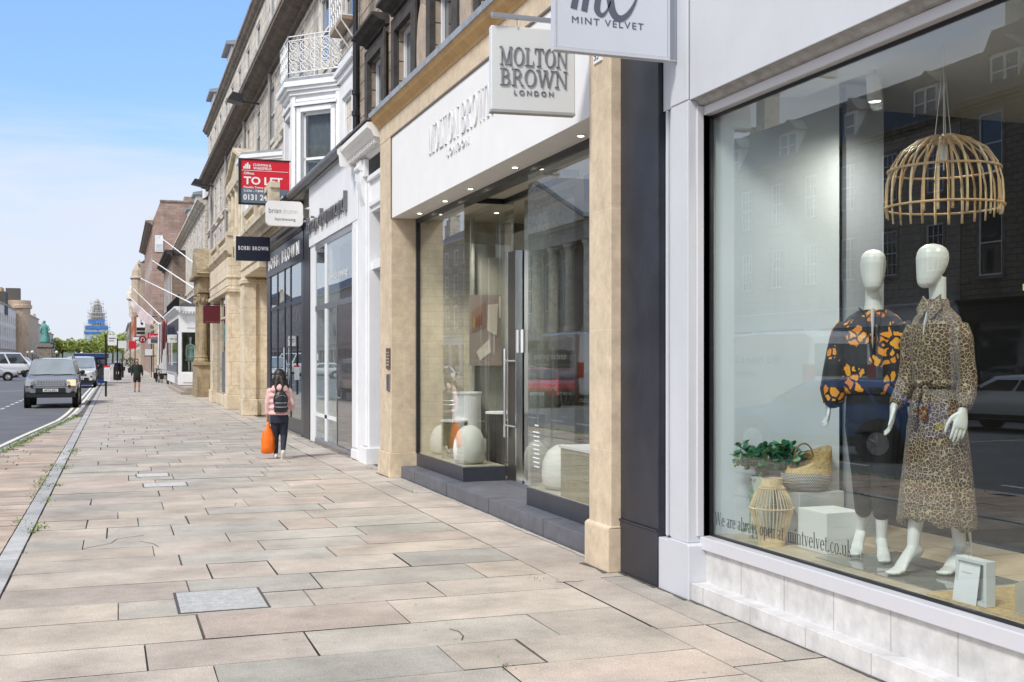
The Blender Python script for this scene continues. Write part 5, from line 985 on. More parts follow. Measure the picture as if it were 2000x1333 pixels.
# bicycles at the rack
def bike(loc,rz,label):
    t=thing('bicycle',label,'bicycle',(0,0,0),group='bicycles leaning by the lattice'); m=MB()
    for y in (-.52,.52):
        w_=MB(); w_.tube([(0,y+.33*math.cos(k*math.pi/9),.35+.33*math.sin(k*math.pi/9)) for k in range(19)],.02,5,cap=False); 
        for k in range(6): w_.tube([(0,y,.35),(0,y+.32*math.cos(k*math.pi/3),.35+.32*math.sin(k*math.pi/3))],.004,3)
        w_.build('wheel',RUBBER,t)
    for a,b in (((0,-.52,.35),(0,-.40,.95)),((0,-.42,.85),(0,.18,.85)),((0,-.42,.75),(0,.05,.3)),((0,.2,.95),(0,.05,.3)),((0,.05,.3),(0,.52,.35)),((0,.16,.8),(0,.52,.35))): m.tube([a,b],.018,6)
    m.build('frame',BLACK,t); s=MB(); s.ell((0,.22,.98),.07,.13,.035,8,6); s.build('saddle',BLACK,t); s=MB(); s.tube([(-.28,-.35,.98),(0,-.42,.97),(.28,-.35,.98)],.014,6); s.build('handlebar',BLACK,t)
    place(t,loc,rz)
bike((2.95,84.5,0),.15,'black bicycle parked nearest the iron lattice'); bike((2.8,88,0),-.1,'black bicycle parked just beyond the nearest one'); bike((3.0,92,0),.2,'black bicycle farthest along by the maroon shop')
# planters by far cafe
for i,(x,y) in enumerate(((1.6,150),(1.9,165),(.9,175))):
    t=thing('planter',['clipped round shrub in a pot, nearest of the far three','clipped round shrub in a pot, middle of the far three','clipped round shrub in a pot, leftmost of the far three'][i],'plant',(x,y,0),group='potted shrubs far along the pavement'); m=MB(); m.lathe([(.25,0),(.32,.6)],(x,y,0),10); m.build('pot',BLACK,t); m=MB()
    for k in range(160):
        a,b=rnd.uniform(0,6.28),rnd.uniform(-1,1); r_=math.sqrt(1-b*b)*.55; c=Vector((x+r_*math.cos(a),y+r_*math.sin(a),1.3+b*.6)); d1=Vector((rnd.gauss(0,.1),rnd.gauss(0,.1),rnd.gauss(0,.1))); d2=Vector((rnd.gauss(0,.1),rnd.gauss(0,.1),rnd.gauss(0,.1))); m.add([c,c+d1,c+d2],[(0,1,2)])
    m.build('foliage',mat('shrub_green',(.035,.06,.02),.7),t)
# ================= FAR TREES, STATUE, TOWER =================
LEAF=[mat('leaf_yellow_green',(.36,.39,.07),.7,var=.35,vs=.5),mat('leaf_mid_green',(.20,.28,.06),.7,var=.4,vs=.5)]
for lm in LEAF: pass
tl=['round yellowish tree at the left end of the far park','green tree beside the left end of the far park','tall tree left of the scaffolded monument','tree directly before the foot of the scaffolded monument','fresh green tree right of the monument','bushy tree behind the blue kiosk','dark tree just right of the kiosk','tree beside the end of the right hand row','tall tree closing the gap at the street end']
for i,(x,y,h,rw) in enumerate(((-25,505,9.5,5),(-20,470,10.5,5),(-15.5,520,10.5,5),(-10.5,480,9.8,4.8),(-5.5,500,13.6,5),(-1.5,450,11.5,4.5),(2.2,500,12.5,4.5),(-8.5,540,11,6),(5.5,520,15,6))):
    t=thing('tree',tl[i],'tree',(x,y,0),group='park trees closing the far end of the street'); m=MB(); m.tube([(x,y,0),(x+.2,y,h*.4),(x,y+.3,h*.8)],[.35,.25,.1],8)
    for k in range(4): a=k*1.6+i; m.tube([(x,y,h*.35),(x+rw*.5*math.cos(a),y+rw*.5*math.sin(a),h*.65)],[.15,.05],5)
    m.build('trunk',mat('bark',(.08,.065,.05),.9,var=.3),t)
    m=MB(); cl=[(x+rnd.gauss(0,rw*.42),y+rnd.gauss(0,rw*.35),h*(.38+.5*rnd.random()**.8),rnd.uniform(.9,1.9)) for _ in range(26)]
    for cx,cy,cz,cr_ in cl:
        for k in range(75):
            a,b=rnd.uniform(0,6.28),rnd.uniform(-1,1); q_=math.sqrt(1-b*b); r0=cr_*rnd.uniform(.6,1.05); c=Vector((cx+r0*q_*math.cos(a),cy+r0*q_*math.sin(a),cz+r0*b*.8)); s_=.28
            d1=Vector((rnd.gauss(0,s_),rnd.gauss(0,s_),rnd.gauss(0,s_))); d2=Vector((rnd.gauss(0,s_),rnd.gauss(0,s_),rnd.gauss(0,s_))); m.add([c-d1,c+d1,c+d2],[(0,1,2)],None,rnd.random()>.6)
    m.build('crown',[LEAF[0],LEAF[1]] if i%3 else [LEAF[1],LEAF[0]],t,rec=False)
t=thing('statue','green bronze robed figure on a tall grey stone pedestal','statue',(-13.4,240,0)); sx_,sy_=-13.4,240
m=MB(); m.box(sx_-2,sx_+2,sy_-2,sy_+2,0,.6); m.box(sx_-1.3,sx_+1.3,sy_-1.3,sy_+1.3,.6,4.1); m.prism([(sx_-1.3,4.1),(sx_-1.6,4.35),(sx_-1.6,4.6),(sx_+1.6,4.6),(sx_+1.6,4.35),(sx_+1.3,4.1)],'xz',sy_-1.5,sy_+1.5); m.box(sx_-1.1,sx_+1.1,sy_-1.1,sy_+1.1,4.6,4.85); m.build('pedestal',DKTRIM,t)
m=MB(); pr=[(.95,0),(.85,.5),(.72,1.4),(.62,2.2),(.60,2.7),(.62,3.2),(.55,3.5),(.3,3.75),(.17,3.85),(.22,4.05),(.26,4.25),(.2,4.45),(.05,4.5)]
rg=[]
for r_,z in pr: rg.append([(sx_+r_*(1+.12*math.sin(a*5+z*2))*math.cos(a)+.1*math.sin(z),sy_+r_*.8*(1+.12*math.sin(a*4))*math.sin(a),4.85+z) for a in [k*math.pi/12 for k in range(24)]])
m.loft(rg); m.tube([(sx_+.5,sy_,8.3),(sx_+.85,sy_-.3,7.5),(sx_+.6,sy_-.8,7.2)],[.2,.16,.1],8); m.tube([(sx_-.5,sy_,8.3),(sx_-.8,sy_-.2,7.4),(sx_-.75,sy_-.5,6.9)],[.2,.16,.1],8); m.build('robed_figure',mat('verdigris',(.10,.30,.27),.7,var=.4,vs=3),t,smooth=True)
# street lamps with globes near the statue
for i,(x,y) in enumerate(((-17.2,250),(-11,235),(-9.6,300),(-15,230),(-7.2,262))):
    t=thing('street_lamp',['globe street lamp left of the statue against the stone row','globe street lamp right of the statue','globe street lamp standing against the trees','globe street lamp close to the left of the pedestal','globe street lamp nearest the blue kiosk'][i],'street lamp',(x,y,0),group='white globe lamps around the statue'); m=MB(); m.tube([(x,y,0),(x,y,2.8)],[.09,.05],8); m.build('post',BLACK,t); m=MB(); m.ell((x,y,3.05),.3,.3,.32,12,8); m.build('globe',mat('opal_globe',(.75,.75,.65),.3),t)
# scaffolded monument
t=thing('scaffolded_monument','stone monument wrapped in scaffolding with blue netting behind the trees','monument',(-12,640,0)); cx,cy=-9.6,640
cx=-9.9
m=MB(); m.lathe([(5.6,0),(5.6,9),(5.2,9.4),(5.0,19),(5.4,19.5),(4.0,20),(3.8,25.5),(4.2,26),(2.6,26.4),(2.4,30),(1.2,31.5),(1.4,32.4),(.4,34)],(cx,cy,0),8); m.build('monument',mat('monument_stone',(.40,.39,.35),.9,var=.25,vs=.4),t)
tiers=[(0,9,8.0),(9,20.5,6.4),(20.5,27.5,4.5),(27.5,31.5,3.1)]
m=MB(); m.box(cx-5.9,cx+5.7,cy-6.7,cy-6.6,6,19.5); m.build('blue_netting',mat('blue_net',(.30,.37,.42),.8,var=.5,vs=.6),t)
m=MB(); m.box(cx-5.5,cx+5.2,cy-7.0,cy-6.9,17.6,19.4); m.box(cx-6.4,cx+5.4,cy-7.0,cy-6.9,15.2,16.2); m.box(cx-4.3,cx+4.0,cy-5.2,cy-5.1,20.6,22.8); m.build('blue_sheet',mat('blue_sheet',(.05,.16,.42),.6,var=.4,vs=.4),t)
m=MB(); SC=mat('scaffold_tube',(.50,.51,.50),.5,var=.15)
for z0,z1,w_ in tiers:
    z=z0; n=int(w_*1.6)
    while z<z1:
        for dy in (-w_,w_): m.box(cx-w_-rnd.uniform(0,.8),cx+w_+rnd.uniform(0,.8),cy+dy-.12,cy+dy+.12,z-.09,z+.09)
        for dx in (-w_,w_): m.box(cx+dx-.1,cx+dx+.1,cy-w_,cy+w_,z-.08,z+.08)
        m.box(cx-w_,cx+w_,cy-w_-.1,cy-w_+.9,z+1.15,z+1.2); z+=1.95
    for i in range(n+1):
        x=cx-w_+2*w_*i/n
        for dy in (-w_,w_): m.box(x-.06,x+.06,cy+dy-.06,cy+dy+.06,z0,z1+rnd.uniform(.3,1.6))
m.build('scaffolding',SC,t)
t=thing('city_hill','','terrain',(0,0,0)); bpy.data.objects.remove(t)
hb_=MB(); n=24; hb_.add([(-900+i*75,1500,-1) for i in range(n+1)]+[(-900+i*75,1520,10+7*math.sin(i*.7)+5*math.sin(i*1.9)) for i in range(n+1)]+[(-900+i*75,1900,-1) for i in range(n+1)],[(i,i+1,n+2+i,n+1+i) for i in range(n)]+[(n+1+i,n+2+i,2*n+3+i,2*n+2+i) for i in range(n)])
struct(hb_.build('hills',mat('distant_green',(.12,.15,.13),.9)))
# ================= STREET FURNITURE =================
t=thing('blue_kiosk','dark blue flat roofed police style kiosk behind the white van','kiosk',(-1.5,85,0)); BL=mat('kiosk_blue',(.02,.045,.16),.4,var=.1)
m=MB(); m.box(-2.40,-.66,85,87.2,-.1,1.80); m.box(-2.42,-2.3,84.97,87.2,-.1,1.82); m.box(-.76,-.64,84.97,87.2,-.1,1.82); m.box(-1.58,-1.46,84.96,85,-.1,1.8); m.build('cabin',BL,t)
m=MB(); m.box(-2.85,-.55,84.6,87.6,1.80,2.10); m.build('roof',BL,t,bevel=.04); m=MB(); m.box(-2.87,-.53,84.58,87.62,2.10,2.16); m.build('roof_cap',LEAD,t); m=MB(); m.box(-1.42,-.80,84.96,84.99,.4,1.7); m.build('glazing',PANE,t)
t=thing('bus_stop','black bus stop pole with white flag and timetable case','bus stop',(-.47,55,0)); m=MB(); m.tube([(-.47,55,0),(-.47,55,2.85)],.05,10); m.build('pole',BLACK,t)
m=MB(); m.box(-.38,.0,54.97,55.03,2.36,2.84); m.build('stop_flag',WHITE,t); m=MB(); m.box(-.34,-.05,54.962,54.97,2.66,2.70); m.box(-.34,-.12,54.962,54.97,2.55,2.58); m.build('flag_lettering',CHAR,t)
m=MB(); m.box(-.55,-.30,54.93,54.97,.72,1.35); m.build('timetable_case',WHITE,t); m=MB(); m.box(-.56,-.29,54.92,54.975,1.35,1.42); m.build('case_top',RD,t); m=MB()
for i in range(9): m.box(-.52,-.34,54.925,54.93,.78+i*.055,.79+i*.055)
m.build('timetable_print',mat('print_grey',(.4,.4,.4),.6),t)
t=thing('sign_pole','black pole with small white sign beyond the bus stop','sign',(.15,96,0)); m=MB(); m.tube([(.05,96,0),(.05,96,3.4)],.06,8); m.build('pole',BLACK,t); m=MB(); m.box(.1,.7,95.9,96.0,2.6,3.2); m.build('plate',WHITE,t)
for i,(x,y,h,l) in enumerate(((.06,98,1.45,'black litter bin just beyond the bus stop'),(.30,112,1.35,'black litter bin farther behind the bus stop'))):
    t=thing('litter_bin',l,'bin',(x,y,0)); m=MB(); m.lathe([(.30,0),(.33,.1),(.33,h-.35),(.27,h-.33),(.27,h-.15),(.35,h-.12),(.2,h)],(x,y,0),14); m.build('drum',BLACK,t); m=MB(); m.box(x-.1,x+.1,y-.345,y-.33,.5,.72); m.build('bin_badge',GOLDT,t)
# ================= VEHICLES =================
VG=mat('vehicle_glass',(.02,.026,.03),.03,var=0,spec=1,coat=.5); VGL=mat('light_windscreen',(.22,.26,.28),.05,var=.15,vs=2,spec=1,coat=.4)
HL=mat('headlamp_glass',(.55,.56,.58),.08,var=.3,vs=30,spec=1,coat=.6); HLIT=mat('lit_headlamp',(.6,.4,.3),.2,var=0,emit=((1,.40,.20),.75)); TL=mat('tail_lamp',(.3,.01,.01),.15,var=0); PLT=mat('number_plate',(.75,.75,.72),.4,var=0); PLY=mat('number_plate_yellow',(.72,.55,.06),.4,var=0)
def paint(n,c): return mat('car_paint_'+n,c,.25,metal=.15,var=.03,coat=.9,spec=.6)
def vehicle(name,label,cat,loc,rz,col,Ls,W,H,hood,belt,nose,ws0,ws1,rf1,rr,low=.32,tumble=.14,wr=.33,plate='AF12 JGU',lit=False,van=False,lower=None,roofw=.05,sidewin=True,group=None,glassm=None,rack=False,front='car',wy=None):
    t=thing(name,label,cat,(0,0,0),group=group); w=W/2; h=Ls/2
    # stations: y, halfwidth, zbelt, ztop
    st_=[(-h,w*.80,nose*.88,nose*.9),(-h+.10,w*.93,nose,nose+.02),(-h+.5,w*.985,(nose+hood)/2,(nose+hood)/2+.03),(ws0-.05,w,hood,hood+.04),(ws0,w,belt,hood+.06),(ws1,w,belt,H-.04),((ws1+rf1)/2,w,belt,H),(rf1,w,belt,H-.03),(rr,w*.98,belt,H-.10 if rr-rf1<.25 else belt+.05),(h-.05,w*.96,belt-.02,belt+.03 if rr<h-.12 else H-.12),(h,w*.93,belt-.1,belt-.05 if rr<h-.12 else H-.16)]
    rings=[]
    for y,hw,zb,zt in st_:
        g=max(zt-zb,0.02); tw=hw-tumble*min(g/(H-belt),1)-.0; lo=low+(.12 if abs(y)>h-.15 else 0)
        half=[(hw*.90,lo),(hw*.985,lo+.10),(hw,(lo+zb)/2+.05),(hw*.985,zb-.03),(hw*.965,zb),(tw*.97,zt-min(.07,g*.4)),(tw*.90,zt-min(.02,g*.1)),(tw*.5,zt+.012)]
        rings.append([(x,y,z) for x,z in half]+[(-x,y,z) for x,z in half[::-1]])
    b=MB(); b.loft(rings); b.build('body',col,t,smooth=True).modifiers.new('e','EDGE_SPLIT').split_angle=R(38)
    def side(y,z): return w*.965-tumble*max(0,min((z-belt)/(H-belt),1))
    # windscreen
    g=MB(); e=.012
    def wsq(u,v): # u across -1..1, v up 0..1
        y=ws0+(ws1-ws0)*v; z=hood+.06+(H-.04-hood-.06)*v; xx=(side(0,z) if z>belt else w*.95)*.93
        return (u*xx,y-.03,z+.012)
    g.loft([[wsq(u,v) for u in (-1,-.5,0,.5,1)] for v in (.05,.35,.65,.93)],0,False,False); g.build('windscreen',glassm or VG,t,rec=False)
    # side and rear glass
    zt=H-.14; ends=[(ws0+.28 if not van else ws0+.2,ws1+.12)]
    for s in (1,-1):
        g=MB(); y0a,y0b=ends[0]; y1=rf1-.02 if sidewin else ws1+.75; y1b=(rr-.15 if rr-rf1>.25 else rf1-.05) if sidewin else ws1+.75
        X=lambda z:s*(side(0,z)+.014)
        cuts=[0,1] if not sidewin else [0,.38,.42,.76,.80,1]
        for a,c in zip(cuts[::2],cuts[1::2]):
            zb=belt+.04
            P0=(X(zb),y0a+(y1b-y0a)*a,zb);P1=(X(zb),y0a+(y1b-y0a)*c,zb);P2=(X(zt),y0b+(y1-y0b)*c,zt);P3=(X(zt),y0b+(y1-y0b)*a,zt); g.quad(P0,P1,P2,P3)
        g.build('side_window',VG,t,rec=False)
    g=MB(); 
    if rr<h-.12: g.quad((-w*.75,rr-.0,belt+.1),(w*.75,rr,belt+.1),(w*.66,rf1+.05,H-.06),(-w*.66,rf1+.05,H-.06))
    else: g.box(-w*.72,w*.72,h-.0,h+.02,belt+.08,H-.32)
    g.build('rear_window',VG,t,rec=False)
    # lower trim, arches, wheels
    m=MB(); m.box(-w*.9,w*.9,-h+.06,h-.06,low-.06,low+.16); m.box(-w*1.0,w*1.0,-h+.9,h-.9,low+.02,low+.12)
    ay=wy or (h*.62,h*.60)
    for y in (-ay[0],ay[1]):
        for s in (1,-1): m.lathe([(wr+.10,-.02),(wr+.10,.012),(wr+.0,.012)],(s*(w-.0)-(0 if s>0 else 0),y,wr+.02),20,axis='x')
    m.build('sill',lower or RUBBER,t)
    for y in (-ay[0],ay[1]):
        for s in (1,-1):
            x0=s*(w-.20); q=MB(); q.lathe([(wr*.55,0),(wr*.96,0),(wr,.03),(wr,.19),(wr*.96,.22),(wr*.62,.22)],(x0 if s>0 else x0-.22,y,wr),22,axis='x'); k=q.build('wheel',RUBBER,t)
            q=MB(); xf_=s*(w+.005); q.lathe([(wr*.62,-.02),(wr*.60,.0),(wr*.16,.0)],(xf_,y,wr),18,axis='x')
            for i in range(7):
                a=i*2*math.pi/7; q.tube([(xf_+s*.01,y,wr),(xf_+s*.012,y+wr*.58*math.cos(a),wr+wr*.58*math.sin(a))],[.035,.02],5)
            q.build('rim',STEEL,k)
    # lamps, grille, bumper, plate, mirrors
    zl=nose-.10
    for s in (1,-1):
        m=MB(); 
        if front=='suv': m.box(s*w*.93,s*w*.62,-h-.005,-h+.4,nose-.22,nose-.0)
        else: m.loft([[(s*w*.93,-h+.28,nose-.0),(s*w*.93,-h+.25,nose-.16)],[(s*w*.86,-h+.07,nose-.0),(s*w*.86,-h+.05,nose-.16)],[(s*w*.60,-h-.012,nose-.06),(s*w*.60,-h-.012,nose-.18)]],0,False,False)
        hl=m.build('headlight',HLIT if lit else HL,t,rec=False)
        m=MB(); m.lathe([(.07,-.02),(.07,.0),(.02,.01)],(s*w*.80 if front!='suv' else s*w*.66,-h-.03,nose-.12),12,axis='y'); m.build('lens',CHROME,hl)
        m=MB(); m.box(s*w*.72,s*w*.96,h-.12,h+.012,belt-.25,belt+.02 if not van else belt+.35); m.build('tail_light',TL,t)
        m=MB(); m.ell((s*(w+.13),ws0+.42,belt+.10),.10,.06,.09 if not van else .16,10,6); m.tube([(s*w*.95,ws0+.42,belt+.03),(s*(w+.08),ws0+.42,belt+.08)],.025,6); m.build('wing_mirror',BLACK,t)
    m=MB(); gy=-h-.02
    if front=='suv':
        for i in range(3): m.box(-w*.52,w*.52,gy-.01,-h+.1,nose-.22+i*.075,nose-.175+i*.075)
        for i in range(11): m.box(-w*.5+i*w*.1-.012,-w*.5+i*w*.1+.012,gy-.02,-h+.1,nose-.20,nose+.01)
    else:
        for i in range(3): m.box(-w*.42,w*.42,gy,-h+.1,nose-.20-i*.05,nose-.17-i*.05)
    m.build('grille',STEEL if front=='suv' else DARKM,t)
    m=MB(); m.box(-w*.56,w*.56,-h-.035,-h+.1,low+.12,low+.30); 
    for s in (1,-1): m.lathe([(.055,-.02),(.055,.0),(.04,0)],(s*w*.70,-h-.01,low+.36),12,axis='y')
    m.box(-w*.92,w*.92,-h-.01,-h+.2,low-.04,low+.1); m.build('bumper_vent',BLACK,t)
    m=MB(); m.box(-.26,.26,-h-.055,-h-.035,low+.16,low+.27); p_=m.build('number_plate',PLT,t); m=MB(); put_text(m,plate,(0,-h-.057,low+.178),(1,0,0),(0,0,1),.075,width=.44,depth=.003,center=True,bold=.02); m.build('plate_lettering',BLACK,p_)
    m=MB(); m.box(-.26,.26,h+.02,h+.035,low+.25,low+.36); m.build('number_plate',PLY,t)
    if rack:
        m=MB(); 
        for s in (1,-1): m.tube([(s*w*.74,ws1+.2,H+.0),(s*w*.74,ws1+.3,H+.05),(s*w*.74,rf1-.3,H+.05),(s*w*.74,rf1-.1,H)],.02,6)
        m.build('roof_rail',DARKM,t)
    m=MB(); m.tube([(-w*.7,ws0-.02,hood+.085),(0,ws0+.02,hood+.11),(w*.05,ws0-.02,hood+.085),(w*.75,ws0+.02,hood+.11)],.014,5); m.build('wiper',BLACK,t)
    place(t,loc,rz); return t
ZR=-.10
suv=vehicle('parked_suv','silver grey boxy off-road car with orange lit headlamp facing down the road','car',(-2.30,47.2,ZR),0,paint('graphite',(.24,.25,.27)),4.80,1.84,1.86,1.14,1.22,1.06,-1.15,-.55,2.1,2.35,low=.46,tumble=.16,wr=.38,lit=False,front='suv',glassm=VGL,rack=True)
for o in suv.children:
    if o.name.startswith('headlight') and o.data.vertices[0].co.x>0:
        o.data.materials.clear(); o.data.materials.append(HLIT); o['label']='headlamp glowing orange'
vehicle('van','white panel van with black lower bumper behind the silver off-road car','van',(-2.22,78.6,ZR),0,paint('white',(.70,.71,.72)),4.97,1.98,2.0,1.16,1.2,1.05,-1.75,-.85,2.3,2.45,low=.36,tumble=.14,wr=.34,van=True,sidewin=False,glassm=VGL,plate='SN17 KXE',lower=BLACK)
gpk='vehicles parked in the middle of the street'
vehicle('parked_car','silver hatchback parked at the left edge of the photo, partly cut off','car',(-10.0,104,ZR),R(95),paint('pearl',(.58,.58,.60)),4.2,1.8,1.5,.95,1.0,.82,-1.0,-.3,1.3,1.9,group=gpk)
vehicle('van','tall white van with two dark rear windows behind the silver hatchback','van',(-10.3,124,ZR),R(100),paint('white',(.70,.71,.72)),5.6,2.0,2.5,1.2,1.35,1.05,-1.9,-1.1,2.6,2.75,van=True,group=gpk)
vehicle('van','white van parked beyond the tall one','van',(-10.8,140,ZR),R(85),paint('white',(.70,.71,.72)),5.0,2.0,2.1,1.2,1.3,1.05,-1.8,-1.0,2.3,2.45,van=True,sidewin=False,group=gpk)
vehicle('parked_car','white car parked nearest the silver off-road car on its left','car',(-9.2,150,ZR),R(80),paint('white',(.70,.71,.72)),4.4,1.8,1.5,.95,1.0,.82,-1.0,-.3,1.3,1.9,group=gpk)
vehicle('parked_car','dark car in the row of far parked cars','car',(-10.0,170,ZR),R(90),paint('black',(.03,.03,.035)),4.4,1.8,1.5,.95,1.0,.82,-1.0,-.3,1.3,1.9,group=gpk)
vehicle('parked_car','pale car farthest along the middle row before the statue','car',(-9.6,195,ZR),R(90),paint('pearl',(.58,.58,.60)),4.4,1.8,1.5,.95,1.0,.82,-1.0,-.3,1.3,1.9,group=gpk)
# seen mirrored in the windows
v=vehicle('van','long white contractor van with dark side lettering mirrored in the display window','van',(-7.9,25.2,ZR),R(180),paint('white',(.70,.71,.72)),5.7,2.0,2.5,1.25,1.35,1.1,-2.0,-1.2,2.6,2.75,van=True,sidewin=False,plate='SD18 OYU')
m=MB(); put_text(m,'W.U. Walker & Co (Ayr) Ltd.',(-6.87,23.3,1.62),(0,1,0),(0,0,1),.20,width=3.4,depth=.004,bold=.01); put_text(m,'CONTRACTORS',(-6.87,24.3,1.30),(0,1,0),(0,0,1),.11,width=1.3,depth=.004)
o=m.build('van_lettering',CHAR,None,rec=False); o.parent=v; o.matrix_parent_inverse=Matrix.Rotation(-R(180),4,'Z')@Matrix.Translation((7.9,-25.2,-ZR))
vehicle('car','bright blue hatchback on the carriageway mirrored behind the blouse','car',(-4.6,18.0,ZR),R(147),paint('blue',(.02,.13,.42)),3.9,1.7,1.46,.95,1.0,.82,-.9,-.2,1.2,1.75)
vehicle('car','white estate car mirrored at the right end of the display window','car',(-13.5,22.6,ZR),R(165),paint('white',(.70,.71,.72)),4.5,1.8,1.45,.95,1.0,.82,-1.0,-.3,1.4,2.0)
vehicle('car','bright red hatchback mirrored in the shop entrance glass','car',(-7.1,41.0,ZR),R(20),paint('red',(.55,.01,.012)),3.97,1.72,1.48,.98,1.02,.82,-.95,-.25,1.2,1.75,plate='ND14 XLW')
v=vehicle('van','silver rental van with a black and white side panel mirrored behind the red car','van',(-9.6,43.5,ZR),R(180),paint('silver',(.36,.37,.40)),6.1,2.0,2.9,1.25,1.35,1.1,-2.0,-1.2,2.7,2.85,van=True,sidewin=False,plate='SF66 LPC')
m=MB(); m.box(-8.59,-8.575,41.4,45.4,1.35,2.1); sg=m.build('side_panel',BLACK,None); m=MB(); put_text(m,'enterprise',(-8.57,41.5,1.72),(0,1,0),(0,0,1),.28,width=3.75,depth=.004,bold=.02); put_text(m,'rent-a-car',(-8.57,43.4,1.45),(0,1,0),(0,0,1),.13,width=1.7,depth=.004); tt=m.build('panel_lettering',WLET,None,rec=False)
for o in (sg,tt): o.parent=v; o.matrix_parent_inverse=Matrix.Rotation(-R(180),4,'Z')@Matrix.Translation((9.6,-43.5,-ZR))
for x,y,rz,c,l in ((-8.3,52,180,'white','white saloon mirrored low in the far left pane'),(-12.5,44,0,'pearl','pearl car mirrored behind the silver rental van'),(-8.1,60,180,'pearl','pearl hatchback mirrored beyond the white saloon'),(-13.5,64,90,'white','white car parked across the street far beyond the hatchback'),(-13.0,31,180,'black','black car parked beyond the contractor van')):
    vehicle('parked_car',l,'car',(x,y,ZR),R(rz),paint(c,(0,0,0)) if 'car_paint_'+c in MC else paint(c,(.1,.1,.1)),4.3,1.78,1.46,.95,1.0,.82,-1.0,-.3,1.3,1.9,group='parked cars mirrored in the toiletries shop glass')
# ================= FIGURES =================
def remesh(o,v,sm_=4):
    r=o.modifiers.new('remesh','REMESH'); r.mode='VOXEL'; r.voxel_size=v; r.use_smooth_shade=True
    if sm_: s=o.modifiers.new('smooth','SMOOTH'); s.factor=.5; s.iterations=sm_
    return o
def ring(c,rx,ry,n=20,tilt=0,f=None):
    out=[]
    for k in range(n):
        a=2*math.pi*k/n; q=f(a) if f else 1
        x,y=rx*math.cos(a)*q,ry*math.sin(a)*q
        out.append((c[0]+x,c[1]+y,c[2]+tilt*x))
    return out
def limb(m,pts,rs,n=12):
    m.tube(pts,rs,n); m.ell(pts[0],rs[0],rs[0],rs[0],12,8); m.ell(pts[-1],rs[-1],rs[-1],rs[-1],12,8)
    for p,r_ in zip(pts[1:-1],rs[1:-1]): m.ell(p,r_,r_,r_,12,8)
def hand(m,wr,dr,side,s=1.0,nrm=Vector((0,-1,0)),curl=.35):
    """palm and five fingers. wr wrist, dr direction of the hand, side: towards the thumb"""
    wr=Vector(wr); d=Vector(dr).normalized(); t_=Vector(side); t_=(t_-d*t_.dot(d)).normalized(); n_=d.cross(t_).normalized()
    rg=[]
    for k,(u,wd_,th) in enumerate(((-.01,.024,.019),(.02,.030,.018),(.05,.038,.016),(.085,.040,.013),(.095,.036,.010))):
        rg.append([wr+d*u*s+t_*(wd_*math.cos(a)*s)+n_*(th*math.sin(a)*s) for a in [2*math.pi*i/12 for i in range(12)]])
    m.loft(rg)
    for i,(o_,ln) in enumerate(((.029,.070),(.010,.080),(-.010,.074),(-.029,.058))):
        b=wr+d*.085*s+t_*o_*s; c1=curl*(.6+.25*i); p=[b]; a=0
        for f_ in (.45,.32,.26):
            a+=c1*.55; p.append(p[-1]+(d*math.cos(a)+n_*math.sin(a)+t_*o_*1.5)*ln*f_*s)
        m.tube(p,[.0092*s,.0086*s,.0078*s,.0062*s],8); m.ell(p[-1],.0062*s,.0062*s,.0062*s,8,6)
    b=wr+d*.025*s+t_*.026*s; p=[b,b+(t_*.7+d*.75)*.032*s+n_*.006,b+(t_*.85+d*1.5)*.042*s+n_*.012,b+(t_*.8+d*2.1)*.047*s+n_*.020]
    m.tube(p,[.013*s,.0115*s,.0095*s,.007*s],8); m.ell(p[-1],.007*s,.007*s,.007*s,8,6)
def foot(m,an,d,toe_z,s=1.0,heel_lift=.0):
    """an ankle, d forward direction (unit, horizontal)"""
    an=Vector(an); d=Vector(d); l=Vector((-d.y,d.x,0)); z=toe_z
    h=an.z-.02
    P=[(-.055,.030,.030,z+heel_lift+.035),(-.03,.036,.045,z+heel_lift+.045),(.02,.035,.045,z+heel_lift*.85+.05),(.07,.036,.034,z+heel_lift*.5+.036),(.12,.042,.022,z+.024),(.155,.040,.017,z+.018),(.185,.030,.012,z+.014)]
    rg=[[an*1+Vector((0,0,-an.z))+d*u*s+l*(w_*math.cos(a)*s)+Vector((0,0,zz+t_*math.sin(a)*s)) for a in [2*math.pi*i/12 for i in range(12)]] for u,w_,t_,zz in P]
    m.loft(rg)
    for i in range(5):
        o_=-.030+i*.015; c=an+d*(.19-.006*abs(i-1)-(.01 if i>3 else 0))*s+l*o_*s; c.z=z+.013; m.ell(c,.011,.011,.010,8,6)
    m.tube([an,Vector((an.x,an.y,z+heel_lift+.05))-d*.01],[.032,.036],12)
MQ=mat('mannequin_gloss_white',(.72,.72,.69),.32,var=.02,coat=.15)
def head_egg(m,c,rot=0,s=1.0):
    rg=[]
    for z,rx,ry,oy in ((-.125,.010,.012,-.045),(-.118,.034,.030,-.042),(-.10,.050,.050,-.036),(-.07,.061,.068,-.024),(-.03,.070,.083,-.010),(.01,.076,.094,-.0),(.05,.079,.100,.004),(.085,.075,.094,.006),(.11,.063,.078,.006),(.128,.040,.050,.006),(.136,.012,.015,.006)):
        rg.append([(c[0]+(rx*math.cos(a))*s*math.cos(rot)-(ry*math.sin(a)+oy)*s*math.sin(rot),c[1]+rx*math.cos(a)*s*math.sin(rot)+(ry*math.sin(a)+oy)*s*math.cos(rot),c[2]+z*s) for a in [2*math.pi*i/20 for i in range(20)]])
    m.loft(rg)
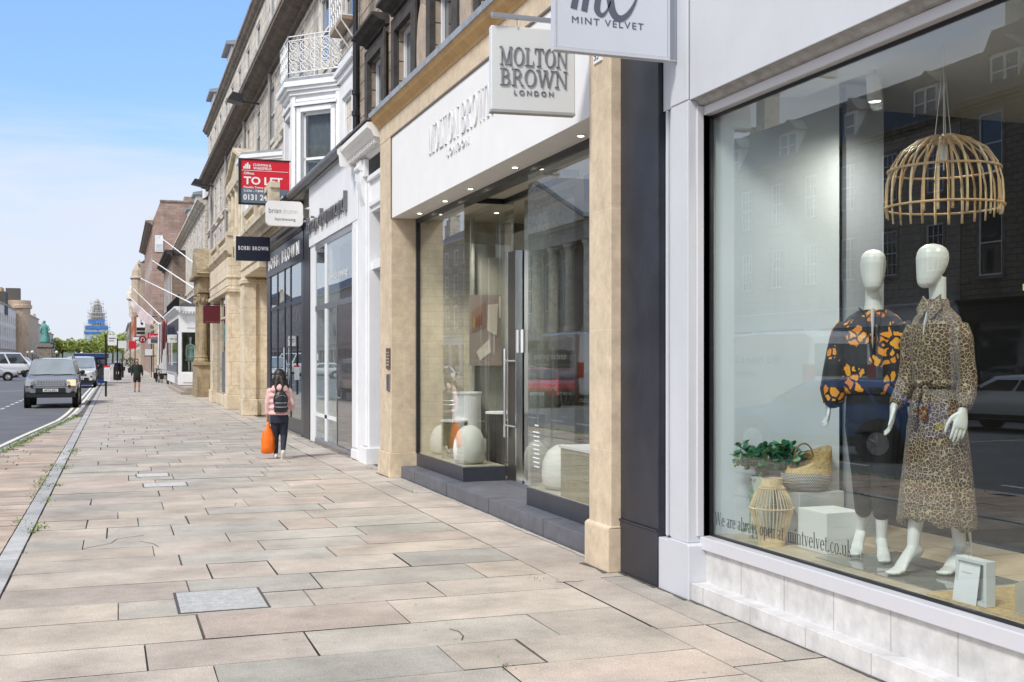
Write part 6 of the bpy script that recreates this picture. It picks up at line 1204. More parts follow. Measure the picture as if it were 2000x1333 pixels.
def fabric(name,kind):
    m=bpy.data.materials.new(name); m.use_nodes=True; t=m.node_tree; p=t.nodes['Principled BSDF']; p.inputs['Roughness'].default_value=.75; p.inputs['Sheen Weight'].default_value=.1
    c=N(t,'ShaderNodeTexCoord'); nz=N(t,'ShaderNodeTexNoise',Scale=16.0,Detail=2.0); L(t,c.outputs['Object'],nz.inputs['Vector'])
    ad=N(t,'ShaderNodeMixRGB',blend_type='ADD'); ad.inputs[0].default_value=.035 if kind=='leo' else .05; L(t,c.outputs['Object'],ad.inputs[1]); L(t,nz.outputs['Color'],ad.inputs[2])
    if kind=='leo':
        v=N(t,'ShaderNodeTexVoronoi',Scale=46.0); v.feature='DISTANCE_TO_EDGE'; L(t,ad.outputs[0],v.inputs['Vector'])
        r=N(t,'ShaderNodeValToRGB'); e=r.color_ramp.elements; e[0].position=.0; e[0].color=(.46,.37,.24,1); e[1].position=.055; e[1].color=(.40,.31,.19,1)
        for pos,col in ((.085,(.03,.016,.010,1)),(.22,(.035,.018,.012,1)),(.30,(.15,.065,.035,1)),(.5,(.12,.05,.03,1))): q=e.new(pos); q.color=col
        L(t,v.outputs['Distance'],r.inputs[0]); v2=N(t,'ShaderNodeTexNoise',Scale=5.0); L(t,c.outputs['Object'],v2.inputs['Vector'])
        x=N(t,'ShaderNodeMixRGB',blend_type='MULTIPLY'); x.inputs[0].default_value=.5; L(t,r.outputs[0],x.inputs[1]); L(t,v2.outputs['Color'],x.inputs[2]); L(t,r.outputs[0],p.inputs['Base Color'])
    else:
        v=N(t,'ShaderNodeTexVoronoi',Scale=6.0); L(t,ad.outputs[0],v.inputs['Vector'])                # flower clusters
        w_=N(t,'ShaderNodeTexVoronoi',Scale=17.0); w_.feature='DISTANCE_TO_EDGE'; L(t,ad.outputs[0],w_.inputs['Vector'])  # petals
        a=N(t,'ShaderNodeMath',op='LESS_THAN'); L(t,v.outputs['Distance'],a.inputs[0]); a.inputs[1].default_value=.60
        b=N(t,'ShaderNodeMath',op='GREATER_THAN'); L(t,w_.outputs['Distance'],b.inputs[0]); b.inputs[1].default_value=.10
        k=N(t,'ShaderNodeMath',op='MULTIPLY'); L(t,a.outputs[0],k.inputs[0]); L(t,b.outputs[0],k.inputs[1])
        v3=N(t,'ShaderNodeTexVoronoi',Scale=17.0); L(t,ad.outputs[0],v3.inputs['Vector'])
        g=N(t,'ShaderNodeMath',op='GREATER_THAN'); sp_=N(t,'ShaderNodeSeparateXYZ'); L(t,v3.outputs['Color'],sp_.inputs[0]); L(t,sp_.outputs[0],g.inputs[0]); g.inputs[1].default_value=.32
        k2=N(t,'ShaderNodeMath',op='MULTIPLY'); L(t,k.outputs[0],k2.inputs[0]); L(t,g.outputs[0],k2.inputs[1])
        oc=N(t,'ShaderNodeMixRGB'); L(t,sp_.outputs[1],oc.inputs[0]); oc.inputs[1].default_value=(.90,.42,.03,1); oc.inputs[2].default_value=(.72,.22,.02,1)
        x=N(t,'ShaderNodeMixRGB'); L(t,k2.outputs[0],x.inputs[0]); x.inputs[1].default_value=(.010,.010,.014,1); L(t,oc.outputs[0],x.inputs[2]); L(t,x.outputs[0],p.inputs['Base Color'])
    return m
LEO=fabric('leopard_chiffon','leo'); FLO=fabric('floral_black_silk','flo'); BLK=mat('black_cloth',(.010,.010,.011),.8,var=.2,vs=20)
V=Vector
# --- mannequin in flowered blouse: local frame faces -Y, feet on z=0
t=thing('mannequin','faceless white mannequin in black blouse with orange flowers and black trousers','mannequin',(0,0,0))
m=MB(); head_egg(m,(0,-.01,1.80)); m.tube([(0,.015,1.76),(0,.02,1.62),(0,.02,1.53)],[.050,.049,.062],14); m.ell((0,.01,1.47),.15,.085,.085,18,10); m.ell((0,-.045,1.42),.085,.055,.10)
limb(m,[(.215,-.02,1.12),(.225,-.05,.95),(.23,-.07,.90)],[.032,.024,.022]); limb(m,[(-.25,.02,1.12),(-.27,0,.98)],[.032,.024])
hand(m,(.23,-.07,.905),(.10,-.12,-1),(-.4,-1,0),1.05); hand(m,(-.27,0,.985),(-.05,-.1,-1),(.3,-1,0),1.0)
limb(m,[(.050,-.02,.36),(.052,.0,.20),(.050,.01,.125)],[.045,.036,.032]); limb(m,[(-.062,.10,.36),(-.07,.16,.22),(-.08,.19,.16)],[.045,.036,.032])
foot(m,(.050,.01,.12),(.12,-.99,0),.012,1.0,.055); foot(m,(-.08,.19,.16),(-.2,-.98,0),.012,1.0,.075)
bd=remesh(m.build('body',MQ,t),.0042,3)
m=MB(); rg=[]
for z,rx,ry in ((1.035,.175,.125),(1.06,.19,.14),(1.15,.185,.135),(1.28,.19,.135),(1.38,.20,.13),(1.46,.195,.115),(1.52,.15,.10),(1.56,.092,.078)):
    rg.append(ring((0,.01,z),rx,ry,40,0,lambda a:1+.018*math.sin(a*11+z*3)))
m.loft(rg,0,True)
for s in (1,-1):
    sh=V((s*.155,.01,1.455)); p=[sh,V((s*.19,.0,1.40)),V((s*.215,.0,1.30)),V((s*.23,-.01,1.18)),V((s*.238,-.03,1.06)),V((s*.235,-.05,.98)),V((s*.23,-.06,.955))]
    m.tube(p,[.072,.072,.068,.075,.085,.065,.034],24)
cl=m.build('blouse',FLO,t,smooth=True); remesh(cl,.006,3)
m=MB(); m.tube([(0.0,-.090,1.55),(0,-.112,1.50),(0,-.135,1.42),(0,-.146,1.32)],[.040,.034,.022,.003],8,flat=.35); m.build('blouse_neckline',MQ,bd)
m=MB(); 
for s in (1,-1): m.tube([(s*.085,-.04,1.57),(s*.050,-.090,1.545),(s*.032,-.130,1.45),(s*.004,-.15,1.31)],.005,6)
m.build('collar',BLK,cl)
m=MB(); m.loft([ring((0,.01,z),rx,ry,24) for z,rx,ry in ((1.10,.15,.11),(1.0,.165,.12),(.88,.17,.125),(.80,.16,.12))])
limb(m,[(.075,-.01,.84),(.060,-.035,.55),(.050,-.015,.30)],[.098,.076,.056]); limb(m,[(-.075,.01,.84),(-.062,.04,.55),(-.062,.11,.30)],[.098,.076,.056])
tr=m.build('trousers',BLK,t); remesh(tr,.008,3)
m=MB(); m.tube([(-.08,.25,.0),(-.078,.24,.30)],.008,8); m.build('support_rod',CHROME,t)
place(t,(4.48,5.92,.462),math.atan2(-.78,-.62)+math.pi/2); t.scale=(1.0,1.0,1.005)
# --- mannequin in leopard dress
t=thing('mannequin','faceless white mannequin in long leopard print shirt dress nearest the right edge','mannequin',(0,0,0))
m=MB(); head_egg(m,(-.012,-.02,1.80),R(-20)); m.tube([(0,.015,1.74),(0,.02,1.62),(0,.02,1.50)],[.050,.048,.062],14); m.ell((0,.01,1.45),.14,.08,.08,18,10); m.ell((0,-.05,1.40),.05,.04,.10)
limb(m,[(.21,-.02,1.05),(.22,-.07,.96)],[.030,.024]); limb(m,[(-.18,-.08,1.05),(-.18,-.15,.97)],[.030,.024])
hand(m,(.22,-.07,.965),(.0,-.32,-1),(-.6,-1,0),1.1); hand(m,(-.18,-.15,.975),(.10,-.35,-1),(.6,-.7,0),1.1)
limb(m,[(.08,.10,.42),(.085,.10,.22),(.085,.12,.155)],[.052,.038,.034]); limb(m,[(-.075,-.06,.42),(-.07,-.11,.22),(-.07,-.12,.155)],[.052,.038,.034])
foot(m,(.085,.12,.15),(.05,-1,0),.012,1.05,.085); foot(m,(-.07,-.12,.15),(-.05,-1,0),.012,1.05,.08)
bd=remesh(m.build('body',MQ,t),.0042,3)
m=MB(); rg=[]
def fold(a,z,k): return 1+k*(.55*math.sin(a*9+z*2)+.35*math.sin(a*14+1.3+z*5)+.25*math.sin(a*5+.5))
for z,rx,ry,k in ((.30,.225,.205,.09),(.36,.22,.20,.08),(.50,.21,.185,.065),(.70,.19,.165,.05),(.88,.172,.142,.03),(1.0,.158,.125,.02),(1.08,.135,.105,.012),(1.11,.125,.098,.012),(1.14,.135,.105,.02),(1.24,.152,.115,.02),(1.34,.165,.12,.015),(1.43,.168,.108,.01),(1.50,.145,.09,.0),(1.56,.080,.068,0),(1.61,.064,.060,0)):
    r_=ring((0,.01,z),rx,ry,96,0,lambda a:fold(a,z,k))
    if z<.34: r_=[(x,y,zz-.025*math.cos(math.atan2(y,x)*2)+.012*math.sin(math.atan2(y,x)*9)) for x,y,zz in r_]
    rg.append(r_)
m.loft(rg,0,False); 
dr=m.build('dress',LEO,t,smooth=True,rec=False); sd=dr.modifiers.new('thick','SOLIDIFY'); sd.thickness=.004
m=MB()
for s,p in ((1,[V((.135,.01,1.44)),V((.175,.0,1.37)),V((.19,.005,1.25)),V((.20,.01,1.15)),V((.21,-.02,1.06)),V((.217,-.05,1.00)),V((.22,-.065,.975))]),(-1,[V((-.135,.01,1.44)),V((-.17,.0,1.37)),V((-.18,.0,1.25)),V((-.185,-.01,1.15)),V((-.18,-.06,1.06)),V((-.18,-.12,1.0)),V((-.18,-.145,.985))])):
    m.tube(p,[.064,.060,.052,.053,.056,.045,.034],20)
remesh(m.build('sleeve',LEO,t,smooth=True),.006,2)
m=MB(); m.tube([(.13*math.cos(a),.01-.105*math.sin(a),1.115) for a in [k*math.pi/12 for k in range(25)]],.020,8,flat=1.2); m.tube([(-.02,-.105,1.12),(-.05,-.13,1.0),(-.04,-.135,.86)],[.018,.022,.016],8); m.tube([(.0,-.105,1.12),(.025,-.13,1.02),(.02,-.14,.90)],[.018,.022,.016],8); m.tube([(-.06,-.105,1.14),(-.02,-.125,1.115),(.05,-.11,1.145)],[.016,.024,.016],8); m.build('belt',LEO,t,smooth=True)
m=MB()
for s in (1,-1): m.add([(0,-.062,1.585),(s*.06,-.035,1.635),(s*.085,-.065,1.555),(s*.040,-.108,1.485),(s*.005,-.095,1.54)],[(0,1,2,3,4)])
cc=m.build('collar',LEO,t,rec=False); cc.modifiers.new('t','SOLIDIFY').thickness=.006
m=MB(); m.tube([(0,-.078,1.53),(-.004,-.098,1.47),(-.004,-.118,1.40)],[.016,.014,.003],8,flat=.4); m.build('neckline',MQ,bd)
m=MB(); m.tube([(.09,.22,.0),(.09,.20,.34)],.008,8); m.build('support_rod',CHROME,t)
place(t,(4.54,5.42,.462),math.atan2(-.28,-.96)+math.pi/2); t.scale=(1.0,1.0,1.0)
# --- people
SKIN=mat('skin',(.50,.27,.18),.55,var=.05); HAIR=mat('dark_hair',(.016,.010,.008),.45,var=.6,vs=25,bump=.6,bs=60)
PINK=mat('pink_padded_jacket',(.66,.42,.40),.6,var=.12,vs=9,bump=.6,bs=14)
t=thing('person','woman walking away in pink padded jacket with black backpack and orange carrier bag','person',(0,0,0))
# faces +Y (away), height about 1.5
m=MB(); m.ell((0,.01,1.40),.072,.088,.10,16,12); m.ell((0,.09,1.39),.012,.016,.02,8,6); m.ell((.07,.02,1.39),.012,.02,.028,8,6); m.ell((-.07,.02,1.39),.012,.02,.028,8,6); m.tube([(0,0,1.34),(0,0,1.22)],[.045,.055],10); m.ell((0,0,1.12),.13,.08,.12)
m.ell((.028,.083,1.415),.010,.007,.006,8,6); m.ell((-.028,.083,1.415),.010,.007,.006,8,6); m.tube([(-.022,.088,1.35),(0,.094,1.348),(.022,.088,1.35)],.005,6)
limb(m,[(-.20,.02,.76),(-.205,.04,.70)],[.026,.022]); hand(m,(-.205,.04,.70),(0,.05,-1),(0,1,0),.85,curl=1.2); limb(m,[(.21,.1,.84),(.19,.18,.84)],[.028,.022]); hand(m,(.19,.18,.84),(-.2,1,.1),(-1,0,.3),.85,curl=1.0)
remesh(m.build('body',SKIN,t),.007,2)
m=MB(); m.ell((0,-.02,1.425),.094,.10,.105,18,12); m.ell((0,-.055,1.34),.108,.08,.13,18,12); m.tube([(-.03,-.09,1.38),(-.06,-.13,1.22),(-.05,-.16,1.13)],[.05,.04,.015],8); m.tube([(.03,-.09,1.38),(.05,-.13,1.24),(.03,-.17,1.15)],[.05,.04,.015],8); m.tube([(-.07,-.045,1.36),(-.12,-.03,1.22),(-.125,.0,1.14)],[.05,.04,.02],8); m.tube([(.07,-.045,1.36),(.12,-.03,1.22),(.125,.0,1.12)],[.05,.045,.02],8); remesh(m.build('hair',HAIR,t),.01,2)
m=MB(); m.loft([ring((0,0,z),rx,ry,28,0,lambda a:1+.02*math.sin(z*60)) for z,rx,ry in [(.74+.02*i,.165+.012*math.sin(i*1.25)+(.02 if i>14 else 0)*(1 if i<20 else .2)-(.0 if i<20 else .008*(i-20)**1.3),.125+.01*math.sin(i*1.25)-(.0 if i<20 else .006*(i-20))) for i in range(24)]])
limb(m,[(-.155,0,1.14),(-.195,.0,.95),(-.20,.02,.77)],[.064,.052,.040]); limb(m,[(.155,0,1.14),(.205,-.03,.93),(.205,.08,.84)],[.064,.054,.043])
m.ell((0,-.10,1.20),.135,.075,.075,16,10); m.ell((-.07,-.08,1.17),.085,.08,.055,12,8); m.ell((.07,-.08,1.17),.085,.08,.055,12,8)
remesh(m.build('jacket',PINK,t),.011,2)
m=MB(); m.loft([ring((.0,0,z),rx,.11,20) for z,rx in ((.80,.14),(.70,.155),(.60,.15))]); limb(m,[(-.07,.02,.66),(-.065,.05,.38),(-.06,.03,.11)],[.085,.060,.042]); limb(m,[(.07,-.01,.66),(.075,.02,.38),(.055,-.16,.16)],[.085,.060,.042]); remesh(m.build('trousers',mat('navy_trousers',(.012,.016,.032),.8,var=.2),t),.011,2)
m=MB(); m.ell((.015,-.15,.99),.125,.075,.17,18,12); m.ell((.02,-.165,.86),.125,.075,.07,16,10); m.box(-.09,.125,-.225,-.1,.80,.93); bp=remesh(m.build('backpack',mat('black_nylon',(.012,.013,.018),.4,var=.2),t),.010,2)
m=MB(); m.tube([(-.08,-.235,.955),(.02,-.245,.95),(.12,-.235,.955)],.005,5); m.tube([(-.08,-.24,.885),(.02,-.25,.88),(.12,-.24,.885)],.005,5); m.tube([(-.07,-.2,1.03),(-.02,-.225,1.07),(.06,-.225,1.08),(.10,-.2,1.05)],.004,5); m.build('zip',STEEL,bp)
m=MB()
for s in (1,-1): m.tube([(s*.07+.015,-.14,1.14),(s*.10,-.05,1.24),(s*.12,.06,1.18),(s*.15,.06,.98),(s*.12,-.08,.86)],.018,6,flat=.5)
m.build('strap',BLACK,bp)
for x,y,z,a,l in ((-.06,.05,.0,0,''),(.055,-.19,.055,-1.0,'')):
    m=MB(); rt=Matrix.Translation((x,y,z))@Matrix.Rotation(a,4,'X'); m.loft([[rt@V((rx*math.cos(q),yy+ry*0,zz+rz*math.sin(q))) for q in [k*math.pi/6 for k in range(12)]] for yy,rx,ry,rz,zz in ((-.09,.025,0,.03,.04),(-.05,.035,0,.045,.045),(.02,.038,0,.04,.04),(.09,.04,0,.028,.03),(.13,.028,0,.02,.022))]); m.build('shoe',mat('white_trainer',(.62,.60,.57),.6,var=.1),t,smooth=True)
place(t,(2.66,19.75,0),R(-6)); t.scale=(1.02,1.02,1.02)
tb=thing('carrier_bag','crumpled bright orange plastic carrier bag held in the womans left hand','bag',(0,0,0)); m=MB()
m.loft([ring((0,0,z),rx,ry,28,0,lambda a:1+.10*math.sin(a*5+z*22)+.05*math.sin(a*11+z*9)) for z,rx,ry in ((.0,.07,.045),(.02,.115,.075),(.12,.125,.085),(.26,.115,.075),(.36,.095,.06),(.44,.05,.03),(.50,.022,.02),(.54,.03,.02))]); m.build('bag',mat('orange_plastic',(.88,.17,.008),.35,var=.15,vs=10,bump=.5,bs=18),tb,smooth=True)
place(tb,(2.47,19.76,.09),R(15))
t=thing('person','bearded man walking towards the camera in dark hooded top and black shorts','person',(0,0,0))
m=MB(); m.ell((0,0,1.62),.078,.095,.115,16,12); m.ell((0,-.095,1.61),.013,.02,.022,8,6); m.ell((.078,0,1.61),.012,.022,.03,8,6); m.ell((-.078,0,1.61),.012,.022,.03,8,6); m.tube([(0,.01,1.54),(0,.01,1.40)],[.055,.065],10); m.ell((0,0,1.32),.16,.1,.12)
m.ell((.03,-.088,1.64),.011,.008,.007,8,6); m.ell((-.03,-.088,1.64),.011,.008,.007,8,6)
limb(m,[(.10,.0,.62),(.10,-.02,.46),(.10,.02,.25),(.10,.03,.09)],[.075,.058,.055,.036]); limb(m,[(-.10,.0,.62),(-.10,.0,.46),(-.10,.07,.25),(-.10,.10,.11)],[.075,.058,.055,.036])
for s in (1,-1): hand(m,(s*.27,-.03,.82),(0,-.1,-1),(0,-1,0),1.0,curl=.8); m.tube([(s*.27,-.03,.84),(s*.27,-.02,.92)],.028,8)
remesh(m.build('body',SKIN,t),.010,2)
m=MB(); m.ell((0,.02,1.665),.086,.098,.085,16,10); m.ell((0,-.06,1.545),.055,.04,.045,12,8); remesh(m.build('hair',HAIR,t),.012,1)
m=MB(); m.loft([ring((0,0,z),rx,ry,24) for z,rx,ry in ((.82,.18,.13),(.92,.19,.14),(1.1,.19,.14),(1.28,.215,.14),(1.38,.20,.12),(1.45,.11,.09))]); limb(m,[(.2,0,1.37),(.26,.01,1.10),(.27,-.02,.90)],[.075,.062,.045]); limb(m,[(-.2,0,1.37),(-.26,.01,1.10),(-.27,-.02,.90)],[.075,.062,.045]); m.ell((0,.07,1.45),.12,.07,.06); remesh(m.build('hooded_top',mat('dark_green_fleece',(.014,.022,.020),.85,var=.2),t),.012,2)
m=MB(); m.loft([ring((0,0,z),rx,.125,20) for z,rx in ((.88,.17),(.75,.175),(.70,.17))]); limb(m,[(.095,0,.76),(.10,-.01,.57)],[.10,.088]); limb(m,[(-.095,0,.76),(-.10,.0,.57)],[.10,.088]); remesh(m.build('shorts',BLK,t),.012,2)
for s,y in ((1,.02),(-1,.09)):
    m=MB(); m.loft([[(s*.1+rx*math.cos(q),y+yy,zz+rz*math.sin(q)) for q in [k*math.pi/6 for k in range(12)]] for yy,rx,rz,zz in ((.07,.03,.04,.05),(.03,.045,.055,.055),(-.06,.045,.045,.045),(-.14,.048,.03,.032),(-.20,.03,.02,.022))]); m.build('shoe',mat('grey_trainer',(.12,.12,.14),.6),t,smooth=True)
place(t,(1.0,62,0),R(6))
# mannequin in green dress in the white shop
t=thing('mannequin','white mannequin in teal striped dress in the white shop window beyond the columns','mannequin',(0,0,0)); m=MB(); head_egg(m,(0,0,1.72)); m.tube([(0,0,1.66),(0,0,1.45)],[.045,.06],10); m.ell((0,0,1.38),.17,.09,.1); limb(m,[(.18,0,1.38),(.22,0,1.1),(.22,-.05,.85)],[.045,.035,.025]); limb(m,[(-.18,0,1.38),(-.22,0,1.1),(-.22,-.05,.85)],[.045,.035,.025]); limb(m,[(.08,0,.7),(.08,0,.08)],[.06,.035]); limb(m,[(-.08,0,.7),(-.08,0,.08)],[.06,.035]); m.ell((.08,-.06,.03),.04,.1,.03); m.ell((-.08,-.06,.03),.04,.1,.03); remesh(m.build('body',MQ,t),.01,2)
m=MB(); m.loft([ring((0,0,z),rx,rx*.7,24,0,lambda a:1+.04*math.sin(a*8)) for z,rx in ((.55,.27),(.75,.24),(.95,.20),(1.08,.15),(1.2,.17),(1.35,.18),(1.42,.13))]); w2=bpy.data.materials.new('teal_stripe'); w2.use_nodes=True; nt_=w2.node_tree; wv=N(nt_,'ShaderNodeTexWave',Scale=4.5,Distortion=5.0); wv.bands_direction='Z'; tc_=N(nt_,'ShaderNodeTexCoord'); L(nt_,tc_.outputs['Object'],wv.inputs['Vector']); rp=N(nt_,'ShaderNodeValToRGB'); rp.color_ramp.interpolation='CONSTANT'; rp.color_ramp.elements[0].color=(.02,.20,.16,1); rp.color_ramp.elements[1].position=.62; rp.color_ramp.elements[1].color=(.55,.62,.58,1); L(nt_,wv.outputs['Fac'],rp.inputs[0]); L(nt_,rp.outputs[0],nt_.nodes['Principled BSDF'].inputs['Base Color']); m.build('dress',w2,t,smooth=True)
place(t,(3.72,62.55,1.06),R(-10))
# ================= DISPLAY WINDOW PIECES =================
BAM=mat('bamboo_cane',(.58,.38,.18),.5,var=.3,vs=12); BAML=mat('pale_bamboo',(.70,.53,.31),.5,var=.25,vs=14)
t=thing('pendant_lamp','domed open bamboo cage pendant lampshade hanging above the mannequins','lamp',(4.75,5.6,3.7)); cx,cy,cz=4.75,5.6,2.57
def dome(u): # u 0 top..1 bottom
    return [(.075,.50),(.16,.475),(.25,.415),(.305,.33),(.332,.23),(.338,.13),(.334,.05),(.330,.0)]
D_=dome(0)
for j in range(2):
    m=MB()
    for i in range(13):
        a=2*math.pi*(2*i+j)/26+.05; zb=rnd.uniform(-.0,.03)
        pts=[V((cx+r_*math.cos(a),cy+r_*math.sin(a),cz+z+(zb if k==7 else 0))) for k,(r_,z) in enumerate(D_)]; m.tube(pts,.0085,6,flat=.6)
    m.build('cane_ribs',[BAML,BAM][j],t,smooth=True)
m=MB()
for z,r_ in ((.30,.325),(.075,.345),(.49,.10),(.485,.13)): m.tube([(cx+r_*math.cos(k*math.pi/18),cy+r_*math.sin(k*math.pi/18),cz+z) for k in range(37)],.0075,6,cap=False)
for k in range(16): a=k*math.pi/8; m.tube([(cx,cy,cz+.5),(cx+.08*math.cos(a),cy+.08*math.sin(a),cz+.505),(cx+.17*math.cos(a+.1),cy+.17*math.sin(a+.1),cz+.475)],.005,5)
m.build('cane_hoop',BAM,t)
m=MB()
for a in (0,2.1,4.2): m.tube([(cx+.055*math.cos(a),cy+.055*math.sin(a),cz+.5),(cx,cy,cz+.98)],.0028,5)
m.tube([(cx,cy,cz+.3),(cx,cy,3.7)],.0035,5); m.build('hanging_cord',WARMW,t); m=MB(); m.lathe([(.022,0),(.022,.08),(.01,.10)],(cx,cy,cz+.36),10); m.build('lamp_holder',WARMW,t)
for nm,x,y,z,l,e in (('spotlight',4.72,6.22,3.42,'white cylinder ceiling spotlight, lit, above the flowered blouse',5.0),('spotlight',5.1,4.35,3.46,'white cylinder ceiling spotlight at the right edge above the lampshade',5.0)):
    t=thing(nm,l,'spotlight',(x,y,3.7)); m=MB(); d=V((.1,.05,-1)).normalized(); m.tube([V((x,y,z))-d*.17,V((x,y,z))],.048,18); m.tube([(x,y,z+.1),(x,y,3.7)],.01,6); m.build('housing',WHITE,t); m=MB(); m.tube([V((x,y,z)),V((x,y,z))+d*.003],.036,16); m.build('lens',DL,t)
    sp_=bpy.data.lights.new('spot','SPOT'); sp_.energy=60; sp_.color=(1,.93,.82); sp_.spot_size=R(165); sp_.spot_blend=1.0; sp_.shadow_soft_size=.04; so_=bpy.data.objects.new('spotlight_beam',sp_); S.collection.objects.link(so_); so_.parent=t; so_.location=(0,0,z-.02-3.7)
t=thing('bamboo_lantern','tall waisted bamboo slat lantern at the left of the display','lantern',(4.2,6.64,.46)); cx,cy,cz=4.2,6.64,.458
pr=[(.080,.02),(.085,.05),(.118,.14),(.146,.255),(.118,.33),(.085,.385),(.072,.41)]
m=MB()
for i in range(34): a=i*2*math.pi/34; m.tube([(cx+r_*math.cos(a),cy+r_*math.sin(a),cz+z) for r_,z in pr],.0032,5)
m.build('slats',BAML,t)
m=MB(); m.lathe([(.072,.40),(.074,.40),(.074,.455),(.068,.455),(.068,.40)],(cx,cy,cz),28); m.lathe([(.086,.0),(.09,.0),(.088,.05),(.084,.05)],(cx,cy,cz),28); 
m.tube([(cx+.15*math.cos(k*math.pi/18),cy+.15*math.sin(k*math.pi/18),cz+.255) for k in range(37)],.004,5,cap=False); m.tube([(cx+.089*math.cos(k*math.pi/18),cy+.089*math.sin(k*math.pi/18),cz+.388) for k in range(37)],.004,5,cap=False); m.build('cane_band',BAML,t)
m=MB(); m.lathe([(.06,.02),(.06,.24)],(cx,cy,cz),24); m.build('candle_glass',glass('lantern_glass',(.9,.93,.92),.08),t)
t=thing('stone_plinth','grey concrete block under the folded basket','plinth',(4.5,6.7,.46)); m=MB(); m.box(4.36,4.72,6.55,6.82,.459,.815); m.build('block',mat('polished_concrete',(.40,.41,.40),.6,var=.12,vs=5),t,bevel=.006)
t=thing('white_box','plain matt white display cube in front of the plinth','display cube',(4.45,6.33,.46)); m=MB(); m.box(4.31,4.59,6.17,6.49,.459,.728); m.build('cube',mat('matt_white_board',(.68,.69,.67),.7,var=.02),t,bevel=.003)
t=thing('basket','straw belly basket folded over with black and white woven base and loop handle','basket',(4.5,6.68,.82)); cx,cy,cz=4.49,6.66,.816
wm=bpy.data.materials.new('woven_check'); wm.use_nodes=True; n_=wm.node_tree; c=N(n_,'ShaderNodeTexCoord'); s=N(n_,'ShaderNodeSeparateXYZ'); L(n_,c.outputs['Object'],s.inputs[0])
b=N(n_,'ShaderNodeTexBrick'); aa=N(n_,'ShaderNodeMath',op='ARCTAN2'); L(n_,s.outputs[1],aa.inputs[0]); L(n_,s.outputs[0],aa.inputs[1]); mu=N(n_,'ShaderNodeMath',op='MULTIPLY'); mu.inputs[1].default_value=.16; L(n_,aa.outputs[0],mu.inputs[0]); cb=N(n_,'ShaderNodeCombineXYZ'); L(n_,mu.outputs[0],cb.inputs[0]); L(n_,s.outputs[2],cb.inputs[1]); L(n_,cb.outputs[0],b.inputs['Vector'])
b.inputs['Scale'].default_value=1; b.inputs['Brick Width'].default_value=.013; b.inputs['Row Height'].default_value=.010; b.inputs['Mortar Size'].default_value=.0022; b.inputs['Color1'].default_value=(.72,.69,.64,1); b.inputs['Color2'].default_value=(.62,.58,.53,1); b.inputs['Mortar'].default_value=(.02,.02,.02,1); L(n_,b.outputs[0],n_.nodes['Principled BSDF'].inputs['Base Color']); n_.nodes['Principled BSDF'].inputs['Roughness'].default_value=.8
m=MB(); m.lathe([(.01,.0),(.13,.004),(.165,.03),(.185,.075),(.185,.11),(.178,.125)],(cx,cy,cz),36,sy=.8,cap=False); m.build('woven_base',wm,t,smooth=True)
st2=mat('straw_weave',(.52,.37,.16),.7,var=.35,vs=40,bump=1.0,bs=90)
m=MB(); rg=[]
for i in range(9):
    u=i/8; rr=.183-.03*u; rg.append([(cx+.03*u+rr*(1+.02*(i%2))*math.cos(a),cy+rr*.8*(1+.02*(i%2))*math.sin(a),cz+.09+u*.14+(.045*u+.03)*math.cos(a)*1.0) for a in [k*math.pi/18 for k in range(36)]])
m.loft(rg,0,False); m.build('straw_top',st2,t,smooth=True)
m=MB(); m.tube([(cx-.035+.075*math.cos(k*math.pi/12),cy-.02,cz+.225+.10*math.sin(k*math.pi/12)) for k in range(13)],.006,6); m.build('handle',mat('dark_straw',(.22,.13,.05),.8),t)
t=thing('potted_plant','trailing eucalyptus like green plant in a glass pot behind the bamboo lantern','plant',(4.24,6.98,.46)); cx,cy=4.30,6.90
m=MB(); m.lathe([(.06,0),(.075,.3),(.09,.44),(.085,.44),(.06,.02)],(cx,cy,.459),20); m.build('pot',mat('pale_glass_pot',(.45,.50,.46),.2,var=.2),t)
LF=[mat('leaf_dark_teal',(.03,.15,.075),.45,var=.3,vs=20),mat('leaf_grey_green',(.18,.30,.15),.5,var=.3,vs=20)]
m=MB(); sm2=MB()
for i in range(58):
    a=rnd.uniform(0,6.28); tr_=i<15; ln=rnd.uniform(.12,.21); out=V((math.cos(a),math.sin(a)*.6,0))
    if tr_: out=V((-.8,.1,0))*rnd.uniform(.5,1)+V((.3,-.2,0))*rnd.random()
    if i%3==0 and not tr_: out=V((.9,-.6,0))
    p0=V((cx+rnd.gauss(0,.02),cy,.95+rnd.uniform(-.03,.06))); lift=rnd.uniform(.5,1.9) if not tr_ else 1.0; pts=[]
    for k in range(9):
        u=k/8; z=(.20*u-.10*u*u)*lift-(.72*u*u*(.6+.4*rnd.random()) if tr_ else .06*u*u); pts.append(p0+out*ln*u*(1.25 if not tr_ else 1.0)+V((0,0,z+rnd.gauss(0,.006))))
    sm2.tube(pts,.0022,4)
    for k in range(2,9):
        for s in (1,-1):
            c=pts[k]; d1=V((rnd.gauss(0,1),rnd.gauss(0,1),rnd.gauss(0,.6))).normalized(); d2=d1.cross(V((rnd.gauss(0,1),rnd.gauss(0,1),rnd.gauss(0,1)))).normalized(); r_=rnd.uniform(.017,.031)*(.72 if tr_ else 1); c=c+d1*r_
            m.add([c+d1*r_*math.cos(q)+d2*r_*.85*math.sin(q) for q in [j*math.pi/4 for j in range(8)]],[tuple(range(8))],None,1 if (tr_ and rnd.random()<.8) or rnd.random()<.12 else 0)
m.build('leaves',LF,t,rec=False); sm2.build('stems',MC['weed_green'],t)
t=thing('glass_base','smoked square glass base plate under the flowered mannequin','base plate',(4.45,5.85,.46)); m=MB(); m.ob((4.19,6.12,.4585),(.0,-.55,0),(.62,.0,0),(0,0,.006)); m.build('plate',mat('smoked_glass_plate',(.20,.215,.19),.05,var=.05,spec=1),t)
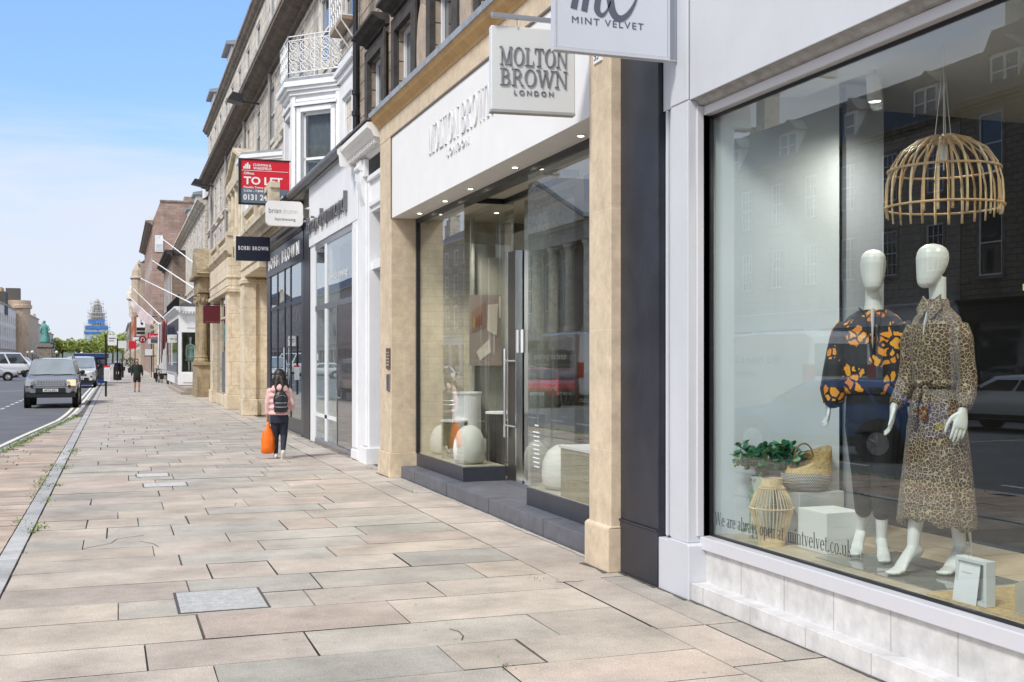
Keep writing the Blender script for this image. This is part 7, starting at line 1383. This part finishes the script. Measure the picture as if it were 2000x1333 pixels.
t=thing('glass_base','smoked square glass base plate under the leopard print mannequin','base plate',(4.45,5.3,.46)); m=MB(); m.ob((4.19,5.53,.4585),(.0,-.5,0),(.62,.0,0),(0,0,.006)); m.build('plate',MC['smoked_glass_plate'],t)
t=thing('rug','square of golden woven matting on the display floor by the card stand','mat',(4.35,4.6,.46)); m=MB(); m.box(4.09,4.7,3.8,4.95,.4585,.468); m.build('matting',st2,t)
t=thing('card_stand','pale box frame holding a leaning white card at the front of the window','frame',(4.17,4.66,.46)); m=MB(); z0,z1=.469,.70
for a in ((4.13,4.55,4.57,z0,z1),(4.13,4.75,4.77,z0,z1)): m.box(4.12,4.18,a[1],a[2],a[3],a[4])
m.box(4.12,4.18,4.57,4.75,z1-.02,z1); m.box(4.12,4.18,4.57,4.75,z0,z0+.02); m.box(4.175,4.18,4.57,4.75,z0+.02,z1-.02); m.build('box_frame',mat('pale_grey_board',(.60,.64,.64),.6,var=.02),t,bevel=.002); m.xf
c=MB(); c.ob((4.105,4.775,z0),(0,-.17,0),(.0015,0,0),(.03,0,.205)); c.build('card',WHITE,t)
c=MB()
for i in range(4): c.ob((4.1260+.0,4.73,.62-.022*i+.0),(0,-.07,0),(.001,0,0),(.0007,0,.004))
c.build('card_print',mat('print_grey2',(.4,.4,.42),.6),t)
t=thing('woven_box','pale woven box cut off by the right edge of the photo','box',(4.3,4.3,.46)); m=MB(); m.box(4.16,4.4,4.12,4.40,.469,.62); m.prism([(4.12,.62),(4.40,.62),(4.26,.68)],'yz',4.16,4.4); m.build('box',ashlar('woven_straw_box',(.50,.46,.38),(.44,.40,.33),.012,.008,(.3,.26,.2),.0015,.8,0,.3),t)
for i,(x,y,z,rz,l) in enumerate(((7.3,5.1,1.0,.4,'folded white shirt hanging in the dark interior, upper'),(7.2,4.8,1.05,.9,'pale garment hanging in the dark interior at the right edge'))):
    t=thing('garment',l,'clothing',(x,y,z)); m=MB(); m.prism([(y-.12,z-.3),(y+.12,z-.25),(y+.08,z+.1),(y,z+.2),(y-.08,z+.1)],'yz',x,x+.03); m.build('cloth',mat('grey_cloth',(.30,.33,.36),.8),t)
# ---- toiletries shop display
STN=mat('white_pouffe',(.66,.68,.64),.7,var=.06,vs=5,bump=.3,bs=20); WOV=ashlar('olive_weave',(.34,.31,.17),(.30,.27,.15),.03,.014,(.16,.14,.07),.003,.85,0,.6)
def stone(x,y,z,r,h,l):
    t=thing('pebble_pouffe',l,'pouffe',(x,y,z),group='white pebble shaped display pouffes'); m=MB(); m.lathe([(.02,0),(r*.75,.01),(r*.95,h*.12),(r,h*.38),(r*.93,h*.62),(r*.7,h*.85),(r*.35,h*.97),(.01,h)],(x,y,z),28,sx=.9); m.build('pebble',STN,t,smooth=True)
stone(4.34,14.05,.36,.235,.50,'white pebble pouffe at the corner of the recessed pane, largest'); stone(4.42,15.62,.36,.2,.42,'white pebble pouffe against the tiled wall'); stone(4.40,10.95,.36,.24,.47,'white pebble pouffe in the near right hand window')
stone(5.05,13.45,.17,.2,.5,'white pebble pouffe deeper inside behind the door edge')
def drum(x,y,z,r,h,mm,lid,l,n='drum_table'):
    t=thing(n,l,'display table',(x,y,z)); m=MB(); m.lathe([(r,0),(r,h)],(x,y,z),28); m.build('drum',mm,t)
    m=MB(); m.lathe([(r+.012,0),(r+.012,.025)],(x,y,z+h),28); m.build('lid',lid,t)
drum(4.58,14.95,.36,.20,.88,WHITE,WHITE,'tall plain white drum table at the back of the left display'); drum(4.40,14.9,.36,.19,.50,WOV,WHITE,'woven olive drum with a white lid beside the pebble pouffe'); drum(4.9,14.35,.17,.22,.82,mat('espresso_drum',(.03,.024,.02),.5),WHITE,'dark brown drum with a thin white top behind the corner pane'); drum(5.3,14.1,.17,.28,.80,mat('charcoal_drum',(.03,.034,.038),.5),BLACK,'charcoal drum stool deeper in the shop')
t=thing('woven_cube','olive woven cube with a white lid in the near right hand window','display table',(4.4,10.0,.36)); m=MB(); m.box(4.17,4.6,9.4,10.42,.36,.84); m.build('cube',WOV,t); m=MB(); m.box(4.16,4.62,9.38,10.46,.84,.865); m.build('lid',WHITE,t)
t=thing('poster','hanging product poster of bottles and white boxes beside the recessed door','poster',(4.85,15.0,1.6)); m=MB(); m.box(4.63,5.10,14.98,15.0,1.63,2.62); m.build('panel',mat('poster_taupe',(.30,.24,.21),.35,var=.06),t)
m=MB(); m.prism([(4.66,2.10),(4.86,2.18),(4.86,2.52),(4.66,2.38)],'xz',14.974,14.979); m.build('printed_box',mat('poster_kraft',(.30,.17,.10),.5,var=.1),t)
m=MB(); m.prism([(4.89,2.12),(5.03,2.05),(5.05,2.5),(4.90,2.48)],'xz',14.972,14.978); m.prism([(4.73,1.82),(4.92,2.0),(4.94,1.82),(4.78,1.70)],'xz',14.972,14.978); m.box(5.06,5.09,14.972,14.978,2.3,2.6); m.build('printed_card',mat('poster_cream',(.62,.56,.48),.5,var=.03),t)
for i,cc in enumerate(((.40,.30,.06),(.22,.08,.04),(.28,.04,.03),(.20,.015,.03))):
    m=MB(); x=4.685+i*.034; m.box(x,x+.020,14.966,14.972,2.16+i*.014,2.28+i*.018); m.box(x+.006,x+.014,14.966,14.972,2.28+i*.018,2.32+i*.018); m.build('printed_bottle',mat('poster_bottle_%d'%i,cc,.4,var=0),t)
m=MB(); m.tube([(4.65,14.99,2.62),(4.65,14.99,3.74)],.003,4); m.tube([(5.08,14.99,2.62),(5.08,14.99,3.74)],.003,4); m.build('hanging_wire',STEEL,t)

for x,y in ((4.4,14.7),(4.4,10.2),(5.6,12.6)):
    sp_=bpy.data.lights.new('spot','SPOT'); sp_.energy=70; sp_.color=(1,.93,.82); sp_.spot_size=R(110); sp_.spot_blend=.6; sp_.shadow_soft_size=.06; so_=bpy.data.objects.new('downlight_beam',sp_); S.collection.objects.link(so_); so_.location=(x,y,3.72)
